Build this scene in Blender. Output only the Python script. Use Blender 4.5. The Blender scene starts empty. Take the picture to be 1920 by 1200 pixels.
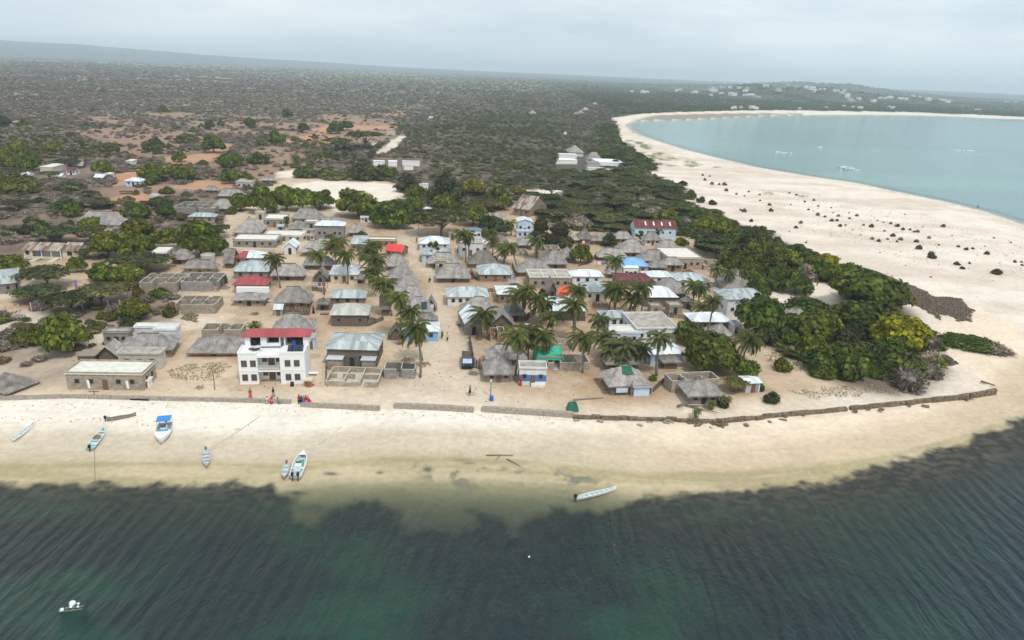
import bpy, math, random
import numpy as np
from mathutils import Vector, Matrix, Euler
R = math.radians
rnd = random.Random(7)
C = bpy.context.scene.collection
scene = bpy.context.scene

# ------------------------------------------------------------ camera
CAM_H = 58.0
HAZE = 1.3e-4
F = 1330.0                      # focal length in pixels of the 1920 wide photograph
PITCH = math.atan(466 / F)
ROLL = R(2.47)
cam_d = bpy.data.cameras.new("camera"); cam = bpy.data.objects.new("camera", cam_d); C.objects.link(cam)
cam_d.sensor_width = 36.0; cam_d.lens = 36.0 * F / 1920.0
cam_d.clip_start = 1.0; cam_d.clip_end = 90000.0
fwd = Vector((0, math.cos(PITCH), -math.sin(PITCH))); r0 = Vector((1, 0, 0)); u0 = r0.cross(fwd)
rr = math.cos(ROLL) * r0 + math.sin(ROLL) * u0
uu = -math.sin(ROLL) * r0 + math.cos(ROLL) * u0
M = Matrix.Identity(4)
for i in range(3):
    M[i][0] = rr[i]; M[i][1] = uu[i]; M[i][2] = -fwd[i]
M[0][3], M[1][3], M[2][3] = 0, 0, CAM_H
cam.matrix_world = M
scene.camera = cam

# ------------------------------------------------------------ light
SUN_EL, SUN_AZ = R(58), R(150)     # azimuth measured clockwise from +Y
w = bpy.data.worlds.new("World"); scene.world = w; w.use_nodes = True
nt = w.node_tree; nt.nodes.clear()
out = nt.nodes.new("ShaderNodeOutputWorld"); bg = nt.nodes.new("ShaderNodeBackground")
sky = nt.nodes.new("ShaderNodeTexSky"); sky.sky_type = 'NISHITA'; sky.sun_disc = False
sky.sun_elevation = SUN_EL; sky.sun_rotation = SUN_AZ; sky.dust_density = 3.0; sky.ozone_density = 1.5
tc = nt.nodes.new("ShaderNodeTexCoord"); mp = nt.nodes.new("ShaderNodeMapping"); mp.inputs['Scale'].default_value = (1.0, 1.0, 5.0)
nz = nt.nodes.new("ShaderNodeTexNoise"); nz.inputs['Scale'].default_value = 2.3; nz.inputs['Detail'].default_value = 7; nz.inputs['Roughness'].default_value = 0.55
cr = nt.nodes.new("ShaderNodeValToRGB")
cr.color_ramp.elements[0].position = 0.36; cr.color_ramp.elements[0].color = (6.6, 7.9, 8.9, 1)
cr.color_ramp.elements[1].position = 0.66; cr.color_ramp.elements[1].color = (10.3, 10.9, 11.2, 1)
mx = nt.nodes.new("ShaderNodeMix"); mx.data_type = 'RGBA'; mx.inputs[0].default_value = 0.9
nt.links.new(tc.outputs['Generated'], mp.inputs[0]); nt.links.new(mp.outputs[0], nz.inputs['Vector'])
nt.links.new(nz.outputs['Fac'], cr.inputs[0]); nt.links.new(sky.outputs[0], mx.inputs[6]); nt.links.new(cr.outputs[0], mx.inputs[7])
nt.links.new(mx.outputs[2], bg.inputs[0]); bg.inputs[1].default_value = 0.1
nt.links.new(bg.outputs[0], out.inputs[0])
sd = bpy.data.lights.new("sun", 'SUN'); sd.energy = 2.3; sd.angle = R(8); sd.color = (1, 0.96, 0.9)
so = bpy.data.objects.new("sun", sd); C.objects.link(so)
sdir = Vector((math.sin(SUN_AZ) * math.cos(SUN_EL), math.cos(SUN_AZ) * math.cos(SUN_EL), math.sin(SUN_EL)))
so.rotation_euler = (-sdir).to_track_quat('-Z', 'Y').to_euler(); so.location = (0, 0, 300)
scene.view_settings.view_transform = 'Standard'; scene.view_settings.look = 'None'
scene.view_settings.exposure = 0.0; scene.view_settings.gamma = 1.0; scene.view_settings.use_curve_mapping = False
scene.cycles.volume_bounces = 3; scene.cycles.max_bounces = 6; scene.cycles.transparent_max_bounces = 12
scene.cycles.diffuse_bounces = 3

# ------------------------------------------------------------ from the surveyed photograph to the ground
def ray(px, py):
    return ((px - 960) / F) * rr + ((600 - py) / F) * uu + fwd
def unproj(px, py, z=1.5):
    d = ray(px, py); t = (z - CAM_H) / d.z
    return (d.x * t, d.y * t)
def proj(p):
    v = Vector(p) - Vector((0, 0, CAM_H)); dz = v.dot(fwd)
    return 960 + F * v.dot(rr) / dz, 600 - F * v.dot(uu) / dz

def vnoise(x, y, s=0):
    xi = np.floor(x).astype(np.int64); yi = np.floor(y).astype(np.int64); fx = x - xi; fy = y - yi
    fx = fx * fx * (3 - 2 * fx); fy = fy * fy * (3 - 2 * fy)
    def h(a, b):
        n = (a * 374761393 + b * 668265263 + s * 974634777) & 0xffffffff
        n = ((n ^ (n >> 13)) * 1274126177) & 0xffffffff
        return ((n ^ (n >> 16)) & 0xffff) / 65535.0
    return (h(xi, yi) * (1 - fx) + h(xi + 1, yi) * fx) * (1 - fy) + (h(xi, yi + 1) * (1 - fx) + h(xi + 1, yi + 1) * fx) * fy
def fbm(x, y, s=0, o=4):
    r = 0; a = 0.5; t = 0
    for i in range(o):
        r = r + a * vnoise(x * 2 ** i + i * 17.3, y * 2 ** i - i * 9.1, s + i); t += a; a *= 0.5
    return r / t
def inpoly(x, y, P):
    r = np.zeros(x.shape, bool); n = len(P)
    for i in range(n):
        x1, y1 = P[i]; x2, y2 = P[(i + 1) % n]
        if y1 == y2: continue
        c = ((y1 > y) != (y2 > y)) & (x < (x2 - x1) * (y - y1) / (y2 - y1) + x1)
        r ^= c
    return r
def dpoly(x, y, P, closed=True):
    d = np.full(x.shape, 1e18); n = len(P)
    for i in range(n if closed else n - 1):
        x1, y1 = P[i]; x2, y2 = P[(i + 1) % n]; vx, vy = x2 - x1, y2 - y1
        t = np.clip(((x - x1) * vx + (y - y1) * vy) / max(vx * vx + vy * vy, 1e-9), 0, 1)
        d = np.minimum(d, (x - x1 - t * vx) ** 2 + (y - y1 - t * vy) ** 2)
    return np.sqrt(d)
def soft(x, y, P, wd):
    """1 inside, fading to 0 over wd metres across the outline"""
    X = [p[0] for p in P]; Y = [p[1] for p in P]; r = np.zeros(x.shape)
    m = (x > min(X) - 3 * wd) & (x < max(X) + 3 * wd) & (y > min(Y) - 3 * wd) & (y < max(Y) + 3 * wd)
    if not m.any(): return r
    xs, ys = x[m], y[m]
    s = np.where(inpoly(xs, ys, P), 1, -1) * dpoly(xs, ys, P)
    r[m] = sstep(-wd, wd, s); return r
def sstep(a, b, x):
    t = np.clip((x - a) / (b - a), 0, 1); return t * t * (3 - 2 * t)
def W(pts, z=1.5): return [unproj(px, py, z) for px, py in pts]

# outline of the land: front shore, bay shore, far shore of the bay
front = W([(-900, 830), (-300, 850), (0, 868), (300, 868), (520, 872), (620, 862), (760, 858), (900, 862), (1050, 868), (1200, 884), (1400, 886),
           (1560, 868), (1700, 846), (1800, 822), (1870, 796), (1920, 772), (2000, 720), (2060, 650)], 0)
bay = W([(2080, 580), (2040, 500), (1990, 455), (1920, 423), (1847, 398), (1763, 377), (1680, 360), (1597, 342), (1513, 330), (1413, 313), (1347, 297), (1280, 280),
         (1235, 266), (1200, 254), (1180, 243), (1172, 234), (1182, 228), (1220, 226), (1280, 225), (1380, 220), (1447, 217), (1540, 215), (1640, 215),
         (1723, 216), (1920, 224), (2100, 236), (2400, 262)], 0)
LAND = front + bay + [(2600, 1500), (9000, 2600), (60000, 9000), (60000, 90000), (-60000, 90000), (-60000, -200), (-300, -30), (-150, 40)]
wall_px = [(-120, 756), (0, 748), (130, 745), (250, 748), (400, 751), (548, 755), (640, 762), (712, 764), (800, 762), (890, 767), (1000, 771), (1085, 778), (1250, 783), (1345, 789),
           (1400, 783), (1500, 772), (1600, 764), (1700, 752), (1800, 742), (1872, 730)]
WALL = W(wall_px, 1.2)
behind_wall = WALL + [(WALL[-1][0] + 1, WALL[-1][1] + 60), (WALL[0][0] - 10, WALL[0][1] + 400)]
def shore_d(x, y):
    d = dpoly(x, y, LAND[:len(front) + len(bay)], closed=False)
    return np.where(inpoly(x, y, LAND), d, -d)
hill_w = [unproj(1435, 187, 0), unproj(1545, 190, 0), unproj(1690, 196, 0), unproj(1300, 184, 0)]
def hgt(x, y, sd=None):
    x = np.asarray(x, float); y = np.asarray(y, float)
    if sd is None: sd = shore_d(x, y)
    rg = np.hypot(x, y)
    h = np.where(sd > 0, 1.15 * sstep(0, 26, sd) + 0.01 * np.minimum(sd, 10), np.maximum(-0.055 * -sd, -2.2))
    near = rg < 700
    wd = np.where(near, dpoly(x, y, WALL, closed=False), 50)
    inside = inpoly(x, y, behind_wall)
    h = h + np.where(inside, 0.45 * sstep(0.0, 0.5, wd), 0)
    dn = sstep(20, 80, sd)
    h = h + dn * (fbm(x / 28, y / 28, 3) - 0.5) * 1.2 * sstep(90, 260, wd * 0 + rg) + dn * sstep(90, 200, rg) * (1 - sstep(700, 900, rg)) * (x > 20) * (fbm(x / 13, y / 8, 14) - .5) * 1.3
    # duned sand towards the bay
    # small hill with the town beyond the bay
    for (hx, hy), a, sx, sy in ((hill_w[0], 47, 130, 260), (hill_w[1], 40, 170, 260), (hill_w[2], 27, 260, 260), (hill_w[3], 10, 120, 200)):
        h = h + sstep(5, 120, sd) * a * np.exp(-((x - hx) / sx) ** 2 - ((y - hy - 150) / sy) ** 2)
    h = h + sstep(600, 2500, rg) * sstep(60, 500, sd) * (fbm(x / 900, y / 900, 8) - 0.35) * 16
    # far ridges
    az = np.degrees(np.arctan2(x, y))
    h = h + sstep(8000, 10500, rg) * (160 * np.exp(-((az + 40) / 20.0) ** 2) * (0.75 + 0.5 * fbm(az / 7, az * 0, 21)) + 30)
    h = h + sstep(4200, 5200, rg) * (1 - sstep(5600, 6800, rg)) * 62 * np.exp(-((az - 21) / 7) ** 2) * (0.6 + 0.7 * fbm(az / 3, rg / 900, 5))
    return h
def ground_z(x, y):
    return float(hgt(np.array([x]), np.array([y]))[0])
_T = np.geomspace(50, 20000, 900)
def place(px, py):
    """the point of the ground that the photograph shows at this pixel"""
    z = 1.5
    if py > 300:
        for _ in range(5):
            x, y = unproj(px, py, z); z = ground_z(x, y)
        return Vector((x, y, z))
    d = ray(px, py).normalized()
    X = d.x * _T; Y = d.y * _T; Z = CAM_H + d.z * _T
    g = hgt(X, Y) - Z; k = int(np.argmax(g > 0))
    if k == 0: return Vector((X[-1], Y[-1], Z[-1]))
    f = g[k - 1] / (g[k - 1] - g[k]); t = _T[k - 1] + f * (_T[k] - _T[k - 1])
    return Vector((d.x * t, d.y * t, CAM_H + d.z * t))
def ppm(p):
    """pixels per metre at a point"""
    return F / (Vector(p) - Vector((0, 0, CAM_H))).dot(fwd)

# ------------------------------------------------------------ materials
def mat(name, col, rough=0.85, noise=0.15, scale=3.0, bump=0.0, metal=0.0, spec=0.3, obj_color=False, rand=0.0, kind=None, col2=None):
    m = bpy.data.materials.new(name); m.use_nodes = True; t = m.node_tree; b = t.nodes['Principled BSDF']
    b.inputs['Roughness'].default_value = rough; b.inputs['Metallic'].default_value = metal
    b.inputs['Specular IOR Level'].default_value = spec
    N = t.nodes.new; L = t.links.new
    co = N("ShaderNodeTexCoord"); src = co.outputs['Object']
    n = N("ShaderNodeTexNoise"); n.inputs['Scale'].default_value = scale; n.inputs['Detail'].default_value = 6
    L(src, n.inputs['Vector'])
    fac = n.outputs['Fac']
    if kind == 'thatch':
        mpn = N("ShaderNodeMapping"); mpn.inputs['Scale'].default_value = (3.2, 1.0, 1); L(co.outputs['UV'], mpn.inputs[0]); n.inputs['Scale'].default_value = 0.9; L(mpn.outputs[0], n.inputs['Vector'])
        n.inputs['Roughness'].default_value = 0.8
        n2 = N("ShaderNodeTexNoise"); n2.inputs['Scale'].default_value = 0.6; n2.inputs['Detail'].default_value = 4; L(src, n2.inputs['Vector'])
        mm = N("ShaderNodeMath"); mm.operation = 'MULTIPLY_ADD'; mm.inputs[1].default_value = 0.55; L(n2.outputs['Fac'], mm.inputs[0]); 
        m3 = N("ShaderNodeMath"); m3.operation = 'MULTIPLY'; m3.inputs[1].default_value = 0.6; L(n.outputs['Fac'], m3.inputs[0]); L(m3.outputs[0], mm.inputs[2]); fac = mm.outputs[0]
    if kind == 'tin':
        sx = N("ShaderNodeSeparateXYZ"); L(co.outputs['UV'], sx.inputs[0])
        dv = N("ShaderNodeMath"); dv.operation = 'DIVIDE'; dv.inputs[1].default_value = 0.82; L(sx.outputs[0], dv.inputs[0])
        fl = N("ShaderNodeMath"); fl.operation = 'FLOOR'; L(dv.outputs[0], fl.inputs[0])
        dy = N("ShaderNodeMath"); dy.operation = 'DIVIDE'; dy.inputs[1].default_value = 2.6; L(sx.outputs[1], dy.inputs[0])
        fy = N("ShaderNodeMath"); fy.operation = 'FLOOR'; L(dy.outputs[0], fy.inputs[0])
        cb = N("ShaderNodeCombineXYZ"); L(fl.outputs[0], cb.inputs[0]); L(fy.outputs[0], cb.inputs[1])
        wn = N("ShaderNodeTexWhiteNoise"); wn.noise_dimensions = '3D'; oi0 = N("ShaderNodeObjectInfo"); L(oi0.outputs['Random'], cb.inputs[2]); L(cb.outputs[0], wn.inputs['Vector'])
        mpn = N("ShaderNodeMapping"); mpn.inputs['Scale'].default_value = (5, 0.7, 1); L(co.outputs['UV'], mpn.inputs[0]); L(mpn.outputs[0], n.inputs['Vector']); n.inputs['Scale'].default_value = 0.8
        ad = N("ShaderNodeMath"); ad.operation = 'MULTIPLY_ADD'; ad.inputs[1].default_value = 0.4; L(wn.outputs['Value'], ad.inputs[0])
        m3 = N("ShaderNodeMath"); m3.operation = 'MULTIPLY'; m3.inputs[1].default_value = 0.62; L(n.outputs['Fac'], m3.inputs[0]); L(m3.outputs[0], ad.inputs[2]); fac = ad.outputs[0]
        wv = N("ShaderNodeTexWave"); wv.inputs['Scale'].default_value = 2.4; L(co.outputs['UV'], wv.inputs['Vector'])
        bpn = N("ShaderNodeBump"); bpn.inputs['Strength'].default_value = 0.35; bpn.inputs['Distance'].default_value = 0.03; L(wv.outputs['Fac'], bpn.inputs['Height']); L(bpn.outputs[0], b.inputs['Normal'])
    if kind == 'block':
        br = N("ShaderNodeTexBrick"); br.inputs['Scale'].default_value = 1.0; br.inputs['Brick Width'].default_value = 0.45; br.inputs['Row Height'].default_value = 0.24; br.inputs['Mortar Size'].default_value = 0.02
        br.inputs['Color1'].default_value = (1, 1, 1, 1); br.inputs['Color2'].default_value = (0.72, 0.7, 0.68, 1); br.inputs['Mortar'].default_value = (0.55, 0.53, 0.5, 1)
        mpn = N("ShaderNodeMapping"); mpn.inputs['Rotation'].default_value = (R(90), 0, 0); L(src, mpn.inputs[0]); 
        sp = N("ShaderNodeSeparateXYZ"); L(src, sp.inputs[0]); cmb = N("ShaderNodeCombineXYZ"); sm = N("ShaderNodeMath"); sm.operation = 'ADD'; L(sp.outputs[0], sm.inputs[0]); L(sp.outputs[1], sm.inputs[1])
        L(sm.outputs[0], cmb.inputs[0]); L(sp.outputs[2], cmb.inputs[1]); L(cmb.outputs[0], br.inputs['Vector'])
    a = tuple(c * (1 - noise) for c in col); c2 = tuple(min(1, c * (1 + noise)) for c in col) if col2 is None else col2
    rp = N("ShaderNodeValToRGB"); rp.color_ramp.elements[0].position = 0.3 if kind != 'thatch' else 0.38; rp.color_ramp.elements[1].position = 0.72 if kind != 'thatch' else 0.68
    rp.color_ramp.elements[0].color = (*a, 1); rp.color_ramp.elements[1].color = (*c2, 1); L(fac, rp.inputs[0])
    o = rp.outputs[0]
    def mul(x, y_out=None, val=None):
        q = N("ShaderNodeMix"); q.data_type = 'RGBA'; q.blend_type = 'MULTIPLY'; q.inputs[0].default_value = 1; L(x, q.inputs[6])
        if y_out is not None: L(y_out, q.inputs[7])
        return q.outputs[2]
    if kind == 'block': o = mul(o, br.outputs['Color'])
    oi = N("ShaderNodeObjectInfo")
    if obj_color: o = mul(o, oi.outputs['Color'])
    if rand:
        mr = N("ShaderNodeMapRange"); mr.inputs[3].default_value = 1 - rand; mr.inputs[4].default_value = 1 + rand; L(oi.outputs['Random'], mr.inputs[0])
        hs = N("ShaderNodeHueSaturation"); L(mr.outputs[0], hs.inputs['Value']); L(o, hs.inputs['Color']); o = hs.outputs[0]
    L(o, b.inputs['Base Color'])
    if bump and kind != 'tin':
        bp = N("ShaderNodeBump"); bp.inputs['Strength'].default_value = bump; bp.inputs['Distance'].default_value = 0.08; L(fac, bp.inputs['Height']); L(bp.outputs[0], b.inputs['Normal'])
    return m
MT = {}
def defm(k, *a, **kw): MT[k] = mat(k, *a, **kw)
defm('thatch', (0.25, 0.228, 0.212), rough=0.95, noise=0.55, bump=0.8, rand=0.22, kind='thatch')
defm('thatch_old', (0.185, 0.165, 0.145), rough=0.95, noise=0.6, bump=0.9, rand=0.2, kind='thatch')
defm('tin_white', (0.68, 0.72, 0.74), rough=0.45, noise=0.24, metal=0.15, kind='tin', rand=0.06)
defm('tin_grey', (0.42, 0.455, 0.45), rough=0.5, noise=0.3, metal=0.2, kind='tin', rand=0.1)
defm('tin_cream', (0.5, 0.49, 0.42), rough=0.5, noise=0.2, metal=0.1, kind='tin')
defm('tin_red', (0.36, 0.075, 0.08), rough=0.55, noise=0.18, kind='tin')
defm('tin_brightred', (0.68, 0.06, 0.06), rough=0.5, noise=0.12, kind='tin')
defm('tin_maroon', (0.14, 0.04, 0.035), rough=0.6, noise=0.4, kind='tin')
defm('tin_blue', (0.2, 0.42, 0.68), rough=0.5, noise=0.1, kind='tin')
defm('tin_teal', (0.1, 0.27, 0.36), rough=0.5, noise=0.15, kind='tin')
defm('tin_rust', (0.3, 0.14, 0.09), rough=0.7, noise=0.55, kind='tin', col2=(0.42, 0.38, 0.32))
defm('white', (0.8, 0.8, 0.79), rough=0.8, noise=0.05, scale=0.7)
defm('whitewash', (0.66, 0.67, 0.68), rough=0.85, noise=0.16, scale=0.8)
defm('bluewash', (0.5, 0.6, 0.72), rough=0.85, noise=0.15, scale=0.8)
defm('cream', (0.62, 0.55, 0.42), rough=0.85, noise=0.08, scale=1)
defm('blue_paint', (0.05, 0.17, 0.45), rough=0.7, noise=0.15, scale=2)
defm('skyblue_paint', (0.22, 0.42, 0.68), rough=0.7, noise=0.15, scale=2)
defm('block', (0.42, 0.36, 0.29), rough=0.95, noise=0.18, kind='block', scale=1.2, bump=0.3, rand=0.1)
defm('block_grey', (0.33, 0.31, 0.29), rough=0.95, noise=0.18, kind='block', scale=1.2, bump=0.3)
defm('concrete', (0.5, 0.46, 0.4), rough=0.9, noise=0.22, scale=0.9, bump=0.2, rand=0.08)
defm('slab_white', (0.68, 0.65, 0.58), rough=0.9, noise=0.14, scale=0.9)
defm('slab_old', (0.38, 0.35, 0.3), rough=0.95, noise=0.35, scale=0.7, bump=0.2)
defm('mud', (0.27, 0.2, 0.145), rough=0.95, noise=0.3, scale=2.2, bump=0.5, rand=0.12)
defm('redmud', (0.3, 0.115, 0.06), rough=0.95, noise=0.25, scale=2.2, bump=0.4)
defm('stick', (0.15, 0.125, 0.1), rough=0.95, noise=0.5, scale=6, bump=0.6)
defm('coral', (0.4, 0.34, 0.27), rough=0.95, noise=0.4, scale=5, bump=0.8)
defm('dark', (0.03, 0.028, 0.027), rough=0.7, noise=0.3)
defm('glass', (0.05, 0.06, 0.065), rough=0.2, noise=0.1, spec=0.6)
defm('wood', (0.16, 0.1, 0.06), rough=0.8, noise=0.3, scale=5)
defm('woodgrey', (0.24, 0.21, 0.18), rough=0.9, noise=0.35, scale=5, bump=0.4)
defm('bark', (0.17, 0.145, 0.12), rough=0.95, noise=0.35, scale=6, bump=0.5)
defm('palm_bark', (0.2, 0.175, 0.15), rough=0.95, noise=0.3, scale=5, bump=0.5)
defm('solar', (0.02, 0.03, 0.06), rough=0.2, noise=0.2, spec=0.6)
defm('plastic_black', (0.02, 0.02, 0.022), rough=0.4, noise=0.1)
defm('plastic_blue', (0.03, 0.14, 0.5), rough=0.45, noise=0.1)
defm('green_tarp', (0.05, 0.42, 0.26), rough=0.5, noise=0.2, scale=1.5, bump=0.5)
defm('green_net', (0.035, 0.13, 0.09), rough=0.9, noise=0.5, scale=4, bump=0.8)
defm('orange_cloth', (0.75, 0.13, 0.08), rough=0.8, noise=0.15, scale=2)
defm('boat_white', (0.78, 0.8, 0.8), rough=0.35, noise=0.05, scale=2, spec=0.5)
defm('boat_grey', (0.42, 0.42, 0.42), rough=0.6, noise=0.18, scale=2)
defm('boat_aqua', (0.5, 0.7, 0.74), rough=0.4, noise=0.08, scale=2)
defm('boat_inside', (0.52, 0.6, 0.6), rough=0.6, noise=0.15, scale=2)
defm('deck_green', (0.09, 0.28, 0.2), rough=0.6, noise=0.1, scale=2)
defm('canopy_blue', (0.04, 0.25, 0.6), rough=0.6, noise=0.08, scale=2)
defm('metal', (0.35, 0.36, 0.37), rough=0.4, noise=0.1, metal=0.7)
defm('rubber', (0.02, 0.02, 0.02), rough=0.8, noise=0.1)
defm('truck_blue', (0.012, 0.03, 0.09), rough=0.35, noise=0.15, spec=0.6)
defm('rope', (0.25, 0.2, 0.14), rough=0.9, noise=0.2)
defm('rubble', (0.36, 0.26, 0.18), rough=0.95, noise=0.4, scale=3, bump=0.6)
defm('skin', (0.09, 0.045, 0.028), rough=0.6, noise=0.05)
defm('hair', (0.012, 0.01, 0.009), rough=0.8, noise=0.1)
defm('cloth', (1, 1, 1), rough=0.9, noise=0.06, obj_color=True)
defm('foam', (0.85, 0.88, 0.9), rough=0.6, noise=0.05)
def foliage(name, noise=0.45, scale=1.5, rand=0.2):
    m = mat(name, (1, 1, 1), rough=0.75, noise=noise, scale=scale, obj_color=True, rand=rand, spec=0.12, col2=(1.4, 1.4, 1.2))
    t = m.node_tree; b = t.nodes['Principled BSDF']
    at = t.nodes.new("ShaderNodeAttribute"); at.attribute_name = 'var'; s0 = b.inputs['Base Color'].links[0].from_socket
    q = t.nodes.new("ShaderNodeMix"); q.data_type = 'RGBA'; q.blend_type = 'MULTIPLY'; q.inputs[0].default_value = 1
    t.links.new(s0, q.inputs[6]); t.links.new(at.outputs['Color'], q.inputs[7]); t.links.new(q.outputs[2], b.inputs['Base Color'])
    tr = t.nodes.new("ShaderNodeBsdfTranslucent"); ms = t.nodes.new("ShaderNodeMixShader"); ms.inputs[0].default_value = 0.32
    src = b.inputs['Base Color'].links[0].from_socket; t.links.new(src, tr.inputs[0])
    t.links.new(b.outputs[0], ms.inputs[1]); t.links.new(tr.outputs[0], ms.inputs[2]); t.links.new(ms.outputs[0], t.nodes['Material Output'].inputs[0])
    return m
MT['leaf'] = foliage('leaf'); MT['twig'] = foliage('twig', noise=0.3, scale=2.5, rand=0.25); MT['frond'] = foliage('frond', noise=0.3, scale=1.2, rand=0.15)

# ------------------------------------------------------------ mesh helpers
class MB:
    def __init__(s): s.v = []; s.f = []; s.mi = []; s.uv = []
    def add(s, vs, fs, mi=0, uvs=None):
        o = len(s.v); s.v += [tuple(v) for v in vs]
        for k, f in enumerate(fs):
            s.f.append(tuple(i + o for i in f)); s.mi.append(mi)
            s.uv.append(uvs[k] if uvs else [(0, 0)] * len(f))
        return s
    def box(s, x0, x1, y0, y1, z0, z1, mi=0, skip=''):
        vs = [(x0, y0, z0), (x1, y0, z0), (x1, y1, z0), (x0, y1, z0), (x0, y0, z1), (x1, y0, z1), (x1, y1, z1), (x0, y1, z1)]
        fs = {'b': (0, 3, 2, 1), 't': (4, 5, 6, 7), 'f': (0, 1, 5, 4), 'r': (1, 2, 6, 5), 'k': (2, 3, 7, 6), 'l': (3, 0, 4, 7)}
        return s.add(vs, [f for k, f in fs.items() if k not in skip], mi)
    def obox(s, c, ax, l, wd, h, mi=0):
        """a box of length l along the direction ax from c, width wd, height h"""
        ax = Vector(ax).normalized(); sd = ax.cross(Vector((0, 0, 1)));
        if sd.length < 1e-3: sd = Vector((1, 0, 0))
        sd.normalize(); up = sd.cross(ax).normalized(); c = Vector(c); vs = []
        for k in (0, l):
            for a, b in ((-1, -1), (1, -1), (1, 1), (-1, 1)): vs.append(c + ax * k + sd * a * wd / 2 + up * b * h / 2)
        return s.add(vs, [(0, 1, 2, 3), (7, 6, 5, 4), (0, 4, 5, 1), (1, 5, 6, 2), (2, 6, 7, 3), (3, 7, 4, 0)], mi)
    def tube(s, pts, rs, n=6, mi=0, cap=True):
        pts = [Vector(p) for p in pts]; vs = []; fs = []
        for i, p in enumerate(pts):
            t = (pts[min(i + 1, len(pts) - 1)] - pts[max(i - 1, 0)]).normalized()
            a = t.cross(Vector((0, 1, 0.01))); 
            if a.length < 1e-3: a = t.cross(Vector((1, 0, 0)))
            a.normalize(); b = t.cross(a); rd = rs[i] if isinstance(rs, (list, tuple)) else rs
            for k in range(n): an = 2 * math.pi * k / n; vs.append(p + (a * math.cos(an) + b * math.sin(an)) * rd)
        for i in range(len(pts) - 1):
            for k in range(n): fs.append((i * n + k, i * n + (k + 1) % n, (i + 1) * n + (k + 1) % n, (i + 1) * n + k))
        if cap: fs.append(tuple(range(n - 1, -1, -1))); fs.append(tuple((len(pts) - 1) * n + k for k in range(n)))
        return s.add(vs, fs, mi)
    def patch(s, a, b, c, d, nu, nv, jit=0.0, mi=0, u0=0.0, sag=0.0, seed=0):
        """quad a-b (eave) d-c (ridge), split nu x nv; uv in metres"""
        a, b, c, d = map(Vector, (a, b, c, d)); vs = []; fs = []; uvs = []; lu = (b - a).length; lv = ((d + c) / 2 - (a + b) / 2).length
        nrm = (b - a).cross(d - a if (d - a).length > (c - b).length * .5 else c - b).normalized()
        for j in range(nv + 1):
            for i in range(nu + 1):
                u, v = i / nu, j / nv
                p = (a * (1 - u) + b * u) * (1 - v) + (d * (1 - u) + c * u) * v
                if sag: p.z -= sag * math.sin(math.pi * v)
                if jit:
                    q = p * 1.7; h = math.sin(q.x * 12.9 + q.y * 78.2 + q.z * 37.7 + seed) * 43758.5; h -= math.floor(h)
                    p = p + Vector((0, 0, 1)) * (h - 0.5) * jit
                    if j == 0: p = p + (a - d) .normalized() * (h - 0.3) * jit * 1.4 
                vs.append(p)
        def UV(i, j):
            p = ((a * (1 - i / nu) + b * i / nu) * (1 - j / nv) + (d * (1 - i / nu) + c * i / nu) * j / nv) - a
            return (p.dot((b - a).normalized()) + u0, lv * j / nv)
        for j in range(nv):
            for i in range(nu):
                k = j * (nu + 1) + i; fs.append((k, k + 1, k + nu + 2, k + nu + 1)); uvs.append([UV(i, j), UV(i + 1, j), UV(i + 1, j + 1), UV(i, j + 1)])
        return s.add(vs, fs, mi, uvs)
    def mesh(s, name, mats, smooth=False):
        me = bpy.data.meshes.new(name); me.from_pydata(s.v, [], s.f)
        for m in mats: me.materials.append(MT[m] if isinstance(m, str) else m)
        if any(s.mi): me.polygons.foreach_set('material_index', s.mi)
        ul = me.uv_layers.new(name='UVMap'); ul.data.foreach_set('uv', [c for f in s.uv for q in f for c in q])
        if smooth: me.polygons.foreach_set('use_smooth', [True] * len(s.f))
        me.update(); return me
    def build(s, name, mats, parent=None, smooth=False, loc=None, rotz=0):
        if isinstance(mats, str): mats = [mats]
        o = bpy.data.objects.new(name, s.mesh(name, mats, smooth)); C.objects.link(o)
        if parent is not None: o.parent = parent
        if loc is not None: o.location = loc
        if rotz: o.rotation_euler = (0, 0, rotz)
        return o
def link(name, me, parent=None, loc=None, rot=None, scale=None, color=None):
    o = bpy.data.objects.new(name, me); C.objects.link(o)
    if parent is not None: o.parent = parent
    if loc is not None: o.location = loc
    if rot is not None: o.rotation_euler = rot
    if scale is not None: o.scale = scale
    if color is not None: o.color = (*color, 1)
    return o

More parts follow.
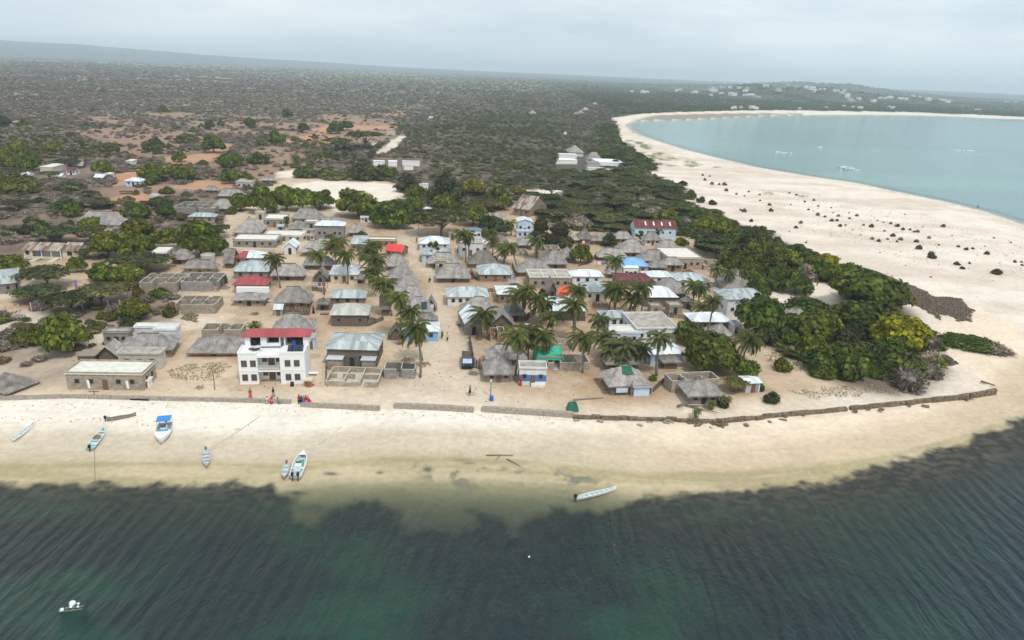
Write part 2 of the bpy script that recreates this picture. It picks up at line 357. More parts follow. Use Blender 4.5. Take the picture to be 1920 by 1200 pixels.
# labels: own text, or a description completed by where the thing stands relative to something distinctive
LMK = []; AUTO = []
def landmark(name, p): LMK.append((name, Vector(p)))
def tag(o, label, cat, group=None):
    o['label'] = label; o['category'] = cat
    if group: o['group'] = group
    return o
def auto(o, desc, cat, group=None):
    """desc is completed to a label at the end by finish_labels()"""
    o['category'] = cat
    if group: o['group'] = group
    AUTO.append((o, desc)); return o
def thing(name, loc, rotz=0):
    o = bpy.data.objects.new(name, None); C.objects.link(o); o.empty_display_size = 0.5
    o.location = loc; o.rotation_euler = (0, 0, rotz); return o
ORD = ['next to it', 'second out', 'third out', 'fourth out', 'fifth out', 'sixth out', 'seventh out', 'eighth out', 'ninth out', 'tenth out',
       'eleventh out', 'twelfth out', 'thirteenth out', 'fourteenth out', 'fifteenth out', 'sixteenth out']
def finish_labels():
    g = {}
    for o, desc in AUTO:
        p = Vector(o.location); best = None
        for nm, q in LMK:
            d = (p - q).length
            if d < 0.5: continue
            if best is None or d < best[0]: best = (d, nm, q)
        d, nm, q = best; dx, dy = p.x - q.x, p.y - q.y
        rel = (('dune side of' if dx > 0 else 'bush side of') if abs(dx) > abs(dy) else ('behind' if dy > 0 else 'in front of'))
        g.setdefault((desc, rel, nm), []).append((d, o))
    for (desc, rel, nm), L in g.items():
        L.sort(key=lambda t: t[0])
        for i, (d, o) in enumerate(L):
            if len(L) == 1: o['label'] = '%s, %s the %s' % (desc, rel, nm)
            else: o['label'] = '%s, %s the %s, %s' % (desc, rel, nm, ORD[min(i, len(ORD) - 1)])

# ------------------------------------------------------------ ground sheet
def zcol(*c): return np.array(c, float)
naz, nr = 1000, 640
az = np.concatenate([np.linspace(-75, -42, 60)[:-1], np.linspace(-42, 42, 800), np.linspace(42, 75, 60)[1:]]); naz = len(az)
ang = np.linspace(R(50), R(0.35), 560)          # evenly spaced as seen, so that near and far are equally fine
rgs = np.concatenate([[5, 15, 28, 38], CAM_H / np.tan(ang), np.geomspace(11000, 30000, 12)]); nr = len(rgs)
A_, R_ = np.meshgrid(np.radians(az), rgs)
GX = (R_ * np.sin(A_)).ravel(); GY = (R_ * np.cos(A_)).ravel()
SD = shore_d(GX, GY)
GZ = hgt(GX, GY, SD)
n1 = fbm(GX / 40, GY / 40, 1); n2 = fbm(GX / 9, GY / 9, 2, 5); n3 = fbm(GX / 300, GY / 300, 4); n4 = fbm(GX / 2.0, GY / 2.0, 6, 4); n5 = fbm(GX / 900, GY / 2600, 9)
rg = np.hypot(GX, GY); jw = 0.015 * rg      # wobble for the outlines
WX = GX + (n2 - 0.5) * np.clip(jw * 2.2, 2, 40); WY = GY + (fbm(GX / 9, GY / 9, 31, 5) - 0.5) * np.clip(jw * 2.2, 2, 40)
def S(pts, wd, z=1.5, own=None): return soft(WX, WY, W(pts, z), wd)
def lay(col, base, k):
    k = np.clip(k, 0, 1)[:, None]; return base * (1 - k) + np.asarray(col) * k
def two(a, b, t): t = np.clip(t, 0, 1)[:, None]; return zcol(*a) * (1 - t) + zcol(*b) * t
# bush land
col = two((0.15, 0.105, 0.085), (0.24, 0.165, 0.115), sstep(0.35, 0.65, n2))
far = two((0.22, 0.185, 0.182), (0.16, 0.16, 0.115), sstep(0.42, 0.6, n3))
far = far * (0.6 + 0.8 * fbm(GX / 25, GY / 25, 13, 5))[:, None] * (0.85 + .3 * sstep(.35, .65, fbm(GX / 260, GY / 420, 15)))[:, None]
col = lay(far, col, 0.15 + 0.85 * sstep(330, 1000, rg)); col = lay((0.085, 0.08, 0.06), col, sstep(300, 420, GY) * sstep(-13, 1, np.degrees(np.arctan2(GX, GY))) * .8)
col = lay(two((0.10, 0.125, 0.07), (0.2, 0.21, 0.11), n5), col, sstep(1900, 2600, rg) * (1 - sstep(4500, 6000, rg)) * (1 - sstep(0, 200, GX)) * sstep(0.42, 0.55, n5))
col = lay((0.06, 0.068, 0.068), col, sstep(5600, 7600, rg)); col = lay((0.07, 0.08, 0.05), col, sstep(1150, 1350, GY) * sstep(100, 200, GX))
# red soil clearings
red = two((0.3, 0.185, 0.125), (0.36, 0.235, 0.165), n2)
RED = [(120, 345), (235, 325), (330, 300), (240, 290), (150, 250), (60, 240), (200, 215), (400, 205), (560, 215), (760, 212), (740, 262), (620, 285), (560, 330), (420, 350), (330, 365), (230, 380)]
col = lay(red, col, S(RED, 14) * sstep(0.36, 0.62, n1) * .8)
for P in ([(590, 244), (600, 234), (738, 235), (732, 242), (640, 244), (605, 251)], [(732, 215), (742, 206), (766, 207), (758, 216)], [(520, 262), (600, 250), (640, 258), (560, 280)],
          [(215, 322), (300, 296), (380, 288), (420, 268), (440, 272), (400, 300), (330, 325), (260, 345), (200, 350)], [(325, 350), (380, 335), (470, 345), (400, 362)],
          [(-100, 560), (20, 545), (60, 575), (10, 590), (-100, 610)], [(130, 440), (200, 370), (280, 360), (290, 385), (240, 400)]):
    col = lay(two((0.42, 0.22, 0.13), (0.5, 0.3, 0.19), n2), col, S(P, 5))
# pale far clearings
for P in ([(795, 151), (835, 151), (840, 156), (800, 156)], [(900, 156), (960, 155), (1010, 162), (985, 166), (905, 162)], [(690, 161), (700, 160), (1080, 172), (1082, 174), (700, 164)], [(170, 161), (300, 162), (385, 166), (384, 169), (250, 166), (170, 163)]):
    col = lay((0.26, 0.19, 0.15), col, S(P, 12) * 0.8)
# village sand
VIL = [(-260, 800), (-260, 690), (60, 650), (150, 640), (250, 600), (330, 590), (330, 540), (240, 530), (150, 560), (60, 560), (-120, 620), (-120, 500), (20, 492), (150, 480), (270, 500), (300, 470), (420, 440), (415, 380), (480, 380), (520, 330), (560, 318), (640, 322), (660, 335), (745, 345), (765, 375), (700, 382), (690, 400),
       (800, 425), (900, 410), (950, 392), (1000, 352), (1065, 352), (1060, 364), (1005, 380), (1010, 430), (1180, 440), (1300, 440), (1420, 540), (1570, 526), (1590, 575), (1420, 600), (1420, 645), (1520, 690), (1600, 735), (1500, 810), (900, 800), (400, 790)]
vs = two((0.44, 0.32, 0.215), (0.57, 0.445, 0.32), sstep(0.3, 0.7, n1)); vs = vs * (0.84 + 0.16 * n4 + 0.16 * n2)[:, None]; vs = lay((0.3, 0.2, 0.13), vs, .5 * sstep(.55, .7, fbm(GX / 7, GY / 7, 93)))
kv = S(VIL, 3.5); col = lay(vs, col, kv)
col = lay((0.36, 0.235, 0.14), col, kv * sstep(0.56, 0.68, fbm(GX / 22, GY / 22, 44)) * 0.6 * (1 - sstep(40, 55, R_.ravel() * 0 + np.abs(GX))))
# left waste ground and its white sand
col = lay(two((0.27, 0.215, 0.17), (0.44, 0.36, 0.285), sstep(0.4, 0.6, n2)), col, S([(-300, 760), (-300, 600), (0, 590), (120, 600), (330, 590), (180, 640), (160, 700), (60, 730)], 4) * 0.85)
for P in ([(-40, 600), (60, 575), (110, 590), (60, 620), (-40, 640)], [(165, 625), (200, 620), (205, 642), (175, 645)], [(300, 560), (330, 545), (330, 590), (420, 600), (460, 640), (380, 620)], [(-100, 545), (60, 530), (70, 545), (-100, 575)]):
    col = lay((0.66, 0.57, 0.46), col, S(P, 3) * 0.75)
# main street and squares: paler packed sand
for P, k in (([(748, 420), (775, 420), (800, 480), (838, 560), (870, 620), (900, 700), (960, 760), (700, 765), (760, 690), (820, 640), (812, 560), (780, 490)], 0.55), ([(-100, 700), (130, 742), (600, 730), (1000, 740), (1100, 770), (-100, 770)], 0.5),
             ([(1100, 760), (1380, 760), (1560, 735), (1740, 735), (1870, 690), (1880, 730), (1400, 790), (1100, 785)], 0.85), ([(430, 440), (600, 440), (600, 470), (430, 470)], 0.5)):
    col = lay((0.66, 0.56, 0.445), col, S(P, 3.5) * k)
# football pitch and the sandy lanes beyond
for P, k in (([(545, 342), (640, 338), (735, 346), (765, 368), (720, 382), (640, 398), (600, 386), (565, 362)], 1), ([(745, 255), (762, 254), (748, 272), (728, 284), (700, 290), (712, 280)], 0.9),
             ([(985, 355), (1075, 352), (1070, 362), (1000, 380), (975, 372)], .9), ([(1470, 545), (1500, 530), (1575, 530), (1575, 575), (1400, 592), (1400, 550)], 1), ([(520, 322), (560, 316), (570, 325), (530, 335)], .9),
             ([(690, 270), (705, 262), (715, 278), (700, 282)], .8), ([(1180, 235), (1186, 240), (1170, 262), (1166, 262)], .9)):
    col = lay(two((0.68, 0.58, 0.48), (0.76, 0.67, 0.57), n1), col, S(P, 2.5) * k)
# dunes and spit
DUNE = [(1150, 222), (1158, 232), (1160, 262), (1195, 285), (1236, 308), (1215, 322), (1245, 338), (1285, 352), (1268, 372), (1330, 392), (1395, 425), (1450, 438), (1500, 468), (1560, 488), (1645, 520), (1690, 570), (1742, 620), (1765, 655), (1770, 700), (1722, 738), (1560, 745), (1500, 800),
        (2000, 900), (3000, 700), (3000, 420), (2000, 380), (1600, 320), (1300, 270), (1190, 248), (1180, 226), (1160, 218)]
kd = S(DUNE, 3.0)
ds = two((0.62, 0.52, 0.43), (0.74, 0.65, 0.555), sstep(0.3, 0.7, fbm(GX / 30, GY / 12, 51))) * (0.97 + 0.06 * n4)[:, None]
col = lay(ds, col, kd)
for P in ([(1215, 290), (1240, 285), (1275, 298), (1262, 303), (1225, 296)], [(1185, 262), (1215, 268), (1235, 282), (1205, 276)], [(1210, 300), (1268, 308), (1270, 312), (1215, 304)], [(1275, 292), (1320, 310), (1300, 312), (1282, 306)], [(1335, 310), (1356, 312), (1350, 315), (1335, 314)],
          [(1430, 358), (1455, 362), (1450, 366), (1432, 362)], [(1495, 363), (1518, 368), (1512, 371)], [(1400, 355), (1410, 354), (1408, 358)]):
    col = lay((0.2, 0.2, 0.09), col, S(P, 1.5) * (0.3 + 0.7 * sstep(0.42, 0.55, n2)))
# far beach and reef flat
FB = [(1150, 222), (1200, 214), (1280, 211), (1380, 208), (1480, 207), (1723, 211), (1920, 220), (2100, 232), (2400, 256), (2400, 266), (2100, 240), (1920, 228), (1723, 219), (1447, 221), (1180, 235)]
col = lay((0.72, 0.63, 0.53), col, soft(GX, GY, W(FB, 0.5), 6))
col = lay((0.22, 0.18, 0.14), col, soft(GX, GY, W([(1185, 227), (1230, 217), (1300, 215), (1400, 213), (1500, 214), (1540, 216), (1447, 219), (1380, 222), (1280, 227), (1200, 231)], 0.3), 8) * 0.85)
# front beach
beach = sstep(-0.3, 0.3, np.where(inpoly(GX, GY, behind_wall), -1, 1) * dpoly(GX, GY, WALL, False)) * (GY < 260) * (SD > -400) * (GX < 130)
dsf = dpoly(GX, GY, W([(-900, 830), (-300, 850), (0, 868), (300, 868), (520, 872), (620, 862), (760, 858), (900, 862), (1050, 868), (1200, 884), (1400, 886), (1560, 868), (1700, 846), (1800, 822), (1920, 772), (2060, 650)], 0), False) * np.sign(SD)
dsw = dsf + (n1 - 0.5) * 5 + (n2 - 0.5) * 1.6
bs = two((0.44, 0.365, 0.235), (0.56, 0.475, 0.36), sstep(-3, 6, dsw)); bs = lay((0.56, 0.43, 0.29), bs, sstep(0, 40, GX) * .7)
bs = lay((0.76, 0.69, 0.59), bs, sstep(7, 13, dsw) * sstep(45, -5, GX)); bs = lay((0.73, 0.60, 0.46), bs, sstep(5, 12, dsw) * sstep(-5, 45, GX))
bs = bs * (0.94 + 0.12 * fbm(GX / 18, dsf / 1.1, 61))[:, None]
kb = np.where((SD > -4) & (dsf < 30), beach, 0) * (1 - kd * sstep(1500, 1510, rg))
kb = np.where(dsf < 26, beach, kb * sstep(34, 26, dsf)); kb = np.where((SD <= -4), 0, kb)
col = lay(bs, col, kb * (GX < 200))
# sea bed of the channel
UW = SD < 0.5
sb = two((0.42, 0.35, 0.22), (0.53, 0.44, 0.3), sstep(.3, .7, fbm(GX / 14, dsf / 1.5, 62)))
GR = [(-1500, 1500), (-1500, 880), (-200, 900), (0, 905), (250, 903), (510, 905), (545, 930), (565, 972), (600, 975), (622, 948), (660, 935), (718, 930), (745, 955), (757, 985), (800, 984), (860, 987), (900, 975), (893, 958), (930, 957), (958, 978), (962, 992), (985, 994), (995, 970), (1052, 947), (1125, 954), (1190, 937),
      (1260, 925), (1350, 918), (1500, 906), (1600, 892), (1660, 868), (1710, 856), (1800, 830), (1880, 800), (2000, 750), (2300, 640), (2600, 800), (2600, 1500)]
kg = soft(GX + (n2 - 0.5) * 4, GY + (n4 - 0.5) * 4, W(GR, 0), 1.0)
n6 = fbm(GX / 1.1, GY / 0.7, 47, 4)
grs = two((0.03, 0.032, 0.036), (0.055, 0.055, 0.052), n6)
sb = lay((0.235, 0.25, 0.155), sb, sstep(4, 11, -dsf) * .85)
sb = lay(grs, sb, kg * (0.86 + 0.14 * sstep(0.35, 0.6, n6)))
sb = lay((0.07, 0.1, 0.11), sb, S([(760, 870), (880, 868), (960, 880), (1100, 882), (1140, 905), (1060, 915), (950, 900), (860, 905), (790, 895)], 2, 0) * sstep(0.5, 0.66, n4) * 0.6)
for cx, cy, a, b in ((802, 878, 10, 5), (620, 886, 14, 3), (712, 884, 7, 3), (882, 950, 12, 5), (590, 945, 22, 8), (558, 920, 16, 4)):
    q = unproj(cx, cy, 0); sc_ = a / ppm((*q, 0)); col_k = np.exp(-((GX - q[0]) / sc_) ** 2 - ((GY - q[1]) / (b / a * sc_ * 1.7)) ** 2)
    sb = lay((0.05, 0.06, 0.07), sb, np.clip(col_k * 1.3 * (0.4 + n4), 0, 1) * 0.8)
isfront = (GY < 230)
col = np.where((UW & isfront)[:, None], sb, col)
col = lay(sb, col, sstep(1.5, -1.5, SD + (n2 - .5) * 2) * isfront)
col = np.where((UW & ~isfront)[:, None], np.array([[0.72, 0.66, 0.55]]), col)

def grid_mesh(name, X, Y, Z, n_r, n_a, keep=None):
    idx = np.arange(n_r * n_a).reshape(n_r, n_a)
    q = np.stack([idx[:-1, :-1], idx[:-1, 1:], idx[1:, 1:], idx[1:, :-1]], -1).reshape(-1, 4)
    if keep is not None:
        q = q[keep[q].any(1)]; used = np.unique(q); rm = np.zeros(n_r * n_a, int); rm[used] = np.arange(len(used)); q = rm[q]; X, Y, Z = X[used], Y[used], Z[used]
    else: used = np.arange(n_r * n_a)
    me = bpy.data.meshes.new(name); me.vertices.add(len(X)); me.vertices.foreach_set('co', np.stack([X, Y, Z], 1).ravel())
    me.loops.add(q.size); me.loops.foreach_set('vertex_index', q.ravel()); me.polygons.add(len(q)); me.polygons.foreach_set('loop_start', np.arange(len(q)) * 4)
    me.polygons.foreach_set('use_smooth', np.ones(len(q), bool)); me.update(); me.validate(); return me, used
me, used = grid_mesh('ground', GX, GY, GZ, nr, naz)
at_ = me.attributes.new('tint', 'FLOAT_COLOR', 'POINT'); at_.data.foreach_set('color', np.concatenate([col, np.ones((len(col), 1))], 1).astype(np.float32).ravel())
gm = bpy.data.materials.new('ground'); gm.use_nodes = True; t = gm.node_tree; b = t.nodes['Principled BSDF']; N = t.nodes.new; L = t.links.new
b.inputs['Roughness'].default_value = 0.95; b.inputs['Specular IOR Level'].default_value = 0.1
a_ = N("ShaderNodeAttribute"); a_.attribute_name = 'tint'
geo = N("ShaderNodeNewGeometry"); na = N("ShaderNodeTexNoise"); na.inputs['Scale'].default_value = 0.9; na.inputs['Detail'].default_value = 8; na.inputs['Roughness'].default_value = 0.65; L(geo.outputs['Position'], na.inputs['Vector'])
nb = N("ShaderNodeTexNoise"); nb.inputs['Scale'].default_value = 0.12; nb.inputs['Detail'].default_value = 6; nb.inputs['Roughness'].default_value = 0.6; L(geo.outputs['Position'], nb.inputs['Vector'])
ma = N("ShaderNodeMapRange"); ma.inputs[1].default_value = 0.3; ma.inputs[2].default_value = 0.7; ma.inputs[3].default_value = 0.86; ma.inputs[4].default_value = 1.12; L(na.outputs['Fac'], ma.inputs[0])
mb_ = N("ShaderNodeMapRange"); mb_.inputs[1].default_value = 0.3; mb_.inputs[2].default_value = 0.7; mb_.inputs[3].default_value = 0.9; mb_.inputs[4].default_value = 1.08; L(nb.outputs['Fac'], mb_.inputs[0])
mm_ = N("ShaderNodeMath"); mm_.operation = 'MULTIPLY'; L(ma.outputs[0], mm_.inputs[0]); L(mb_.outputs[0], mm_.inputs[1])
mv = N("ShaderNodeVectorMath"); mv.operation = 'SCALE'; L(a_.outputs['Color'], mv.inputs[0]); L(mm_.outputs[0], mv.inputs['Scale']); L(mv.outputs[0], b.inputs['Base Color'])
bp = N("ShaderNodeBump"); bp.inputs['Strength'].default_value = 0.5; bp.inputs['Distance'].default_value = 0.25; L(na.outputs['Fac'], bp.inputs['Height']); L(bp.outputs[0], b.inputs['Normal'])
me.materials.append(gm); go = bpy.data.objects.new('ground', me); C.objects.link(go); go['kind'] = 'structure'

# ------------------------------------------------------------ sea
wcol = two((0.004, 0.023, 0.028), (0.006, 0.052, 0.036), sstep(0.4, 0.65, fbm(GX / 16, GY / 9, 71)))
wcol = lay((0.008, 0.022, 0.032), wcol, sstep(25, 90, GX) * 0.8)
wcol = lay(wcol, two((0.085, 0.105, 0.065), (0.10, 0.12, 0.075), n1), 1 - (1 - sstep(9, 20, -dsf)) * (1 - .8 * kg))
wcol = np.where(isfront[:, None], wcol, two((0.25, 0.42, 0.39), (0.19, 0.325, 0.34), sstep(0.35, 0.65, fbm(GX / 150 + 5 * n2, GY / 60, 72)) * 0.7 + sstep(30, 400, -SD) * 0.5))
dd = -dsf
op = np.where(isfront, np.clip(0.02 + 0.56 * sstep(4, 14, dd) + 0.2 * sstep(10, 24, dd) + .18 * sstep(20, 40, dd), 0, 0.96), 0.35 + 0.6 * sstep(0, 14, -SD))
op = np.where(isfront, np.maximum(op * 1.0, 0.0), op)
wm_, wu = grid_mesh('sea', GX, GY, np.zeros_like(GX), nr, naz, keep=(SD < 4) | (R_.ravel() < 60))
at_ = wm_.attributes.new('tint', 'FLOAT_COLOR', 'POINT'); at_.data.foreach_set('color', np.concatenate([wcol, op[:, None]], 1)[wu].astype(np.float32).ravel())
m = bpy.data.materials.new('sea_water'); m.use_nodes = True; t = m.node_tree; t.nodes.clear(); N = t.nodes.new; L = t.links.new
o_ = N("ShaderNodeOutputMaterial"); b = N("ShaderNodeBsdfPrincipled"); tr = N("ShaderNodeBsdfTransparent"); ms = N("ShaderNodeMixShader"); tr.inputs[0].default_value = (0.975, 0.975, 0.95, 1)
a_ = N("ShaderNodeAttribute"); a_.attribute_name = 'tint'; geo = N("ShaderNodeNewGeometry")
b.inputs['Roughness'].default_value = 0.06; b.inputs['IOR'].default_value = 1.33
mpn = N("ShaderNodeMapping"); mpn.inputs['Rotation'].default_value = (0, 0, R(6)); mpn.inputs['Scale'].default_value = (0.42, 0.16, 1); L(geo.outputs['Position'], mpn.inputs[0])
w1 = N("ShaderNodeTexWave"); w1.inputs['Scale'].default_value = 0.36; w1.inputs['Distortion'].default_value = 9.0; w1.inputs['Detail'].default_value = 4; w1.inputs['Detail Scale'].default_value = 0.8; w1.inputs['Detail Roughness'].default_value = 0.6; L(mpn.outputs[0], w1.inputs['Vector'])
mp2 = N("ShaderNodeMapping"); mp2.inputs['Rotation'].default_value = (0, 0, R(-28)); mp2.inputs['Scale'].default_value = (1.5, 0.9, 1); L(geo.outputs['Position'], mp2.inputs[0])
w2 = N("ShaderNodeTexNoise"); w2.inputs['Scale'].default_value = 1.6; w2.inputs['Detail'].default_value = 5; w2.inputs['Roughness'].default_value = 0.7; L(mp2.outputs[0], w2.inputs['Vector'])
mp3 = N("ShaderNodeMapping"); mp3.inputs['Rotation'].default_value = (0, 0, R(-5)); mp3.inputs['Scale'].default_value = (0.55, 0.13, 1); L(geo.outputs['Position'], mp3.inputs[0])
w3 = N("ShaderNodeTexNoise"); w3.inputs['Scale'].default_value = 1.0; w3.inputs['Detail'].default_value = 5; w3.inputs['Distortion'].default_value = 0.9; L(mp3.outputs[0], w3.inputs['Vector'])
s0 = N("ShaderNodeMath"); s0.operation = 'MULTIPLY'; s0.inputs[1].default_value = 0.62; L(w1.outputs['Fac'], s0.inputs[0])
s1 = N("ShaderNodeMath"); s1.operation = 'MULTIPLY_ADD'; s1.inputs[1].default_value = 2.6; L(w3.outputs['Fac'], s1.inputs[0]); L(s0.outputs[0], s1.inputs[2])
sm = N("ShaderNodeMath"); sm.operation = 'MULTIPLY_ADD'; sm.inputs[1].default_value = 0.8; L(w2.outputs['Fac'], sm.inputs[0]); L(s1.outputs[0], sm.inputs[2])
bp = N("ShaderNodeBump"); bp.inputs['Strength'].default_value = 1.0; bp.inputs['Distance'].default_value = 0.5; L(sm.outputs[0], bp.inputs['Height']); L(bp.outputs[0], b.inputs['Normal'])
nbig = N("ShaderNodeTexNoise"); nbig.inputs['Scale'].default_value = 0.35; nbig.inputs['Detail'].default_value = 7; nbig.inputs['Roughness'].default_value = 0.7; L(geo.outputs['Position'], nbig.inputs['Vector'])
mr = N("ShaderNodeMapRange"); mr.inputs[1].default_value = 0.3; mr.inputs[2].default_value = 0.7; mr.inputs[3].default_value = 0.75; mr.inputs[4].default_value = 1.3; L(nbig.outputs['Fac'], mr.inputs[0])
mv = N("ShaderNodeVectorMath"); mv.operation = 'SCALE'; L(a_.outputs['Color'], mv.inputs[0]); L(mr.outputs[0], mv.inputs['Scale']); L(mv.outputs[0], b.inputs['Base Color'])
L(a_.outputs['Alpha'], ms.inputs[0]); L(tr.outputs[0], ms.inputs[1]); L(b.outputs[0], ms.inputs[2]); L(ms.outputs[0], o_.inputs[0])
wm_.materials.append(m); wo = bpy.data.objects.new('sea', wm_); C.objects.link(wo); wo['kind'] = 'structure'

# ------------------------------------------------------------ haze
hz = bpy.data.meshes.new('haze'); X0, X1, Y0, Y1, Z0, Z1 = -31000, 31000, -400, 31000, -6, 250
hz.from_pydata([(x, y, z) for x in (X0, X1) for y in (Y0, Y1) for z in (Z0, Z1)], [], [(0, 1, 3, 2), (4, 6, 7, 5), (0, 4, 5, 1), (2, 3, 7, 6), (0, 2, 6, 4), (1, 5, 7, 3)])
m = bpy.data.materials.new('haze'); m.use_nodes = True; t = m.node_tree; t.nodes.clear(); o_ = t.nodes.new("ShaderNodeOutputMaterial"); pv = t.nodes.new("ShaderNodeVolumePrincipled")
pv.inputs['Color'].default_value = (0.79, 0.915, 1.0, 1); pv.inputs['Density'].default_value = HAZE; pv.inputs['Anisotropy'].default_value = 0.0
t.links.new(pv.outputs[0], o_.inputs['Volume']); hz.materials.append(m); ho = bpy.data.objects.new('haze', hz); C.objects.link(ho); ho['kind'] = 'stuff'; ho.display_type = 'WIRE'

# ------------------------------------------------------------ buildings
def hip(mb, w, D, z, rise, over, nu, nv, jit, sag=0.0, ridge=None, mi=0, y0=0.0):
    x0, x1, ya, yb = -w / 2 - over, w / 2 + over, y0 - over, y0 + D + over
    hl = max(0.15, (x1 - x0) / 2 - (yb - ya) / 2 * 0.85) if ridge is None else ridge / 2
    ym = (ya + yb) / 2; ze = z - over * rise / (D / 2 + over) * 0.6
    a, b, c, d = (x0, ya, ze), (x1, ya, ze), (x1, yb, ze), (x0, yb, ze); e, f = (-hl, ym, z + rise), (hl, ym, z + rise)
    mb.patch(a, b, f, e, nu, nv, jit, mi, 0, sag); mb.patch(b, c, f, f, max(2, nu // 2), nv, jit, mi, 0, sag)
    mb.patch(c, d, e, f, nu, nv, jit, mi, 0, sag); mb.patch(d, a, e, e, max(2, nu // 2), nv, jit, mi, 0, sag)
    th = 0.28 if jit else 0.06                        # thickness seen along the eaves, and the underside
    r = [(x0 + .05, ya + .05), (x1 - .05, ya + .05), (x1 - .05, yb - .05), (x0 + .05, yb - .05)]
    vs = [(p, q, ze) for p, q in r] + [(p * 0.985, q, ze - th) for p, q in r]
    mb.add(vs, [(0, 4, 5, 1), (1, 5, 6, 2), (2, 6, 7, 3), (3, 7, 4, 0), (4, 7, 6, 5)], mi)
    return hl, ym, ze
def gable(mb, w, D, z, rise, over, nu, nv, jit, mi=0, alongx=True, sag=0):
    """ridge along x (alongx) or along y"""
    if alongx:
        x0, x1, ya, yb = -w / 2 - over, w / 2 + over, -over, D + over; ym = D / 2; ze = z - over * rise / (D / 2) * 0.7
        mb.patch((x0, ya, ze), (x1, ya, ze), (x1, ym, z + rise), (x0, ym, z + rise), nu, nv, jit, mi, 0, sag)
        mb.patch((x1, yb, ze), (x0, yb, ze), (x0, ym, z + rise), (x1, ym, z + rise), nu, nv, jit, mi, 0, sag)
        for x in (x0, x1): mb.add([(x, ya, ze - .08), (x, ym, z + rise - .08), (x, ym, z + rise), (x, ya, ze), (x, yb, ze - .08), (x, yb, ze)], [(0, 1, 2, 3), (4, 5, 2, 1)], mi)
    else:
        x0, x1, ya, yb = -w / 2 - over, w / 2 + over, -over, D + over; ze = z - over * rise / (w / 2) * 0.7
        mb.patch((x0, yb, ze), (x0, ya, ze), (0, ya, z + rise), (0, yb, z + rise), nu, nv, jit, mi, 0, sag)
        mb.patch((x1, ya, ze), (x1, yb, ze), (0, yb, z + rise), (0, ya, z + rise), nu, nv, jit, mi, 0, sag)
        mb.add([(x0, ya, ze - .1), (0, ya, z + rise - .1), (0, ya, z + rise), (x0, ya, ze), (x1, ya, ze - .1), (x1, ya, ze)], [(0, 1, 2, 3), (4, 5, 2, 1)], mi)
def walls(w, D, h, gab=None, rise=0):
    mb = MB(); mb.box(-w / 2, w / 2, 0, D, -0.6, h)
    if gab == 'x': mb.add([(-w / 2, 0, h), (-w / 2, D, h), (-w / 2, D / 2, h + rise * .93), (w / 2, 0, h), (w / 2, D, h), (w / 2, D / 2, h + rise * .93)], [(0, 2, 1), (3, 4, 5)])
    if gab == 'y': mb.add([(-w / 2, 0, h), (w / 2, 0, h), (0, 0, h + rise * .93), (-w / 2, D, h), (w / 2, D, h), (0, D, h + rise * .93)], [(0, 1, 2), (3, 5, 4)])
    return mb
def open_mb(x, z, ww, hh, y=0.0, side='f', dep=0.06):
    mb = MB()
    if side == 'f': mb.box(x - ww / 2, x + ww / 2, y - dep, y + .05, z, z + hh)
    else: mb.box(y - dep if side == 'l' else y - .05, y + .05 if side == 'l' else y + dep, x - ww / 2, x + ww / 2, z, z + hh)
    return mb
def frame_mb(x, z, ww, hh, y=0.0, dep=0.09, t=0.08):
    mb = MB()
    for a, b, c, d in ((x - ww / 2 - t, x - ww / 2, z - t, z + hh + t), (x + ww / 2, x + ww / 2 + t, z - t, z + hh + t), (x - ww / 2, x + ww / 2, z + hh, z + hh + t), (x - ww / 2, x + ww / 2, z - t, z)):
        mb.box(a, b, y - dep, y + .05, c, d)
    return mb
def openings(t, w, D, h, wm, seed, near, side):
    rg_ = random.Random(seed); n = 1 if w < 4 else 3 if w < 9 else 5
    for i in range(n):
        x = (-0.5 + (i + 0.5) / n) * w * 0.9
        if i == n // 2: open_mb(x, -0.3, 0.95, min(2.0, h * .85) + .3).build('door', 'wood' if rg_.random() < .5 else 'dark', t)
        elif h > 1.5:
            o = open_mb(x, h * .42, 0.75, min(0.8, h * .35)).build('window', 'dark', t)
            if near: frame_mb(x, h * .42, 0.75, min(0.8, h * .35)).build('window_frame', 'woodgrey', o)
    if h > 1.5 and D > 3:
        sx = -w / 2 if side < 0 else w / 2
        for y in ((D * .3, D * .7) if D > 5 else (D * .5,)): open_mb(y, h * .42, 0.7, min(.8, h * .35), sx, 'l' if side < 0 else 'r').build('window', 'dark', t)
ROOFNAME = {'T': 'thatched_house', 'G': 'thatched_house', 'C': 'round_thatched_hut', 'M': 'tin_roofed_house', 'N': 'tin_roofed_house', 'F': 'flat_roofed_house', 'S': 'unfinished_house'}
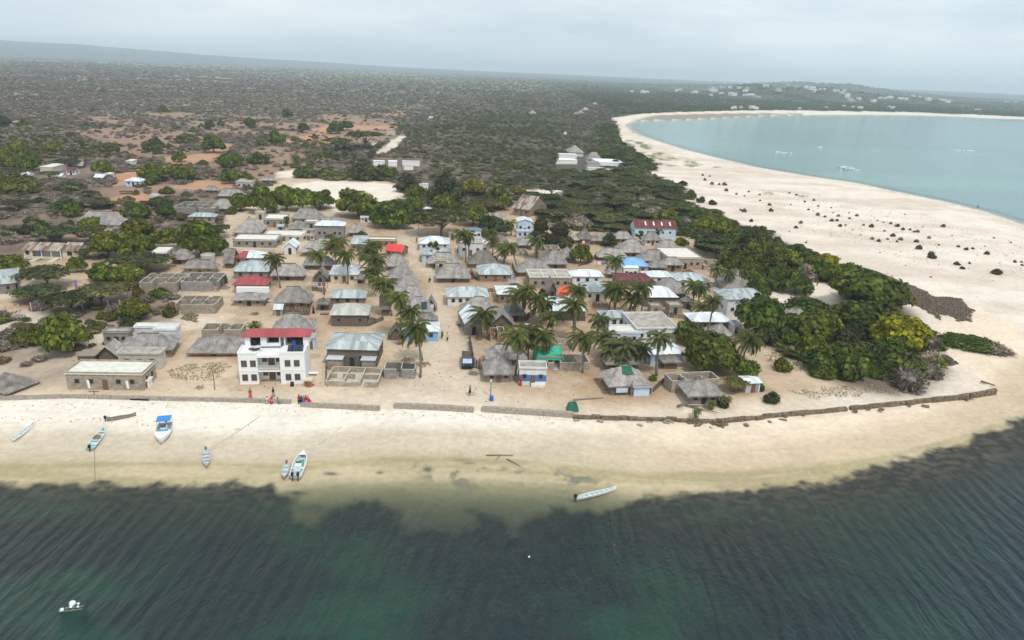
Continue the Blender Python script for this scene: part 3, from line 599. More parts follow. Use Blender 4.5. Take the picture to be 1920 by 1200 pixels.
def shell(w, D, h, seed, nx=3, t=0.19):
    """roofless block walls with inner walls, doorways and stepped tops"""
    rg_ = random.Random(seed); mb = MB()
    def run(x0, y0, x1, y1, gaps=()):
        L_ = math.hypot(x1 - x0, y1 - y0); n = max(2, int(L_ / 1.1)); 
        for i in range(n):
            if i in gaps: top = 0.15
            else: top = h * (1 - 0.12 * (rg_.random() < .08))
            a, b = i / n, (i + 1) / n; xa, xb = x0 + (x1 - x0) * a, x0 + (x1 - x0) * b; ya, yb = y0 + (y1 - y0) * a, y0 + (y1 - y0) * b
            bx_ = (x0 - t / 2, x0 + t / 2, min(ya, yb), max(ya, yb)) if x0 == x1 else (min(xa, xb), max(xa, xb), y0 - t / 2, y0 + t / 2)
            mb.box(*bx_, -.5, top - .06, 0, 't'); mb.box(*bx_, top - .06, top, 1, 'b')
    run(-w / 2, 0, w / 2, 0, (rg_.randrange(max(2, int(w / 1.1))),)); run(-w / 2, D, w / 2, D); run(-w / 2, t, -w / 2, D - t); run(w / 2, t, w / 2, D - t)
    for i in range(1, nx):
        x = -w / 2 + w * i / nx + rg_.uniform(-.5, .5); run(x, t, x, D - t, (rg_.randrange(max(2, int(D / 1.1))),))
    if D > 6: run(-w / 2 + t, D * .52, w / 2 - t, D * .52, (1, 4))
    return mb
HN = 0
def house(kind, x0, x1, yt, yb, wall='mud', roof=None, wh=None, rot=7, label=None, desc=None, lm=None, slope=None, D=None, extra=None, grp=None, Dmax=16):
    global HN; HN += 1
    p = place((x0 + x1) / 2, yb); s = ppm(p); far = p.length > 420
    over = {'T': .7, 'G': .6, 'C': .7, 'M': .45, 'N': .35, 'F': 0.0, 'S': 0}[kind]
    w = max(1.6, (x1 - x0) / s * 0.97 - 2 * over)
    if wh is None: wh = {'T': 1.9, 'G': 1.9, 'C': 1.8, 'M': 2.6, 'N': 2.4, 'F': 2.7, 'S': 1.9}[kind]
    if slope is None: slope = {'T': 1.0, 'G': 1.0, 'C': .85, 'M': .42, 'N': .5, 'F': 0, 'S': 0}[kind]
    r_ = R(rot); bk = Vector((-math.sin(r_), math.cos(r_), 0))
    def rise_of(D): return min(slope * min(D / 2, w / 2 if kind in 'TMC' else 99), 4.3)
    if D is None:
        lo, hi = 1.8, Dmax
        for _ in range(24):
            D = (lo + hi) / 2
            q = p + bk * (D / 2 if kind in 'TGCMN' else D) + Vector((0, 0, wh + rise_of(D)))
            if proj(q)[1] > yt: lo = D
            else: hi = D
    if kind == 'N' and roof and roof.startswith('y'): pass
    rise = rise_of(D); seed = HN
    t = thing(ROOFNAME[kind], p, r_); near = p.length < 260
    if kind in 'TG':
        wb = walls(w, D, wh, 'x' if kind == 'G' and extra != 'y' else 'y' if kind == 'G' else None, rise)
        wb.build('wall', wall, t); mb = MB()
        if kind == 'T': hl, ym, ze = hip(mb, w, D, wh, rise, over, 4 if far else 14, 2 if far else 8, 0.2, 0.14)
        else: gable(mb, w, D, wh, rise, over, 12, 7, 0.13, alongx=(extra != 'y'), sag=.05); hl = w / 2; ym = D / 2
        ro = mb.build('roof', roof or 'thatch', t)
        if not far and extra != 'y':
            rb = MB(); rb.tube([(-hl, ym, wh + rise + .02), (0, ym, wh + rise + 0.06), (hl, ym, wh + rise + .02)], 0.17, 5); rb.build('ridge_cap', 'thatch_old', ro)
    elif kind == 'C':
        n = 14; rd = w / 2; mb = MB(); cy = rd
        vs = [(rd * math.cos(2 * math.pi * k / n), cy + rd * math.sin(2 * math.pi * k / n), z) for z in (-.5, wh) for k in range(n)]
        mb.add(vs, [(k, (k + 1) % n, n + (k + 1) % n, n + k) for k in range(n)]); mb.build('wall', wall, t)
        mb = MB(); 
        for k in range(n):
            a0, a1 = 2 * math.pi * k / n, 2 * math.pi * (k + 1) / n; rr_ = rd + over
            mb.patch((rr_ * math.cos(a0), cy + rr_ * math.sin(a0), wh - .25), (rr_ * math.cos(a1), cy + rr_ * math.sin(a1), wh - .25), (0, cy, wh + slope * rd), (0, cy, wh + slope * rd), 2, 6, .08)
        mb.add([(rr_ * .98 * math.cos(2 * math.pi * k / n), cy + rr_ * .98 * math.sin(2 * math.pi * k / n), wh - .4) for k in range(n)], [tuple(range(n))])
        mb.build('roof', roof or 'thatch', t); D = w
    elif kind in 'MN':
        walls(w, D, wh, None if kind == 'M' else ('y' if extra == 'y' else 'x'), rise).build('wall', wall, t); mb = MB()
        if kind == 'M': hl, ym, ze = hip(mb, w, D, wh + .03, rise, over, 2, 2, 0)
        else: gable(mb, w, D, wh + .03, rise, over, 2, 2, 0, alongx=(extra != 'y'))
        ro = mb.build('roof', roof or 'tin_white', t)
        if kind == 'M' and not far:
            rb = MB(); zt = wh + rise + .06; pts = [(-hl, ym, zt), (hl, ym, zt)]
            rb.tube(pts, .1, 4)
            for sx in (-1, 1):
                for yy in (-over, D + over): rb.tube([(sx * hl, ym, zt), (sx * (w / 2 + over), yy, ze + .05)], .08, 4)
            rb.build('ridge_cap', roof or 'tin_white', ro)
    elif kind == 'F':
        walls(w, D, wh).build('wall', wall, t); mb = MB(); mb.box(-w / 2 - .18, w / 2 + .18, -.18, D + .18, wh + .002, wh + .16)
        ro = mb.build('roof', roof or 'slab_white', t)
        if not far and extra != 'plain':
            mb = MB(); hp = .3
            o4 = [(-w / 2 - .12, -.12), (w / 2 + .12, -.12), (w / 2 + .12, D + .12), (-w / 2 - .12, D + .12)]; i4 = [(-w / 2 + .06, .06), (w / 2 - .06, .06), (w / 2 - .06, D - .06), (-w / 2 + .06, D - .06)]; za, zb = wh + .162, wh + .16 + hp
            mb.add([(*q, za) for q in o4] + [(*q, zb) for q in o4] + [(*q, zb) for q in i4] + [(*q, za) for q in i4], [(k + 4 * j, (k + 1) % 4 + 4 * j, (k + 1) % 4 + 4 * j + 4, k + 4 * j + 4) for j in range(3) for k in range(4)])
            mb.build('parapet', wall, ro)
    elif kind == 'S':
        shell(w, D, wh, seed, 3 if w > 7 else 2).build('wall', [wall, 'concrete'], t)
        fb = MB(); fb.box(-w / 2 + .3, w / 2 - .3, .3, D - .3, -.3, 0.05); fb.build('floor_slab', 'rubble' if seed % 2 else 'concrete', t)
    if kind not in 'SC' and not far: openings(t, w, D, wh, wall, seed, near, -1 if p.x > -20 else 1)
    if kind == 'C': open_mb(0, -.2, .9, 1.7, 0.05, dep=.15).build('door', 'dark', t)
    lab = desc or {'T': 'grey thatched house', 'G': 'grey thatched gable house', 'C': 'round thatched hut', 'M': 'pale tin roofed house', 'N': 'pale tin gabled house', 'F': 'flat roofed concrete house', 'S': 'roofless unfinished block house'}[kind]
    if label: tag(t, label, 'house', grp)
    else: auto(t, lab, 'house', grp or {'T': 'thatched village houses', 'G': 'thatched village houses'}.get(kind))
    if lm: landmark(lm, p)
    t['dims'] = (w, D, wh, rise)
    return t, w, D, wh, rise

H = house
# three storey white guesthouse on the shore ------------------------------------------------
p = place(512, 720); s = ppm(p); g = thing('white_guesthouse', p, R(8)); landmark('white guesthouse', p); tag(g, 'white three storey guesthouse with a red hip roof and central balconies facing the beach', 'building')
def gx(px): return (px - 512) / s
X = [gx(453), gx(487), gx(527), gx(572)]; B1, B2 = 2.8, 5.5; SB = 3.7; DT = 7.0
mb = MB(); mb.box(X[0], X[1], 0, DT, -.6, B2 + .5); mb.box(X[1], X[2], 2.0, DT, -.6, B2 + .1); mb.box(X[2], X[3], 0, DT, -.6, B2 + .5)
mb.build('wall', 'white', g)
mb = MB(); mb.box(X[1] + .003, X[2] - .003, -.25, 2.0, B1 - .25, B1); bal = mb.build('balcony', 'white', g)
mb = MB()
for i in range(15): xx = X[1] + .15 + (X[2] - X[1] - .3) * i / 14; mb.box(xx - .05, xx + .05, -.2, -.1, B1, B1 + .85)
mb.box(X[1], X[2], -.24, -.06, B1 + .85, B1 + .97); mb.build('railing', 'concrete', bal)
mb = MB(); mb.box(X[1] - .003 + .006, X[2] - .003, -.25, 2.0, B2 - .15, B2 + .35); mb.build('canopy', 'white', g)
for a in ((X[0] - .05, X[1] + .05, -.08, .14, B2 + .5, B2 + .85), (X[2] - .05, X[3] + .05, -.08, .14, B2 + .5, B2 + .85), (X[0] - .08, X[0] + .12, .15, SB + .2, B2 + .5, B2 + .85), (X[3] - .12, X[3] + .08, .15, SB + .2, B2 + .5, B2 + .85)): MB().box(*a).build('parapet', 'white', g)
for a in ((X[0] - .06, X[1], -.06, .2, B1 - .12, B1), (X[2], X[3] + .06, -.06, .2, B1 - .12, B1)): MB().box(*a).build('string_course', 'white', g)
tx0, tx1 = gx(459), gx(575)      # third floor, open galleries
Z3 = B2 + .5; ht = 2.05
mb = MB(); mb.box(tx0, tx1, SB + 2.2, DT, Z3, Z3 + ht)
for a, b in ((459, 468), (487, 498), (521, 523), (530, 532), (565, 575)): mb.box(gx(a), gx(b), SB, SB + 2.2, Z3, Z3 + ht)
mb.box(gx(498.2), gx(520.8), SB + .1, SB + .25, Z3, Z3 + .6); mb.box(tx0, tx1, SB + .02, SB + .24, Z3 + ht - .25, Z3 + ht - .01)
top = mb.build('top_storey', 'white', g)
for a, b in ((468, 487), (498, 521), (532, 565)):
    mb = MB(); mb.box(gx(a) + .02, gx(b) - .02, SB + 2.12, SB + 2.19, Z3 + .05, Z3 + ht - .05); mb.build('dark_gallery_panel', 'dark', top)  # flat dark panel covering the back wall between the pillars
rf = MB(); wd = tx1 - tx0
hip(rf, wd, DT - SB, 0, .85, .5, 2, 2, 0, ridge=wd * .72); ro = rf.build('roof', 'tin_red', g); ro.location = ((tx0 + tx1) / 2, SB, Z3 + ht + .12)
for fl, zz in ((0, .75), (1, B1 + .7)):
    for a in (463, 479, 541, 557.5):
        o = open_mb(gx(a), zz + .1, .8, 1.05).build('window', 'glass', g); fm = frame_mb(gx(a), zz + .1, .8, 1.05, t=.1); fm.box(gx(a) - .03, gx(a) + .03, -.085, 0, zz + .1, zz + 1.15); fm.build('window_frame', 'wood', o)
    for a in (496, 521): 
        o = open_mb(gx(a), zz + .2, .75, .85, 2.0).build('window', 'glass', g); frame_mb(gx(a), zz + .2, .75, .85, 2.0).build('window_frame', 'wood', o)
    open_mb(gx(508), zz - .7, 1.15, 1.95, 2.0).build('door', 'wood', g)
for k, a in enumerate((474, 480, 486)):
    q = MB(); q.box(-.5, .5, -.8, .8, 0, .05); o = q.build('solar_panel', 'solar', None); o.location = g.matrix_basis @ Vector((gx(a) , 2.2 - .5 * (k % 2), Z3 + .35)); o.rotation_euler = (R(-22), 0, R(35)); tag(o, 'tilted dark solar panel, %s on the guesthouse terrace by its west corner' % ('first', 'second', 'third')[k], 'solar panel', 'angled solar panels on the guesthouse terrace')
for k in range(4):
    q = MB(); q.box(-.48, .48, -.8, .8, 0, .05); q.box(-.02, .02, .5, .6, -.5, 0); o = q.build('solar_panel', 'solar', None); o.location = g.matrix_basis @ Vector((gx(545 + k * 6.2), 1.6, Z3 + .45)); o.rotation_euler = (R(25), 0, R(8))
    tag(o, 'dark solar panel in a level row on the white guesthouse terrace, %s from the balcony' % ('first', 'second', 'third', 'fourth')[k], 'solar panel', 'row of four solar panels on the guesthouse terrace')
def barrel(loc, m, label, r=.5, h=1.1, name='water_tank'):
    mb = MB(); pr = [(r * .92, 0), (r, .08), (r, h * .33), (r * .96, h * .36), (r, h * .4), (r, h * .66), (r * .96, h * .7), (r, h * .74), (r, h * .92), (r * .8, h), (r * .3, h * 1.03)]
    n = 12; vs = [(a * math.cos(2 * math.pi * k / n), a * math.sin(2 * math.pi * k / n), z) for a, z in pr for k in range(n)]
    fs = [(i * n + k, i * n + (k + 1) % n, (i + 1) * n + (k + 1) % n, (i + 1) * n + k) for i in range(len(pr) - 1) for k in range(n)] + [tuple((len(pr) - 1) * n + k for k in range(n))]
    o = mb.add(vs, fs).build(name, m, None, True, loc); tag(o, label, 'tank' if 'tank' in name else 'barrel'); return o
barrel(g.matrix_basis @ Vector((gx(473), SB + 1, Z3)), 'plastic_black', 'black water tank in the open top storey above the guesthouse west windows', .65, 1.2)
barrel(g.matrix_basis @ Vector((gx(558), SB + 1, Z3)), 'plastic_black', 'black water tank in the open top storey beside the blue barrel', .65, 1.2)
barrel(g.matrix_basis @ Vector((gx(547), SB + 1, Z3)), 'plastic_blue', 'blue barrel standing between white pillars in the guesthouse top storey', .4, .95, 'barrel')
barrel(place(548, 724), 'plastic_black', 'black barrel on the sand against the front of the white guesthouse', .35, .8, 'barrel')

# school-like bungalow with the rusty roof --------------------------------------------------
def school(x0, x1, yb, split, lab):
    p = place((x0 + x1) / 2, yb); s = ppm(p); t = thing('school_bungalow', p, R(2)); tag(t, lab, 'house'); landmark('rusty roofed bungalow', p)
    w = (x1 - x0) / s; sp = -w / 2 + w * split
    mb = MB(); mb.box(-w / 2, sp, 1.6, 6.5, -.5, 2.8); mb.box(-w / 2, -w / 2 + 2.2, 0, 1.6, -.5, 2.7); mb.box(sp, w / 2, 0.6, 7, -.5, 2.9); mb.box(-w / 2 + 2.2, sp, 0, .15, -.5, .7)
    mb.add([(w / 2, .6, 2.9), (w / 2, 7, 2.9), (w / 2, 3.8, 4.2), (sp, .6, 2.9), (sp, 7, 2.9), (sp, 3.8, 4.2)], [(0, 1, 2), (3, 5, 4)]); mb.build('wall', 'cream', t)
    mb = MB(); mb.patch((-w / 2 - .3, -.5, 2.6), (sp - .15, -.5, 2.6), (sp - .15, 3.6, 4.1), (-w / 2 - .3, 3.6, 4.1), 2, 2); mb.patch((sp - .15, 7, 2.7), (-w / 2 - .3, 7, 2.7), (-w / 2 - .3, 3.6, 4.1), (sp - .15, 3.6, 4.1), 2, 2); mb.build('roof', 'tin_rust', t)
    mb = MB(); mb.patch((sp + .1, .1, 2.75), (w / 2 + .3, .1, 2.75), (w / 2 + .3, 3.8, 4.35), (sp + .1, 3.8, 4.35), 2, 2); mb.patch((w / 2 + .3, 7.3, 2.75), (sp + .1, 7.3, 2.75), (sp + .1, 3.8, 4.35), (w / 2 + .3, 3.8, 4.35), 2, 2); mb.build('wing_roof', 'tin_rust', t)
    for x, wd_ in ((-w / 2 + 4, 1.3), (sp - 1.2, 1.0)): open_mb(x, 0, wd_, 2, 1.6).build('door', 'skyblue_paint', t)
    open_mb(-w / 2 + 1.1, 1.2, 1, 1.1).build('window', 'dark', t); open_mb(sp + (w / 2 - sp) * .45, 1.1, 1.4, 1.2, .6).build('window', 'dark', t)
    for k in range(4): MB().box(-.09, .09, -.09, .09, 0, 2.7).build('veranda_post', 'white', t, loc=(-w / 2 + 2.4 + (sp + w / 2 - 2.6) * k / 3, 0, 0))
    for x in (-w / 2 + 4.2, sp - 1.5): MB().add([(x - .9, 0, .35), (x + .9, 0, .35), (x + .5, -3.2, .02), (x - 1.3, -3.2, .02)], [(0, 3, 2, 1)]).build('ramp', 'concrete', t)
school(47, 146, 486, .70, 'cream bungalow with rusty corrugated roof, blue doors and a side wing')

# the houses of the village: outline in the photograph, walls, roof --------------------------
H('M', -40, 30, 507, 552, 'woodgrey', 'tin_grey', rot=32, label='long open sided shed with a grey metal roof at the edge of the sandy track', lm='grey metal shed')
H('T', 141, 228, 396, 432, 'cream', None, rot=0, wh=2.6, desc='wide thatched pavilion with cream pillars', label='wide thatched pavilion with cream pillars among green trees', lm='cream pillared pavilion')
H('F', 212, 244, 420, 438, 'block_grey', 'slab_old', wh=1.6, label='low slab roof strewn with rubble beside the cream pillared pavilion')
H('F', 287, 313, 466, 492, 'white', 'slab_white', label='small white cube hut with one dark window under big green trees', lm='small white cube hut')
H('C', 314, 361, 463, 496, 'redmud', label='round hut with a conical thatched roof on red mud walls', lm='round red mud hut')
H('F', 288, 330, 456, 470, 'block_grey', 'slab_old', wh=1.5, desc='low rubble covered slab roof')
t_, w_, D_, h_, r_ = H('T', 341, 408, 487, 513, 'block', wh=2.0, label='thatched house with a round pale tank standing behind its ridge', lm='thatched house with roof tank')
lathe0 = MB(); n_ = 16; pr_ = [(1.9, 0), (1.9, r_ + 2.6), (1.6, r_ + 2.6), (1.6, r_ + 2.2), (.01, r_ + 2.2)]; lathe0.add([(a * math.cos(2 * math.pi * k / n_) + 1, D_ + 2.3 + a * math.sin(2 * math.pi * k / n_), z) for a, z in pr_ for k in range(n_)], [(i * n_ + k, i * n_ + (k + 1) % n_, (i + 1) * n_ + (k + 1) % n_, (i + 1) * n_ + k) for i in range(4) for k in range(n_)]); lathe0.build('round_tank', 'concrete', t_)
H('S', 264, 332, 512, 548, 'block', wh=2.6, label='roofless block house with several rooms and two window holes', lm='block shell with window holes')
H('S', 341, 408, 511, 546, 'block_grey', wh=2.5, desc='roofless grey block house')
H('S', 331, 404, 554, 588, 'block', wh=2.3, label='roofless sand coloured block house standing alone on open sand')
H('S', 328, 402, 378, 404, 'block_grey', wh=3.0, label='large grey concrete shell behind a strip of pale tin roofing', Dmax=20)
H('M', 354, 405, 399, 419, 'block', 'tin_grey', wh=2.6, desc='pale tin roofed block annex')
H('F', 284, 297, 367, 379, 'whitewash', desc='tiny white hut')
H('T', 395, 440, 373, 398, 'mud'); H('T', 408, 458, 354, 374, 'mud'); H('T', 382, 412, 349, 363, 'mud')
H('F', 443, 473, 337, 353, 'concrete', 'slab_old'); H('T', 488, 520, 332, 344, 'mud')
H('T', 436, 490, 406, 444, 'mud', label='big smooth thatched house with a broad hip roof and dark eaves', lm='broad hipped thatched house')
H('M', 234, 267, 333, 350, 'bluewash', 'tin_white', rot=0, label='small pale blue bungalow with white tin roof and teal door on orange soil', lm='pale blue bungalow')
H('F', 77, 99, 303, 324, 'concrete', 'slab_white', desc='pale flat roofed house')
H('N', 124, 143, 313, 328, 'whitewash', 'tin_maroon', label='small white and red painted kiosk with a dark roof on orange ground', lm='red and white kiosk')
H('G', 140, 157, 303, 316, 'stick')
H('N', 98, 116, 324, 334, 'white', 'tin_white', wh=.8, desc='small white ridge tent'); H('N', 36, 55, 321, 331, 'white', 'tin_white', wh=.8, desc='small white ridge tent'); H('N', 176, 196, 326, 336, 'white', 'tin_white', wh=.9, desc='small white ridge tent'); H('F', 199, 208, 325, 335, 'white', wh=2, desc='tiny white shed')
H('F', 237, 249, 299, 310, 'whitewash', wh=2.3, desc='tiny white open kiosk'); H('G', 457, 469, 229, 238, 'cream', desc='lone small hut on red soil')
H('T', 24, 36, 227, 233, 'mud', desc='tiny hut in the bush')
# north west quarter
H('C', 503, 526, 379, 400, 'mud', label='tall narrow beehive hut of weathered thatch under dark trees')
H('F', 495, 535, 403, 426, 'block_grey', 'slab_white', desc='flat roofed block house')
H('F', 480, 497, 402, 412, 'concrete', 'slab_white', desc='small flat roofed block house')
H('T', 546, 606, 391, 417, 'mud', lm='great thatched house', label='great dark thatched house with a long ridge beside the round trees')
H('F', 572, 596, 413, 430, 'block', 'slab_white', wh=2.5, desc='small sand coloured block room')
H('T', 540, 578, 413, 437, 'redmud', label='small thatched house with red earth walls and a pointed gable')
H('N', 519, 534, 420, 435, 'tin_grey', 'tin_grey', wh=2, desc='narrow corrugated tin hut')
H('T', 597, 645, 407, 426, 'mud'); 
H('M', 590, 648, 414, 451, 'block_grey', 'tin_white', wh=5.2, label='two storey grey block house with white tin hip roof and white frames', lm='two storey block house')
H('T', 650, 684, 420, 444, 'mud')
H('F', 496, 569, 434, 452, 'concrete', 'slab_white', wh=1.6, Dmax=18, label='long low building with a bare pale concrete roof'); H('F', 438, 518, 441, 464, 'block_grey', 'slab_white', wh=2.2, Dmax=18, label='long block building with a flat pale roof near the broad trees', lm='long block building')
H('F', 568, 590, 432, 441, 'concrete', 'slab_old', wh=1.6, desc='low concrete tank slab'); H('F', 567, 590, 441, 451, 'concrete', 'slab_old', wh=1.6, desc='low concrete tank slab'); H('F', 499, 528, 448, 459, 'block_grey', 'slab_old', wh=1.8, desc='low concrete tank slab')
H('N', 531, 557, 450, 477, 'whitewash', 'tin_white', wh=2.4, extra='y', label='small white open fronted pavilion with a steep gabled roof', lm='white gabled pavilion')
H('T', 563, 606, 451, 481, 'mud'); H('T', 586, 628, 447, 470, 'mud')
H('G', 419, 440, 466, 503, 'stick', 'thatch_old', wh=2.0, Dmax=9)
t_, w_, D_, h_, r_ = H('M', 434, 494, 470, 497, 'block', 'tin_white', wh=2.3, label='house whose tin hip roof is half red and half white', lm='half red half white roof')
mb = MB(); hl_ = max(.15, (w_ + .9) / 2 - (D_ + .9) / 2 * .85); ze_ = h_ + .03 - .45 * r_ / (D_ / 2 + .45) * .6; mb.patch((-w_ / 2 - .47, -.47, ze_ + .04), (0, -.47, ze_ + .04), (0, D_ / 2, h_ + r_ + .08), (-hl_, D_ / 2, h_ + r_ + .08), 2, 2); mb.patch((-w_ / 2 - .47, D_ + .47, ze_ + .04), (-w_ / 2 - .47, -.47, ze_ + .04), (-hl_, D_ / 2, h_ + r_ + .08), (-hl_, D_ / 2, h_ + r_ + .08), 2, 2); mb.build('red_roof_sheets', 'tin_red', t_)
H('M', 436, 506, 488, 524, 'block_grey', 'tin_grey', wh=2.4, label='house with a wide light grey tin hip roof between the red roofs', lm='wide light grey tin roof')
H('M', 437, 503, 518, 551, 'block', 'tin_red', wh=2.5, label='house with a plain dusty red tin hip roof', lm='dusty red hip roof')
t_, w_, D_, h_, r_ = H('T', 435, 500, 546, 574, 'block', wh=1.9, D=4.5, slope=.35, label='block house front with a white parapet above a thatched veranda')
MB().box(-w_ / 2 - .5, w_ / 2 + .5, 4.4, 5.2, 2.0, 3.4).build('white_parapet', 'white', t_)
H('T', 507, 572, 494, 526, 'stick', lm='thatched house by palms'); H('T', 567, 630, 481, 506, 'stick'); H('G', 585, 617, 504, 529, 'stick', 'thatch_old', wh=1.4, extra='y', D=4)
H('M', 617, 674, 496, 531, 'cream', 'tin_white', label='cream walled house with streaked pale blue tin roof behind a leaning palm', lm='streaked tin roof'); H('T', 667, 682, 510, 531, 'stick', wh=1.4)
H('M', 656, 688, 444, 472, 'block', 'tin_grey'); H('F', 684, 744, 446, 463, 'mud', 'slab_white', wh=2.2, Dmax=18, label='long flat roof of bare white concrete beside the street', lm='long white slab roof')
H('N', 720, 756, 458, 482, 'mud', 'tin_brightred', wh=2.0, rot=-12, label='house with a bright red sagging tin roof beside the palms', lm='bright red tin roof')
H('T', 672, 694, 463, 488, 'stick', 'thatch_old'); 
H('T', 718, 767, 476, 508, 'mud'); H('T', 726, 776, 494, 531, 'mud'); H('T', 734, 789, 515, 556, 'mud'); H('T', 743, 800, 536, 577, 'mud'); H('T', 754, 813, 556, 596, 'mud', Dmax=12)
H('G', 800, 818, 556, 584, 'stick', 'thatch_old', wh=1.6, extra='y', Dmax=9)
H('F', 776, 812, 578, 592, 'concrete', 'slab_white', wh=1.9, desc='narrow white slab roofed store'); H('T', 762, 822, 586, 611, 'mud', label='thatched house with one blue solar panel on its roof', lm='solar panelled thatched house')
q = MB(); q.box(-.7, .7, -1.1, 1.1, 0, .06); o = q.build('solar_panel', 'solar', None); pp = place(793, 608); o.location = pp + Vector((0, 1.9, 3.9)); o.rotation_euler = (R(36), 0, R(7)); tag(o, 'single upright solar panel leaning on a thatched roof by the street', 'solar panel')
H('M', 752, 826, 604, 640, 'skyblue_paint', 'tin_white', wh=2.5, slope=.38, label='sky blue walled shop with a white tin hip roof at the street corner', lm='sky blue corner shop')
H('G', 728, 758, 608, 638, 'stick', 'thatch_old', wh=1.7, extra='y', Dmax=6); H('G', 711, 735, 552, 592, 'stick', 'thatch_old', wh=2.2, Dmax=9)
# east of the street
H('M', 784, 845, 443, 470, 'whitewash', 'tin_white', wh=2.4, label='house with a brilliant white tin hip roof at the head of the street', lm='brilliant white hip roof'); H('M', 788, 848, 462, 492, 'bluewash', 'tin_grey', wh=2.6)
H('T', 800, 862, 473, 502, 'mud'); H('T', 815, 884, 494, 530, 'stick', label='large thatched house with stick walls in the middle of the street row', lm='stick walled house'); H('F', 816, 837, 490, 507, 'block', 'slab_white', wh=3, desc='small flat roofed block room')
H('G', 878, 891, 507, 524, 'redmud', wh=1.4, extra='y', D=2.5, desc='tiny thatched outhouse')
H('F', 860, 905, 446, 480, 'whitewash', 'slab_old', wh=4.2, label='tall weathered white building with a stained roof', lm='weathered white building'); H('N', 878, 904, 434, 450, 'whitewash', 'tin_teal', wh=3.6, rot=12, label='house end with a small teal blue gabled roof beside the palms')
H('F', 900, 918, 452, 476, 'whitewash', 'slab_white', wh=3, desc='whitewashed annex')
H('F', 841, 856, 433, 450, 'cream', 'slab_white', desc='small cream guard hut')
H('F', 676, 697, 406, 416, 'whitewash', 'slab_white', wh=1.6, D=1.2, desc='low white block bench wall'); H('M', 785, 827, 389, 403, 'whitewash', 'tin_white', label='pale tin roof showing above the round green trees'); H('F', 786, 803, 346, 362, 'white', wh=4, desc='white block with small square windows')
H('T', 877, 934, 470, 503, 'mud', 'thatch_old', lm='sapling shaded house'); H('M', 895, 962, 494, 528, 'mud', 'tin_grey', wh=2.2, label='tin hip roof raised above a low thatched skirt', lm='tin and thatch house')
H('M', 835, 918, 537, 574, 'whitewash', 'tin_grey', wh=2.6, label='wide pale tin hip roof on the street corner with bluish side wall', lm='wide corner tin roof')
H('M', 930, 975, 536, 569, 'mud', 'tin_white'); H('T', 952, 976, 520, 540, 'mud'); H('T', 862, 936, 556, 602, 'mud', label='huge thatched roof house behind the grey gabled shed', lm='huge thatched roof', Dmax=18)
H('N', 869, 908, 580, 628, 'block_grey', 'tin_white', wh=3.0, slope=.5, extra='y', Dmax=10, rot=14, label='tall grey gabled shed with white metal roof beside the street', lm='tall grey gabled shed')
H('G', 915, 966, 580, 620, 'stick', wh=1.8, slope=.9, extra='y', Dmax=9, label='steep gabled thatched house with an open dark front', lm='steep gabled house')
H('S', 919, 946, 612, 641, 'mud', wh=2.2, desc='small roofless block room'); H('T', 908, 990, 645, 686, 'stick', wh=2.1, Dmax=13, label='broad thatched house behind the blue and white shop')
H('T', 905, 965, 681, 717, 'woodgrey', wh=2.3, D=5, label='open fronted thatched shop with low grey counter walls on the square', lm='open fronted thatched shop')
t_, w_, D_, h_, r_ = H('F', 972, 1024, 680, 722, 'whitewash', 'slab_old', wh=3.3, rot=3, label='white and blue painted concrete shop with a flat grey roof', lm='blue and white shop')
mb = MB(); mb.box(-w_ / 2 - .02, w_ / 2 + .02, -.025, D_, .8, 2.1); mb.build('blue_band', 'blue_paint', t_)
mb = MB(); mb.box(-.3, w_ / 2 - .2, -1.0, -.03, 0, .5); mb.build('bench', 'slab_white', t_)
t_, w_, D_, h_, r_ = H('F', 1005, 1054, 660, 688, 'block', 'green_tarp', wh=1.9, Dmax=6, label='block store covered by a draped bright green tarpaulin', lm='green tarpaulin')
mb = MB(); mb.patch((-w_ / 2 - .3, -.25, 1.75), (w_ / 2 + .4, -.25, 1.6), (w_ / 2 + .3, D_ + .2, 3.1), (-w_ / 2 - .2, D_ + .2, 3.2), 12, 6, .22); mb.patch((-w_ / 2 - .5, -.3, .3), (-w_ / 2 - .3, -.25, 1.75), (-w_ / 2 - .2, D_ + .2, 3.2), (-w_ / 2 - .5, D_ + .2, .4), 5, 5, .2)
mb.patch((w_ / 2 - .6, -.32, .2), (w_ / 2 + .45, -.35, .2), (w_ / 2 + .4, -.26, 1.65), (w_ / 2 - .9, -.26, 1.65), 4, 4, .1); mb.build('tarpaulin', 'green_tarp', t_, True)
H('S', 1025, 1106, 664, 694, 'block', wh=1.7, Dmax=9, label='roofless block compound beside the green tarpaulin'); H('S', 1040, 1074, 636, 658, 'coral', wh=1.7, D=3, desc='broken coral stone walls')
H('M', 1025, 1101, 556, 600, 'stick', 'tin_white', wh=2.5, label='big white tin hip roof with light panels between the palms', lm='big white tin roof'); H('T', 948, 986, 566, 602, 'stick', 'thatch_old', Dmax=9)
H('M', 1124, 1178, 583, 614, 'whitewash', 'tin_grey', slope=.3); H('F', 1140, 1201, 612, 647, 'bluewash', 'slab_white', wh=2.8, Dmax=8, label='white house with flat pale roof and a blue painted base', lm='blue based white house')
H('F', 1188, 1270, 588, 642, 'whitewash', 'slab_old', wh=3.2, rot=9, Dmax=14, label='large whitewashed building with a flat striped concrete roof', lm='large whitewashed building')
H('T', 1130, 1205, 655, 697, 'stick', 'thatch_old', wh=2.2, Dmax=10); 
t_, w_, D_, h_, r_ = H('T', 1134, 1220, 686, 740, 'stick', wh=2.4, slope=.75, rot=10, Dmax=9, label='thatched beach cafe with a dark open front and green netting on its roof', lm='thatched beach cafe')
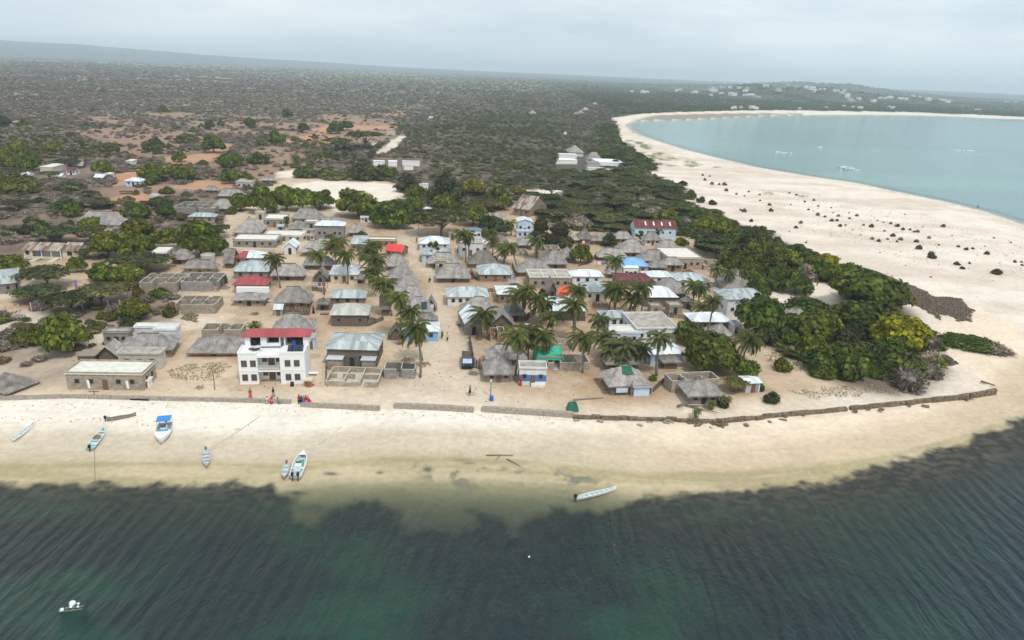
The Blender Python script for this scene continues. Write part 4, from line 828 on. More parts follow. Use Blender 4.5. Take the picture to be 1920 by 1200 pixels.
mb = MB(); mb.patch((-.9, 1.4, h_ + 1.3), (1.3, 1.2, h_ + 1.2), (1.0, D_ * .5, h_ + r_ + .25), (-.6, D_ * .5, h_ + r_ + .2), 7, 5, .4); mb.build('green_netting', 'green_net', t_)
mb = MB(); mb.box(w_ / 2 - 2.6, w_ / 2 + .4, -.8, -.1, -.2, 1.9); mb.build('tin_lean_to', 'bluewash', t_); mb = MB(); mb.box(w_ / 2 - 2.9, w_ / 2 + .7, -1.2, .1, 1.92, 2.0); mb.build('lean_to_roof', 'tin_grey', t_)
mb = MB(); mb.box(-w_ / 2 + 1, -w_ / 2 + 3.2, -.5, -.15, .7, 1.7); mb.build('light_blue_awning', 'bluewash', t_); mb = MB(); mb.box(.3, .45, -.9, -.75, -.2, 3.2); mb.build('front_post', 'woodgrey', t_)
H('T', 920, 956, 440, 464, 'mud', 'thatch_old'); H('F', 968, 1000, 432, 446, 'bluewash', 'tin_grey', wh=2.2, desc='pale blue lower block'); H('N', 968, 999, 408, 438, 'bluewash', 'tin_white', wh=4.6, slope=.35, extra='y', Dmax=7, label='tall pale blue house with a white gabled roof', lm='tall pale blue house')
H('N', 915, 949, 399, 419, 'white', 'tin_rust', wh=2.7, label='long low white house with striped rusty roof', lm='rust striped white house'); H('N', 958, 996, 365, 405, 'mud', 'tin_rust', wh=3, slope=.5, rot=-25, label='large barn with a faded rust red gabled roof', lm='rust red barn roof', Dmax=18)
H('T', 970, 1001, 442, 468, 'stick'); H('S', 1008, 1053, 459, 489, 'block', wh=3.2, desc='roofless sand coloured block house'); H('T', 1017, 1066, 470, 503, 'stick'); H('T', 1048, 1084, 463, 492, 'mud'); H('T', 968, 1036, 486, 519, 'mud')
H('S', 965, 990, 462, 480, 'block', wh=1.2, D=5, desc='low half built walls')
H('T', 1080, 1116, 430, 456, 'stick', 'thatch_old'); H('T', 1106, 1132, 438, 459, 'mud', 'thatch_old'); H('T', 1061, 1086, 436, 458, 'mud'); H('T', 1127, 1150, 436, 452, 'mud'); H('T', 1148, 1189, 434, 455, 'mud', label='thatched house with a small white plate near its ridge')
H('T', 1160, 1216, 448, 481, 'redmud', label='thatched house with a wide roof over orange red walls', lm='orange red walled house'); H('T', 1118, 1178, 465, 490, 'stick')
t_, w_, D_, h_, r_ = H('F', 991, 1072, 507, 541, 'block', 'slab_old', wh=3, extra='plain', Dmax=14, label='unfinished block building whose flat roof is a grid of beams', lm='roof of concrete beams')
mb = MB()
for i in range(4): xx = -w_ / 2 + w_ * i / 3; mb.box(xx - .12, xx + .12, 0, D_, h_ + .17, h_ + .4)
for i in range(3): yy = D_ * i / 2; mb.box(-w_ / 2, w_ / 2, yy - .12, yy + .12, h_ + .16, h_ + .38)
mb.build('roof_beams', 'slab_white', t_)
H('M', 1068, 1133, 506, 534, 'whitewash', 'tin_white'); H('M', 1090, 1150, 528, 565, 'cream', 'tin_grey', wh=2.8, label='cream house with patched grey and white roof and one dark window', lm='patched roof house'); H('G', 1023, 1047, 536, 557, 'stick', 'thatch_old', extra='y', D=5)
H('M', 1162, 1218, 483, 514, 'block', 'tin_blue', label='house with a bright sky blue tin hip roof', lm='sky blue roof'); H('T', 1135, 1187, 498, 522, 'stick')
H('M', 1155, 1190, 513, 542, 'block', 'tin_maroon', wh=2.6, desc='maroon hip roofed house'); H('M', 1185, 1229, 513, 545, 'block', 'tin_maroon', wh=2.6, desc='maroon hip roofed house')
H('F', 1168, 1196, 513, 522, 'white', 'tin_white', wh=3.2, D=2, extra='plain', desc='flat white tin porch roof')
t_, w_, D_, h_, r_ = H('N', 1186, 1270, 412, 445, 'bluewash', 'tin_maroon', wh=3.6, slope=.6, Dmax=14, rot=5, label='long school hall with a dark maroon roof and pale skylights', lm='maroon roofed hall')
mb = MB()
for k in range(4): 
    xx = -w_ / 2 + w_ * (.25 + .2 * k); zr = lambda y: h_ + .12 + r_ * (y / (D_ / 2)); mb.add([(xx, D_ * .12, zr(D_ * .12)), (xx + .5, D_ * .12, zr(D_ * .12)), (xx + .5, D_ * .36, zr(D_ * .36)), (xx, D_ * .36, zr(D_ * .36))], [(0, 1, 2, 3)])
mb.build('skylight_strip', 'white', t_)
H('T', 1205, 1242, 434, 460, 'whitewash', wh=2.3); H('T', 1232, 1276, 450, 474, 'mud'); H('T', 1198, 1256, 468, 497, 'stick'); H('T', 1215, 1252, 487, 513, 'stick', wh=2.4); H('T', 1240, 1282, 482, 509, 'mud', wh=2.6)
H('F', 1250, 1318, 466, 505, 'block', 'slab_white', wh=3.4, Dmax=15, rot=9, label='block building with a broad clean white flat roof', lm='broad white flat roof')
H('S', 1318, 1358, 487, 507, 'coral', wh=1.6, D=8, label='ruined coral rag walls beside the broad white flat roof', lm='coral rag ruin'); H('S', 1322, 1362, 530, 550, 'coral', wh=1.6, D=6, desc='ruined coral rag walls')
H('M', 1207, 1263, 508, 535, 'whitewash', 'tin_white', slope=.35, label='pale striped tin roof set among thatched roofs', lm='pale striped tin roof'); H('M', 1263, 1330, 511, 542, 'whitewash', 'tin_grey', slope=.35); H('T', 1234, 1292, 520, 560, 'stick', slope=.85)
H('M', 1202, 1272, 537, 576, 'stick', 'tin_white', wh=2.9, Dmax=13, label='white tin roof house with small block rooms in front', lm='white roof beside washrooms'); H('F', 1218, 1240, 572, 590, 'block', 'slab_old', wh=2.0, D=2.5, desc='little block washroom'); H('F', 1253, 1278, 571, 590, 'block', 'slab_old', wh=2.2, D=3, desc='little block washroom')
H('C', 1275, 1303, 548, 580, 'thatch_old', 'thatch_old', label='rounded straw hut leaning against a palm', wh=2.4); H('T', 1355, 1424, 507, 548, 'mud', label='thatched house with a stepped double roof beside spiky trees', lm='stepped double thatched roof'); H('T', 1372, 1400, 503, 530, 'mud', wh=3.8)
H('M', 1352, 1443, 541, 598, 'whitewash', 'tin_grey', wh=5.4, slope=.36, Dmax=14, rot=12, label='white two storey house with grey tin hip roof beside the bare sand', lm='white two storey house')
H('M', 1292, 1373, 586, 620, 'stick', 'tin_white', wh=2.4, slope=.42, Dmax=13, label='white tin roof house with a green patched porch under a tall palm', lm='green patched porch'); H('T', 1331, 1378, 617, 643, 'redmud', D=5); H('F', 1372, 1388, 618, 628, 'whitewash', 'tin_grey', wh=2.2, D=3, desc='small pale lean to')
H('M', 1212, 1285, 646, 684, 'bluewash', 'tin_white', wh=2.6, slope=.35, Dmax=12, rot=12, label='white tin roofed house half hidden by a great dark tree', lm='tin house under trees'); H('T', 1237, 1276, 673, 692, 'stick', 'thatch_old', D=3, slope=.5, desc='sagging thatched porch')
H('S', 1253, 1350, 698, 734, 'block', wh=2.5, Dmax=10, rot=12, label='unfinished block house with doorways and rooms open to the sky near the cafe', lm='open block house'); H('T', 1282, 1356, 722, 758, 'woodgrey', 'thatch', wh=2.2, D=5.5, slope=.62, label='small thatched hut close above the broken sea wall', lm='sea wall hut')
t_, w_, D_, h_, r_ = H('N', 1393, 1428, 713, 736, 'white', 'tin_white', wh=2.1, slope=.15, D=3, rot=10, label='little white outhouse with two grey doors by the bushes', lm='little white outhouse')
for k in (-1, 1): open_mb(k * .75, 0, .85, 1.75).build('door', 'tin_grey', t_)
H('T', 1471, 1512, 582, 600, 'mud', desc='thatched roof buried in green bushes')
# south west quarter
H('T', 513, 584, 537, 580, 'mud', wh=2.3, Dmax=13, label='large thatched house with a stick fence around its front yard', lm='stick fenced thatched house'); H('N', 513, 531, 571, 592, 'tin_grey', 'tin_white', wh=1.7, D=3, desc='small corrugated shed')
H('T', 506, 587, 587, 640, 'mud', wh=2.4, Dmax=14, label='tall smooth thatched house directly behind the white guesthouse', lm='tall smooth thatched house'); H('F', 575, 590, 634, 655, 'bluewash', 'tin_grey', wh=2.4, D=3, extra='plain', desc='pale tin lean to')
H('M', 617, 687, 543, 572, 'mud', 'tin_grey', wh=2.0, label='pale grey green tin hip roof, upper of a close pair'); H('M', 618, 693, 569, 612, 'stick', 'tin_cream', wh=2.9, label='cream tin hip roof above walls of dark sticks', lm='cream tin roof'); H('T', 594, 617, 558, 582, 'stick', 'thatch_old')
t_, w_, D_, h_, r_ = H('M', 609, 712, 625, 688, 'stick', 'tin_grey', wh=3.9, slope=.38, Dmax=14, rot=2, label='large pale tin hip roofed house behind the low roofless foundation', lm='large shore tin roof')
for a, b in ((-w_ / 2 + .4, -w_ / 2 + 3.2), (w_ / 2 - 2.6, w_ / 2 - .1)):
    MB().box(a, b, -1.8, -.02, -.4, 2.3).build('side_room', 'block', t_); MB().box(a - .2, b + .2, -2.1, .0, 2.31, 2.42).build('side_room_roof', 'tin_white', t_)
H('S', 610, 709, 688, 725, 'block', wh=1.1, rot=2, Dmax=9, label='low roofless foundation walls divided into rooms in front of the tin house', lm='low roofless foundation'); H('S', 720, 778, 679, 710, 'block_grey', wh=2.0, Dmax=7, rot=4, label='small roofless grey block house with an open middle', lm='small grey block shell')
H('T', 352, 450, 629, 668, 'redmud', 'thatch', wh=1.2, slope=.55, Dmax=11, label='low wide oval thatched roof almost touching the sand', lm='oval thatched roof'); H('S', 380, 453, 614, 636, 'block', wh=2.2, D=4, desc='roofless sand coloured block house')
H('F', 256, 335, 609, 640, 'whitewash', 'slab_white', wh=3, Dmax=7, label='long white building with a bright flat roof behind the big thatched roof'); H('F', 292, 331, 627, 645, 'whitewash', 'slab_white', wh=3, D=2.5, desc='small white annex'); H('F', 197, 243, 617, 648, 'block_grey', 'slab_old', wh=2.8, Dmax=9, desc='weathered flat roofed block house')
H('T', 222, 326, 625, 672, 'mud', 'thatch', wh=2.2, slope=.6, Dmax=16, rot=12, label='very broad thatched roof at the centre of the shore compound', lm='very broad thatched roof'); H('G', 181, 226, 642, 680, 'stick', 'thatch', wh=1.8, extra='y', Dmax=8)
H('F', 225, 303, 655, 692, 'concrete', 'slab_old', wh=3, Dmax=8, rot=5, label='grey concrete house with white side wall in the shore compound', lm='grey concrete house'); H('F', 148, 179, 663, 684, 'stick', 'tin_rust', wh=1.8, D=3, extra='plain', label='little shelter roofed with colourful patched sheets')
H('F', 265, 279, 711, 727, 'white', 'slab_white', wh=1.3, D=1.5, extra='plain', desc='white box beside the long block house')
t_, w_, D_, h_, r_ = H('F', 128, 270, 690, 731, 'block', 'slab_white', wh=3.0, D=5.5, rot=4, label='long block building with a white flat roof standing along the shore', lm='long white roofed block building')
for xx in (-w_ * .22, w_ * .29): MB().patch((xx - .1, -.12, .4), (xx + .35, -.12, .3), (xx + .25, -.1, 1.9), (xx - .2, -.1, 1.9), 3, 3, .1).build('white_curtain', 'white', t_)
p = place(165, 692); q_ = place(283, 692); t = thing('block_wall', p); tag(t, 'sandy block wall with a toothed top behind the long white roofed building', 'wall'); mb = MB(); Lw = (q_ - p).length  # a masonry wall of blocks with raised teeth on top
mb.box(0, Lw, 0, .25, -.5, .9); 
for k in range(6): mb.box(Lw * k / 6 + .1, Lw * k / 6 + Lw * .1, 0.003, .247, .9, 1.75)
mb.build('wall_blocks', 'block', t)
H('T', -44, 34, 700, 735, 'stick', 'thatch_old', wh=.9, slope=.75, rot=-22, label='tumbledown grey thatched roof on the sand at the shore')
# beyond the village
H('T', 1066, 1096, 271, 293, 'whitewash', desc='large thatched lodge roof', slope=1.3, wh=3); H('T', 1099, 1129, 285, 306, 'whitewash', desc='large thatched lodge roof', slope=1.3, wh=3); H('T', 1098, 1130, 302, 321, 'whitewash', desc='large thatched lodge roof', slope=1.3, wh=3)
H('F', 1048, 1082, 288, 297, 'white', 'white', desc='white flat roofed villa'); H('F', 1040, 1083, 297, 308, 'white', 'white', Dmax=20, desc='white flat roofed villa'); H('F', 1120, 1171, 298, 313, 'white', 'white', Dmax=24, desc='white flat roofed villa', lm='white lodge villas'); H('F', 1101, 1136, 314, 323, 'white', 'white', desc='white flat roofed villa'); H('F', 1130, 1152, 310, 320, 'whitewash', 'tin_grey', desc='white flat roofed villa')
H('F', 700, 721, 301, 311, 'white', 'white', desc='white flat roofed villa'); H('F', 728, 744, 301, 312, 'white', 'white', desc='white flat roofed villa', lm='white villa in the bush'); H('F', 754, 787, 303, 311, 'white', 'white', desc='white flat roofed villa'); H('F', 757, 775, 310, 319, 'white', 'slab_white', desc='white flat roofed villa')
H('T', 993, 1007, 205, 215, 'cream', desc='distant thatched lodge'); H('T', 1083, 1096, 206, 214, 'cream', desc='distant thatched lodge'); H('T', 1093, 1105, 199, 208, 'cream', desc='distant thatched lodge'); H('T', 1112, 1121, 191, 197, 'cream', desc='distant thatched lodge'); H('T', 1076, 1086, 210, 216, 'cream', desc='distant thatched lodge')
H('F', 724, 741, 247, 253, 'concrete', 'slab_white', desc='small pale roof in the bush'); H('F', 651, 658, 149, 153, 'white', 'white', desc='lone white house far out in the bush'); H('F', 804, 812, 219, 223, 'white', 'white', desc='lone white house far out in the bush')
H('F', 1058, 1062, 249, 253, 'white', 'white', desc='tiny white hut in the grove'); H('F', 1150, 1157, 222, 227, 'white', 'white', desc='small white house at the bend of the beach')

# white houses of the town on the hill across the bay
tp = thing('white_villa', (0, 0, 0)); walls(9, 8, 5).build('wall', 'white', tp); MB().box(-4.7, 4.7, -.2, 8.2, 5.002, 5.3).build('roof', 'white', tp)
for x in (-2.8, 0, 2.8): open_mb(x, 1.2, 1.2, 2).build('window', 'dark', tp)
tp2 = thing('thatched_villa', (0, 0, 0)); walls(9, 8, 3.4).build('wall', 'whitewash', tp2); mb = MB(); hip(mb, 9, 8, 3.4, 3.6, .8, 4, 3, .1); mb.build('roof', 'thatch', tp2)
def dup(root, loc, rz=0, sc=1.0):
    r = root.copy(); C.objects.link(r); r.location = loc; r.rotation_euler = (0, 0, rz); r.scale = (sc, sc, sc) if not hasattr(sc, '__len__') else sc
    for ch in list(root.children):
        c = ch.copy(); C.objects.link(c); c.parent = r
        for gch in ch.children: d = gch.copy(); C.objects.link(d); d.parent = c
    return r
hh = [(1389, 158), (1440, 155), (1447, 156), (1333, 171), (1337, 167), (1352, 166), (1358, 165), (1369, 166), (1298, 176), (1305, 175), (1276, 171), (1387, 167), (1400, 170), (1398, 173), (1353, 177), (1372, 180), (1378, 181), (1399, 181), (1408, 182), (1418, 184), (1424, 185), (1334, 181), (1415, 156), (1403, 158), (1478, 160), (1492, 163), (1498, 164), (1512, 166), (1518, 168), (1524, 169), (1530, 171), (1538, 169), (1546, 169), (1527, 174), (1566, 172), (1572, 174), (1578, 176), (1583, 173), (1589, 184), (1612, 188), (1596, 191), (1583, 201), (1600, 203), (1614, 205), (1549, 204), (1668, 201), (1675, 205), (1713, 181), (1726, 183), (1742, 189), (1762, 189), (1770, 190), (1778, 193), (1832, 208), (1838, 207), (1888, 193), (1905, 193), (1412, 205), (1417, 206), (1500, 206), (1378, 203), (1390, 204), (1376, 206), (1650, 187), (1660, 186), (1670, 185), (1690, 187), (1700, 188), (1460, 172), (1590, 180), (1640, 192), (1340, 174), (1436, 164), (1468, 158), (1185, 174), (1205, 173), (1210, 176), (1270, 172)]
for k, (a, b) in enumerate(hh):
    q = place(a, b); o = tp if k == 0 else (tp2 if k == 5 else dup(tp2 if k % 7 == 5 else tp, q, 0))
    sc = (1.0 + 0.8 * rnd.random()) * (.55 if b > 200 else 1); o.location = q; o.scale = (sc * rnd.uniform(.8, 1.7), sc, sc * rnd.uniform(.9, 1.3)); o.rotation_euler = (0, 0, rnd.uniform(-.4, .4))
    o.location.z += 1.5; tag(o, 'distant thatched villa among trees on the hill across the bay' if k % 7 == 5 else 'distant white villa among trees on the hill across the bay', 'house', 'thatched villas on the far hill' if k % 7 == 5 else 'white villas on the far hill')

# ------------------------------------------------------------ plants: a few crowns and trunks, then copies
def arrmesh(name, V, Fq, mats, smooth=False):
    me = bpy.data.meshes.new(name); V = np.asarray(V, float); Fq = np.asarray(Fq, int); me.vertices.add(len(V)); me.vertices.foreach_set('co', V.ravel())
    k = Fq.shape[1]; me.loops.add(Fq.size); me.loops.foreach_set('vertex_index', Fq.ravel()); me.polygons.add(len(Fq)); me.polygons.foreach_set('loop_start', np.arange(len(Fq)) * k)
    me.update(); me.validate(); me.materials.append(MT[mats]); 
    if smooth: me.polygons.foreach_set('use_smooth', [True] * len(me.polygons))
    return me
def cards(P, N, size, rs, elong=1.0, updir=None):
    """leaf clumps: one quad per point, facing roughly N"""
    n = len(P); a = rs.normal(size=(n, 3)); N = N / np.linalg.norm(N, axis=1, keepdims=True)
    U = np.cross(N, a); U /= np.linalg.norm(U, axis=1, keepdims=True); Vv = np.cross(N, U); s = (size * rs.uniform(.6, 1.3, n))[:, None]
    U = U * s * elong; Vv = Vv * s; b = N * s * rs.uniform(-.35, .35, (n, 1))
    V = np.stack([P - U - Vv * .6, P + U * .7 - Vv + b, P + U + Vv * .7, P - U * .6 + Vv - b], 1).reshape(-1, 3)
    return V, np.arange(4 * n).reshape(n, 4)
def addvar(me, rs, lo=.5, hi=1.6):
    a = me.attributes.new('var', 'FLOAT_COLOR', 'FACE'); n = len(me.polygons); v = lo + (hi - lo) * rs.uniform(size=n) ** 1.5; g = np.stack([v * rs.uniform(.8, 1.2, n), v, v * rs.uniform(.6, 1.1, n), np.ones(n)], 1); a.data.foreach_set('color', g.astype(np.float32).ravel())
ICO = None
def ico(c, r, rs, jit=.18):
    global ICO
    if ICO is None:
        import bmesh
        bm = bmesh.new(); bmesh.ops.create_icosphere(bm, subdivisions=2, radius=1); ICO = (np.array([v.co[:] for v in bm.verts]), np.array([[v.index for v in f.verts] for f in bm.faces])); bm.free()
    v, f = ICO; d = 1 + rs.uniform(-jit, jit, (len(v), 1)); return v * d * np.array(r) + np.array(c), f
def crown_mesh(kind, seed):
    rs = np.random.RandomState(seed); VV = []; FF = []; off = 0
    def addq(V, Fq):
        nonlocal off
        if Fq.shape[1] == 3: Fq = np.concatenate([Fq, Fq[:, 2:3]], 1)
        VV.append(V); FF.append(Fq + off); off += len(V)
    def lobe(c, r, n, size, core=.8, up=0.0, elong=1.0, low=-0.5, rag=0.12):
        d = rs.normal(size=(n * 2, 3)); d /= np.linalg.norm(d, axis=1, keepdims=True); d = d[d[:, 2] > low][:n]
        P = np.array(c) + d * np.array(r) * (1 + rs.uniform(-rag * 1.6, rag, (len(d), 1))); Nn = d / np.array(r) + rs.normal(size=d.shape) * .55 + np.array([0, 0, up])
        addq(*cards(P, Nn, size, rs, elong))
        if core: V, f = ico(c, np.array(r) * core, rs); addq(V, f)
    if kind == 'b':
        lobe((0, 0, .52), (.66, .66, .34), 220, .07, .85)
        for k in range(13):
            a = 2 * math.pi * k / 8 + rs.uniform(-.4, .4); q = rs.uniform(.42, .66) if k < 8 else rs.uniform(.05, .4); z = rs.uniform(.24, .5) if k < 8 else rs.uniform(.6, .74); r = rs.uniform(.2, .33)
            lobe((q * math.cos(a), q * math.sin(a), z), (r, r, r * .72), 150, .06, .74, rag=.2)
    elif kind == 'm':     # low rounded shrub reaching the ground
        for k in range(9):
            a = 2 * math.pi * k / 6 + rs.uniform(-.5, .5); q = rs.uniform(.3, .62) if k < 6 else rs.uniform(0, .3); r = rs.uniform(.28, .42)
            lobe((q * math.cos(a), q * math.sin(a), rs.uniform(.18, .36) if k < 6 else rs.uniform(.4, .6)), (r, r, r * .95), 120, .07, .74, low=-.3, rag=.2)
    elif kind == 'a':     # flat umbrella crown in tiers
        for k in range(11):
            a = rs.uniform(0, 6.28); q = 0 if k == 0 else rs.uniform(.2, .62); r = rs.uniform(.3, .46) if k else .55
            lobe((q * math.cos(a), q * math.sin(a), .86 - q * q * .28 + rs.uniform(-.05, .05)), (r, r, .1), 190, .04, .62, up=.8, elong=1.5, low=-.25, rag=.3)
    elif kind == 'c':     # feathery she-oak mass
        for k in range(16):
            z = rs.uniform(.12, .86); q = (1 - z) * .75 * rs.uniform(.2, 1); a = rs.uniform(0, 6.28); r = .2 + .16 * (1 - z)
            lobe((q * math.cos(a), q * math.sin(a), z), (r, r, .15), 120, .035, .7, elong=2.2, rag=.3)
    elif kind == 't':     # loose small-leaved tree, gaps
        for k in range(12):
            a = rs.uniform(0, 6.28); q = rs.uniform(.1, .72); r = rs.uniform(.14, .26)
            lobe((q * math.cos(a), q * math.sin(a), rs.uniform(.35, .82)), (r, r, r * .6), 70, .055, 0.55, rag=.3)
    elif kind in 'dD':    # leafless grey twigs
        n = 420 if kind == 'd' else 160
        d = rs.normal(size=(n * 2, 3)); d[:, 2] = np.abs(d[:, 2]) * .8; d /= np.linalg.norm(d, axis=1, keepdims=True); d = d[:n]; L_ = rs.uniform(.4, 1, (n, 1))
        A = d * L_ * .35 * np.array([1, 1, 1]) + rs.normal(size=(n, 3)) * .1; A[:, 2] = np.abs(A[:, 2]); B = d * L_ * np.array([1, 1, .95]) + rs.normal(size=(n, 3)) * .07
        sdv = np.cross(d, rs.normal(size=d.shape)); sdv /= np.linalg.norm(sdv, axis=1, keepdims=True); wv = .022 if kind == 'd' else .035
        addq(np.stack([A - sdv * wv * 1.2, A + sdv * wv * 1.2, B + sdv * wv, B - sdv * wv], 1).reshape(-1, 3), np.arange(4 * n).reshape(n, 4))
        P = B * rs.uniform(.7, 1, (n, 1)); addq(*cards(P, rs.normal(size=P.shape), .05 if kind == 'd' else .07, rs, 1.4))
        V, f = ico((0, 0, .3), (.55, .55, .32), rs, .3); addq(V, f)
    V = np.concatenate(VV); Fq = np.concatenate(FF); V[:, 2] = np.maximum(V[:, 2], 0.0)
    rmax = np.percentile(np.hypot(V[:, 0], V[:, 1]), 98); V[:, :2] /= rmax; V[:, 2] /= np.percentile(V[:, 2], 99.5)
    mb = [tuple(q) if q[2] != q[3] else tuple(q[:3]) for q in Fq.tolist()]
    me = bpy.data.meshes.new('crown_' + kind); me.from_pydata(V.tolist(), [], mb); me.materials.append(MT['twig' if kind in 'dD' else 'leaf']); me.update(); addvar(me, rs); return me
def trunk_mesh(kind, seed):
    rs = random.Random(seed); mb = MB()
    if kind == 'a':
        mb.tube([(0, 0, -.1), (.02, 0, .3), (0, .03, .5)], [.045, .035, .03], 6)
        for k in range(7):
            a = 6.28 * k / 7 + rs.uniform(-.3, .3); q = rs.uniform(.4, .7); mb.tube([(0, .02, .3 + .02 * k), (q * .5 * math.cos(a), q * .5 * math.sin(a), .62), (q * math.cos(a), q * math.sin(a), .8)], [.025, .016, .008], 4)
    else:
        mb.tube([(0, 0, -.1), (.02, 0, .2), (0, .02, .5)], [.07, .05, .035], 6)
        for k in range(4): a = 6.28 * k / 4 + rs.uniform(-.5, .5); mb.tube([(0, 0, .15 + .05 * k), (.2 * math.cos(a), .2 * math.sin(a), .42), (.42 * math.cos(a), .42 * math.sin(a), .62)], [.035, .025, .012], 4)
    return mb.mesh('trunk_' + kind, ['bark'], True)
CR = {k: [crown_mesh(k, 10 * i + ord(k)) for i in range(n)] for k, n in (('b', 5), ('m', 4), ('a', 5), ('c', 2), ('t', 3), ('d', 4), ('D', 1))}
TR = {'a': trunk_mesh('a', 1), 'b': trunk_mesh('b', 2)}
COL = {'g': (0.140, 0.172, 0.030), 'G': (0.105, 0.142, 0.032), 'y': (0.185, 0.188, 0.034), 'Y': (0.40, 0.41, 0.03), 'l': (0.175, 0.22, 0.034), 'o': (0.155, 0.155, 0.062), 'd': (0.068, 0.09, 0.04), 'a': (0.102, 0.12, 0.056), 'A': (0.135, 0.142, 0.068), 'c': (0.1, 0.102, 0.058), 'x': (0.30, 0.25, 0.253), 'X': (0.275, 0.222, 0.24), 'r': (0.24, 0.18, 0.115)}
CW = {'g': 'green', 'G': 'deep green', 'y': 'yellowish green', 'Y': 'bright yellow', 'l': 'lime green', 'o': 'olive', 'd': 'dark', 'a': 'dark olive', 'A': 'olive', 'c': 'feathery', 'x': 'leafless grey', 'X': 'leafless purplish', 'r': 'brownish'}
def tree(kind, x0, x1, yt, yb, c, label=None, desc=None, grp=None, lm=None):
    pb = place((x0 + x1) / 2, yb); s = ppm(pb); r = (x1 - x0) / 2 / s * (1.13 if kind == 'b' else 1.03); ce = math.cos(math.asin(min(.99, (CAM_H - pb.z) / (pb - Vector((0, 0, CAM_H))).length)))
    se = math.sqrt(max(0, 1 - ce * ce))
    # the lowest visible edge of the crown lies in front of the stem
    fr = {'b': .75, 'm': .95, 'a': .25, 'c': .5, 't': .4, 'd': .95, 'D': .95}[kind]
    az_ = Vector((pb.x, pb.y, 0)).normalized(); pc = pb + az_ * r * fr; pc.z = ground_z(pc.x, pc.y)
    h = (yb - yt) / s / ce - r * fr * se / ce * .9; h *= 1.08 if kind == 'b' else 1; h = max(h, r * {'b': .75, 'm': .5, 'a': .45, 'c': 1.1, 't': 1, 'd': .5, 'D': .5}[kind]); h = min(h, r * {'b': 1.7, 'm': 1.3, 'a': .9, 'c': 2.2, 't': 3, 'd': 1.2, 'D': 1.2}[kind])
    nm = {'b': 'broadleaf_tree', 'm': 'round_bush', 'a': 'umbrella_tree', 'c': 'casuarina_tree', 't': 'small_tree', 'd': 'leafless_bush', 'D': 'leafless_bush'}[kind]
    word = {'b': 'domed tree', 'm': 'round bush', 'a': 'umbrella tree', 'c': 'tall tree', 't': 'slender tree', 'd': 'twiggy bush', 'D': 'twiggy bush'}[kind]
    t = thing(nm, pc, rnd.uniform(0, 6.28)); cl = COL[c]; v = rnd.uniform(.85, 1.15); cl = (cl[0] * v * rnd.uniform(.9, 1.15), cl[1] * v, cl[2] * v)
    link('crown', rnd.choice(CR[kind]), t, scale=(r, r, h), color=cl)
    if kind in 'batc': link('trunk', TR['a' if kind == 'a' else 'b'], t, scale=(r, r, h))
    if label: tag(t, label, 'tree' if kind in 'batc' else 'bush', grp)
    else: auto(t, desc or (CW[c] + ' ' + word), 'tree' if kind in 'batc' else 'bush', grp)
    if lm: landmark(lm, pc)
    return t
T = tree
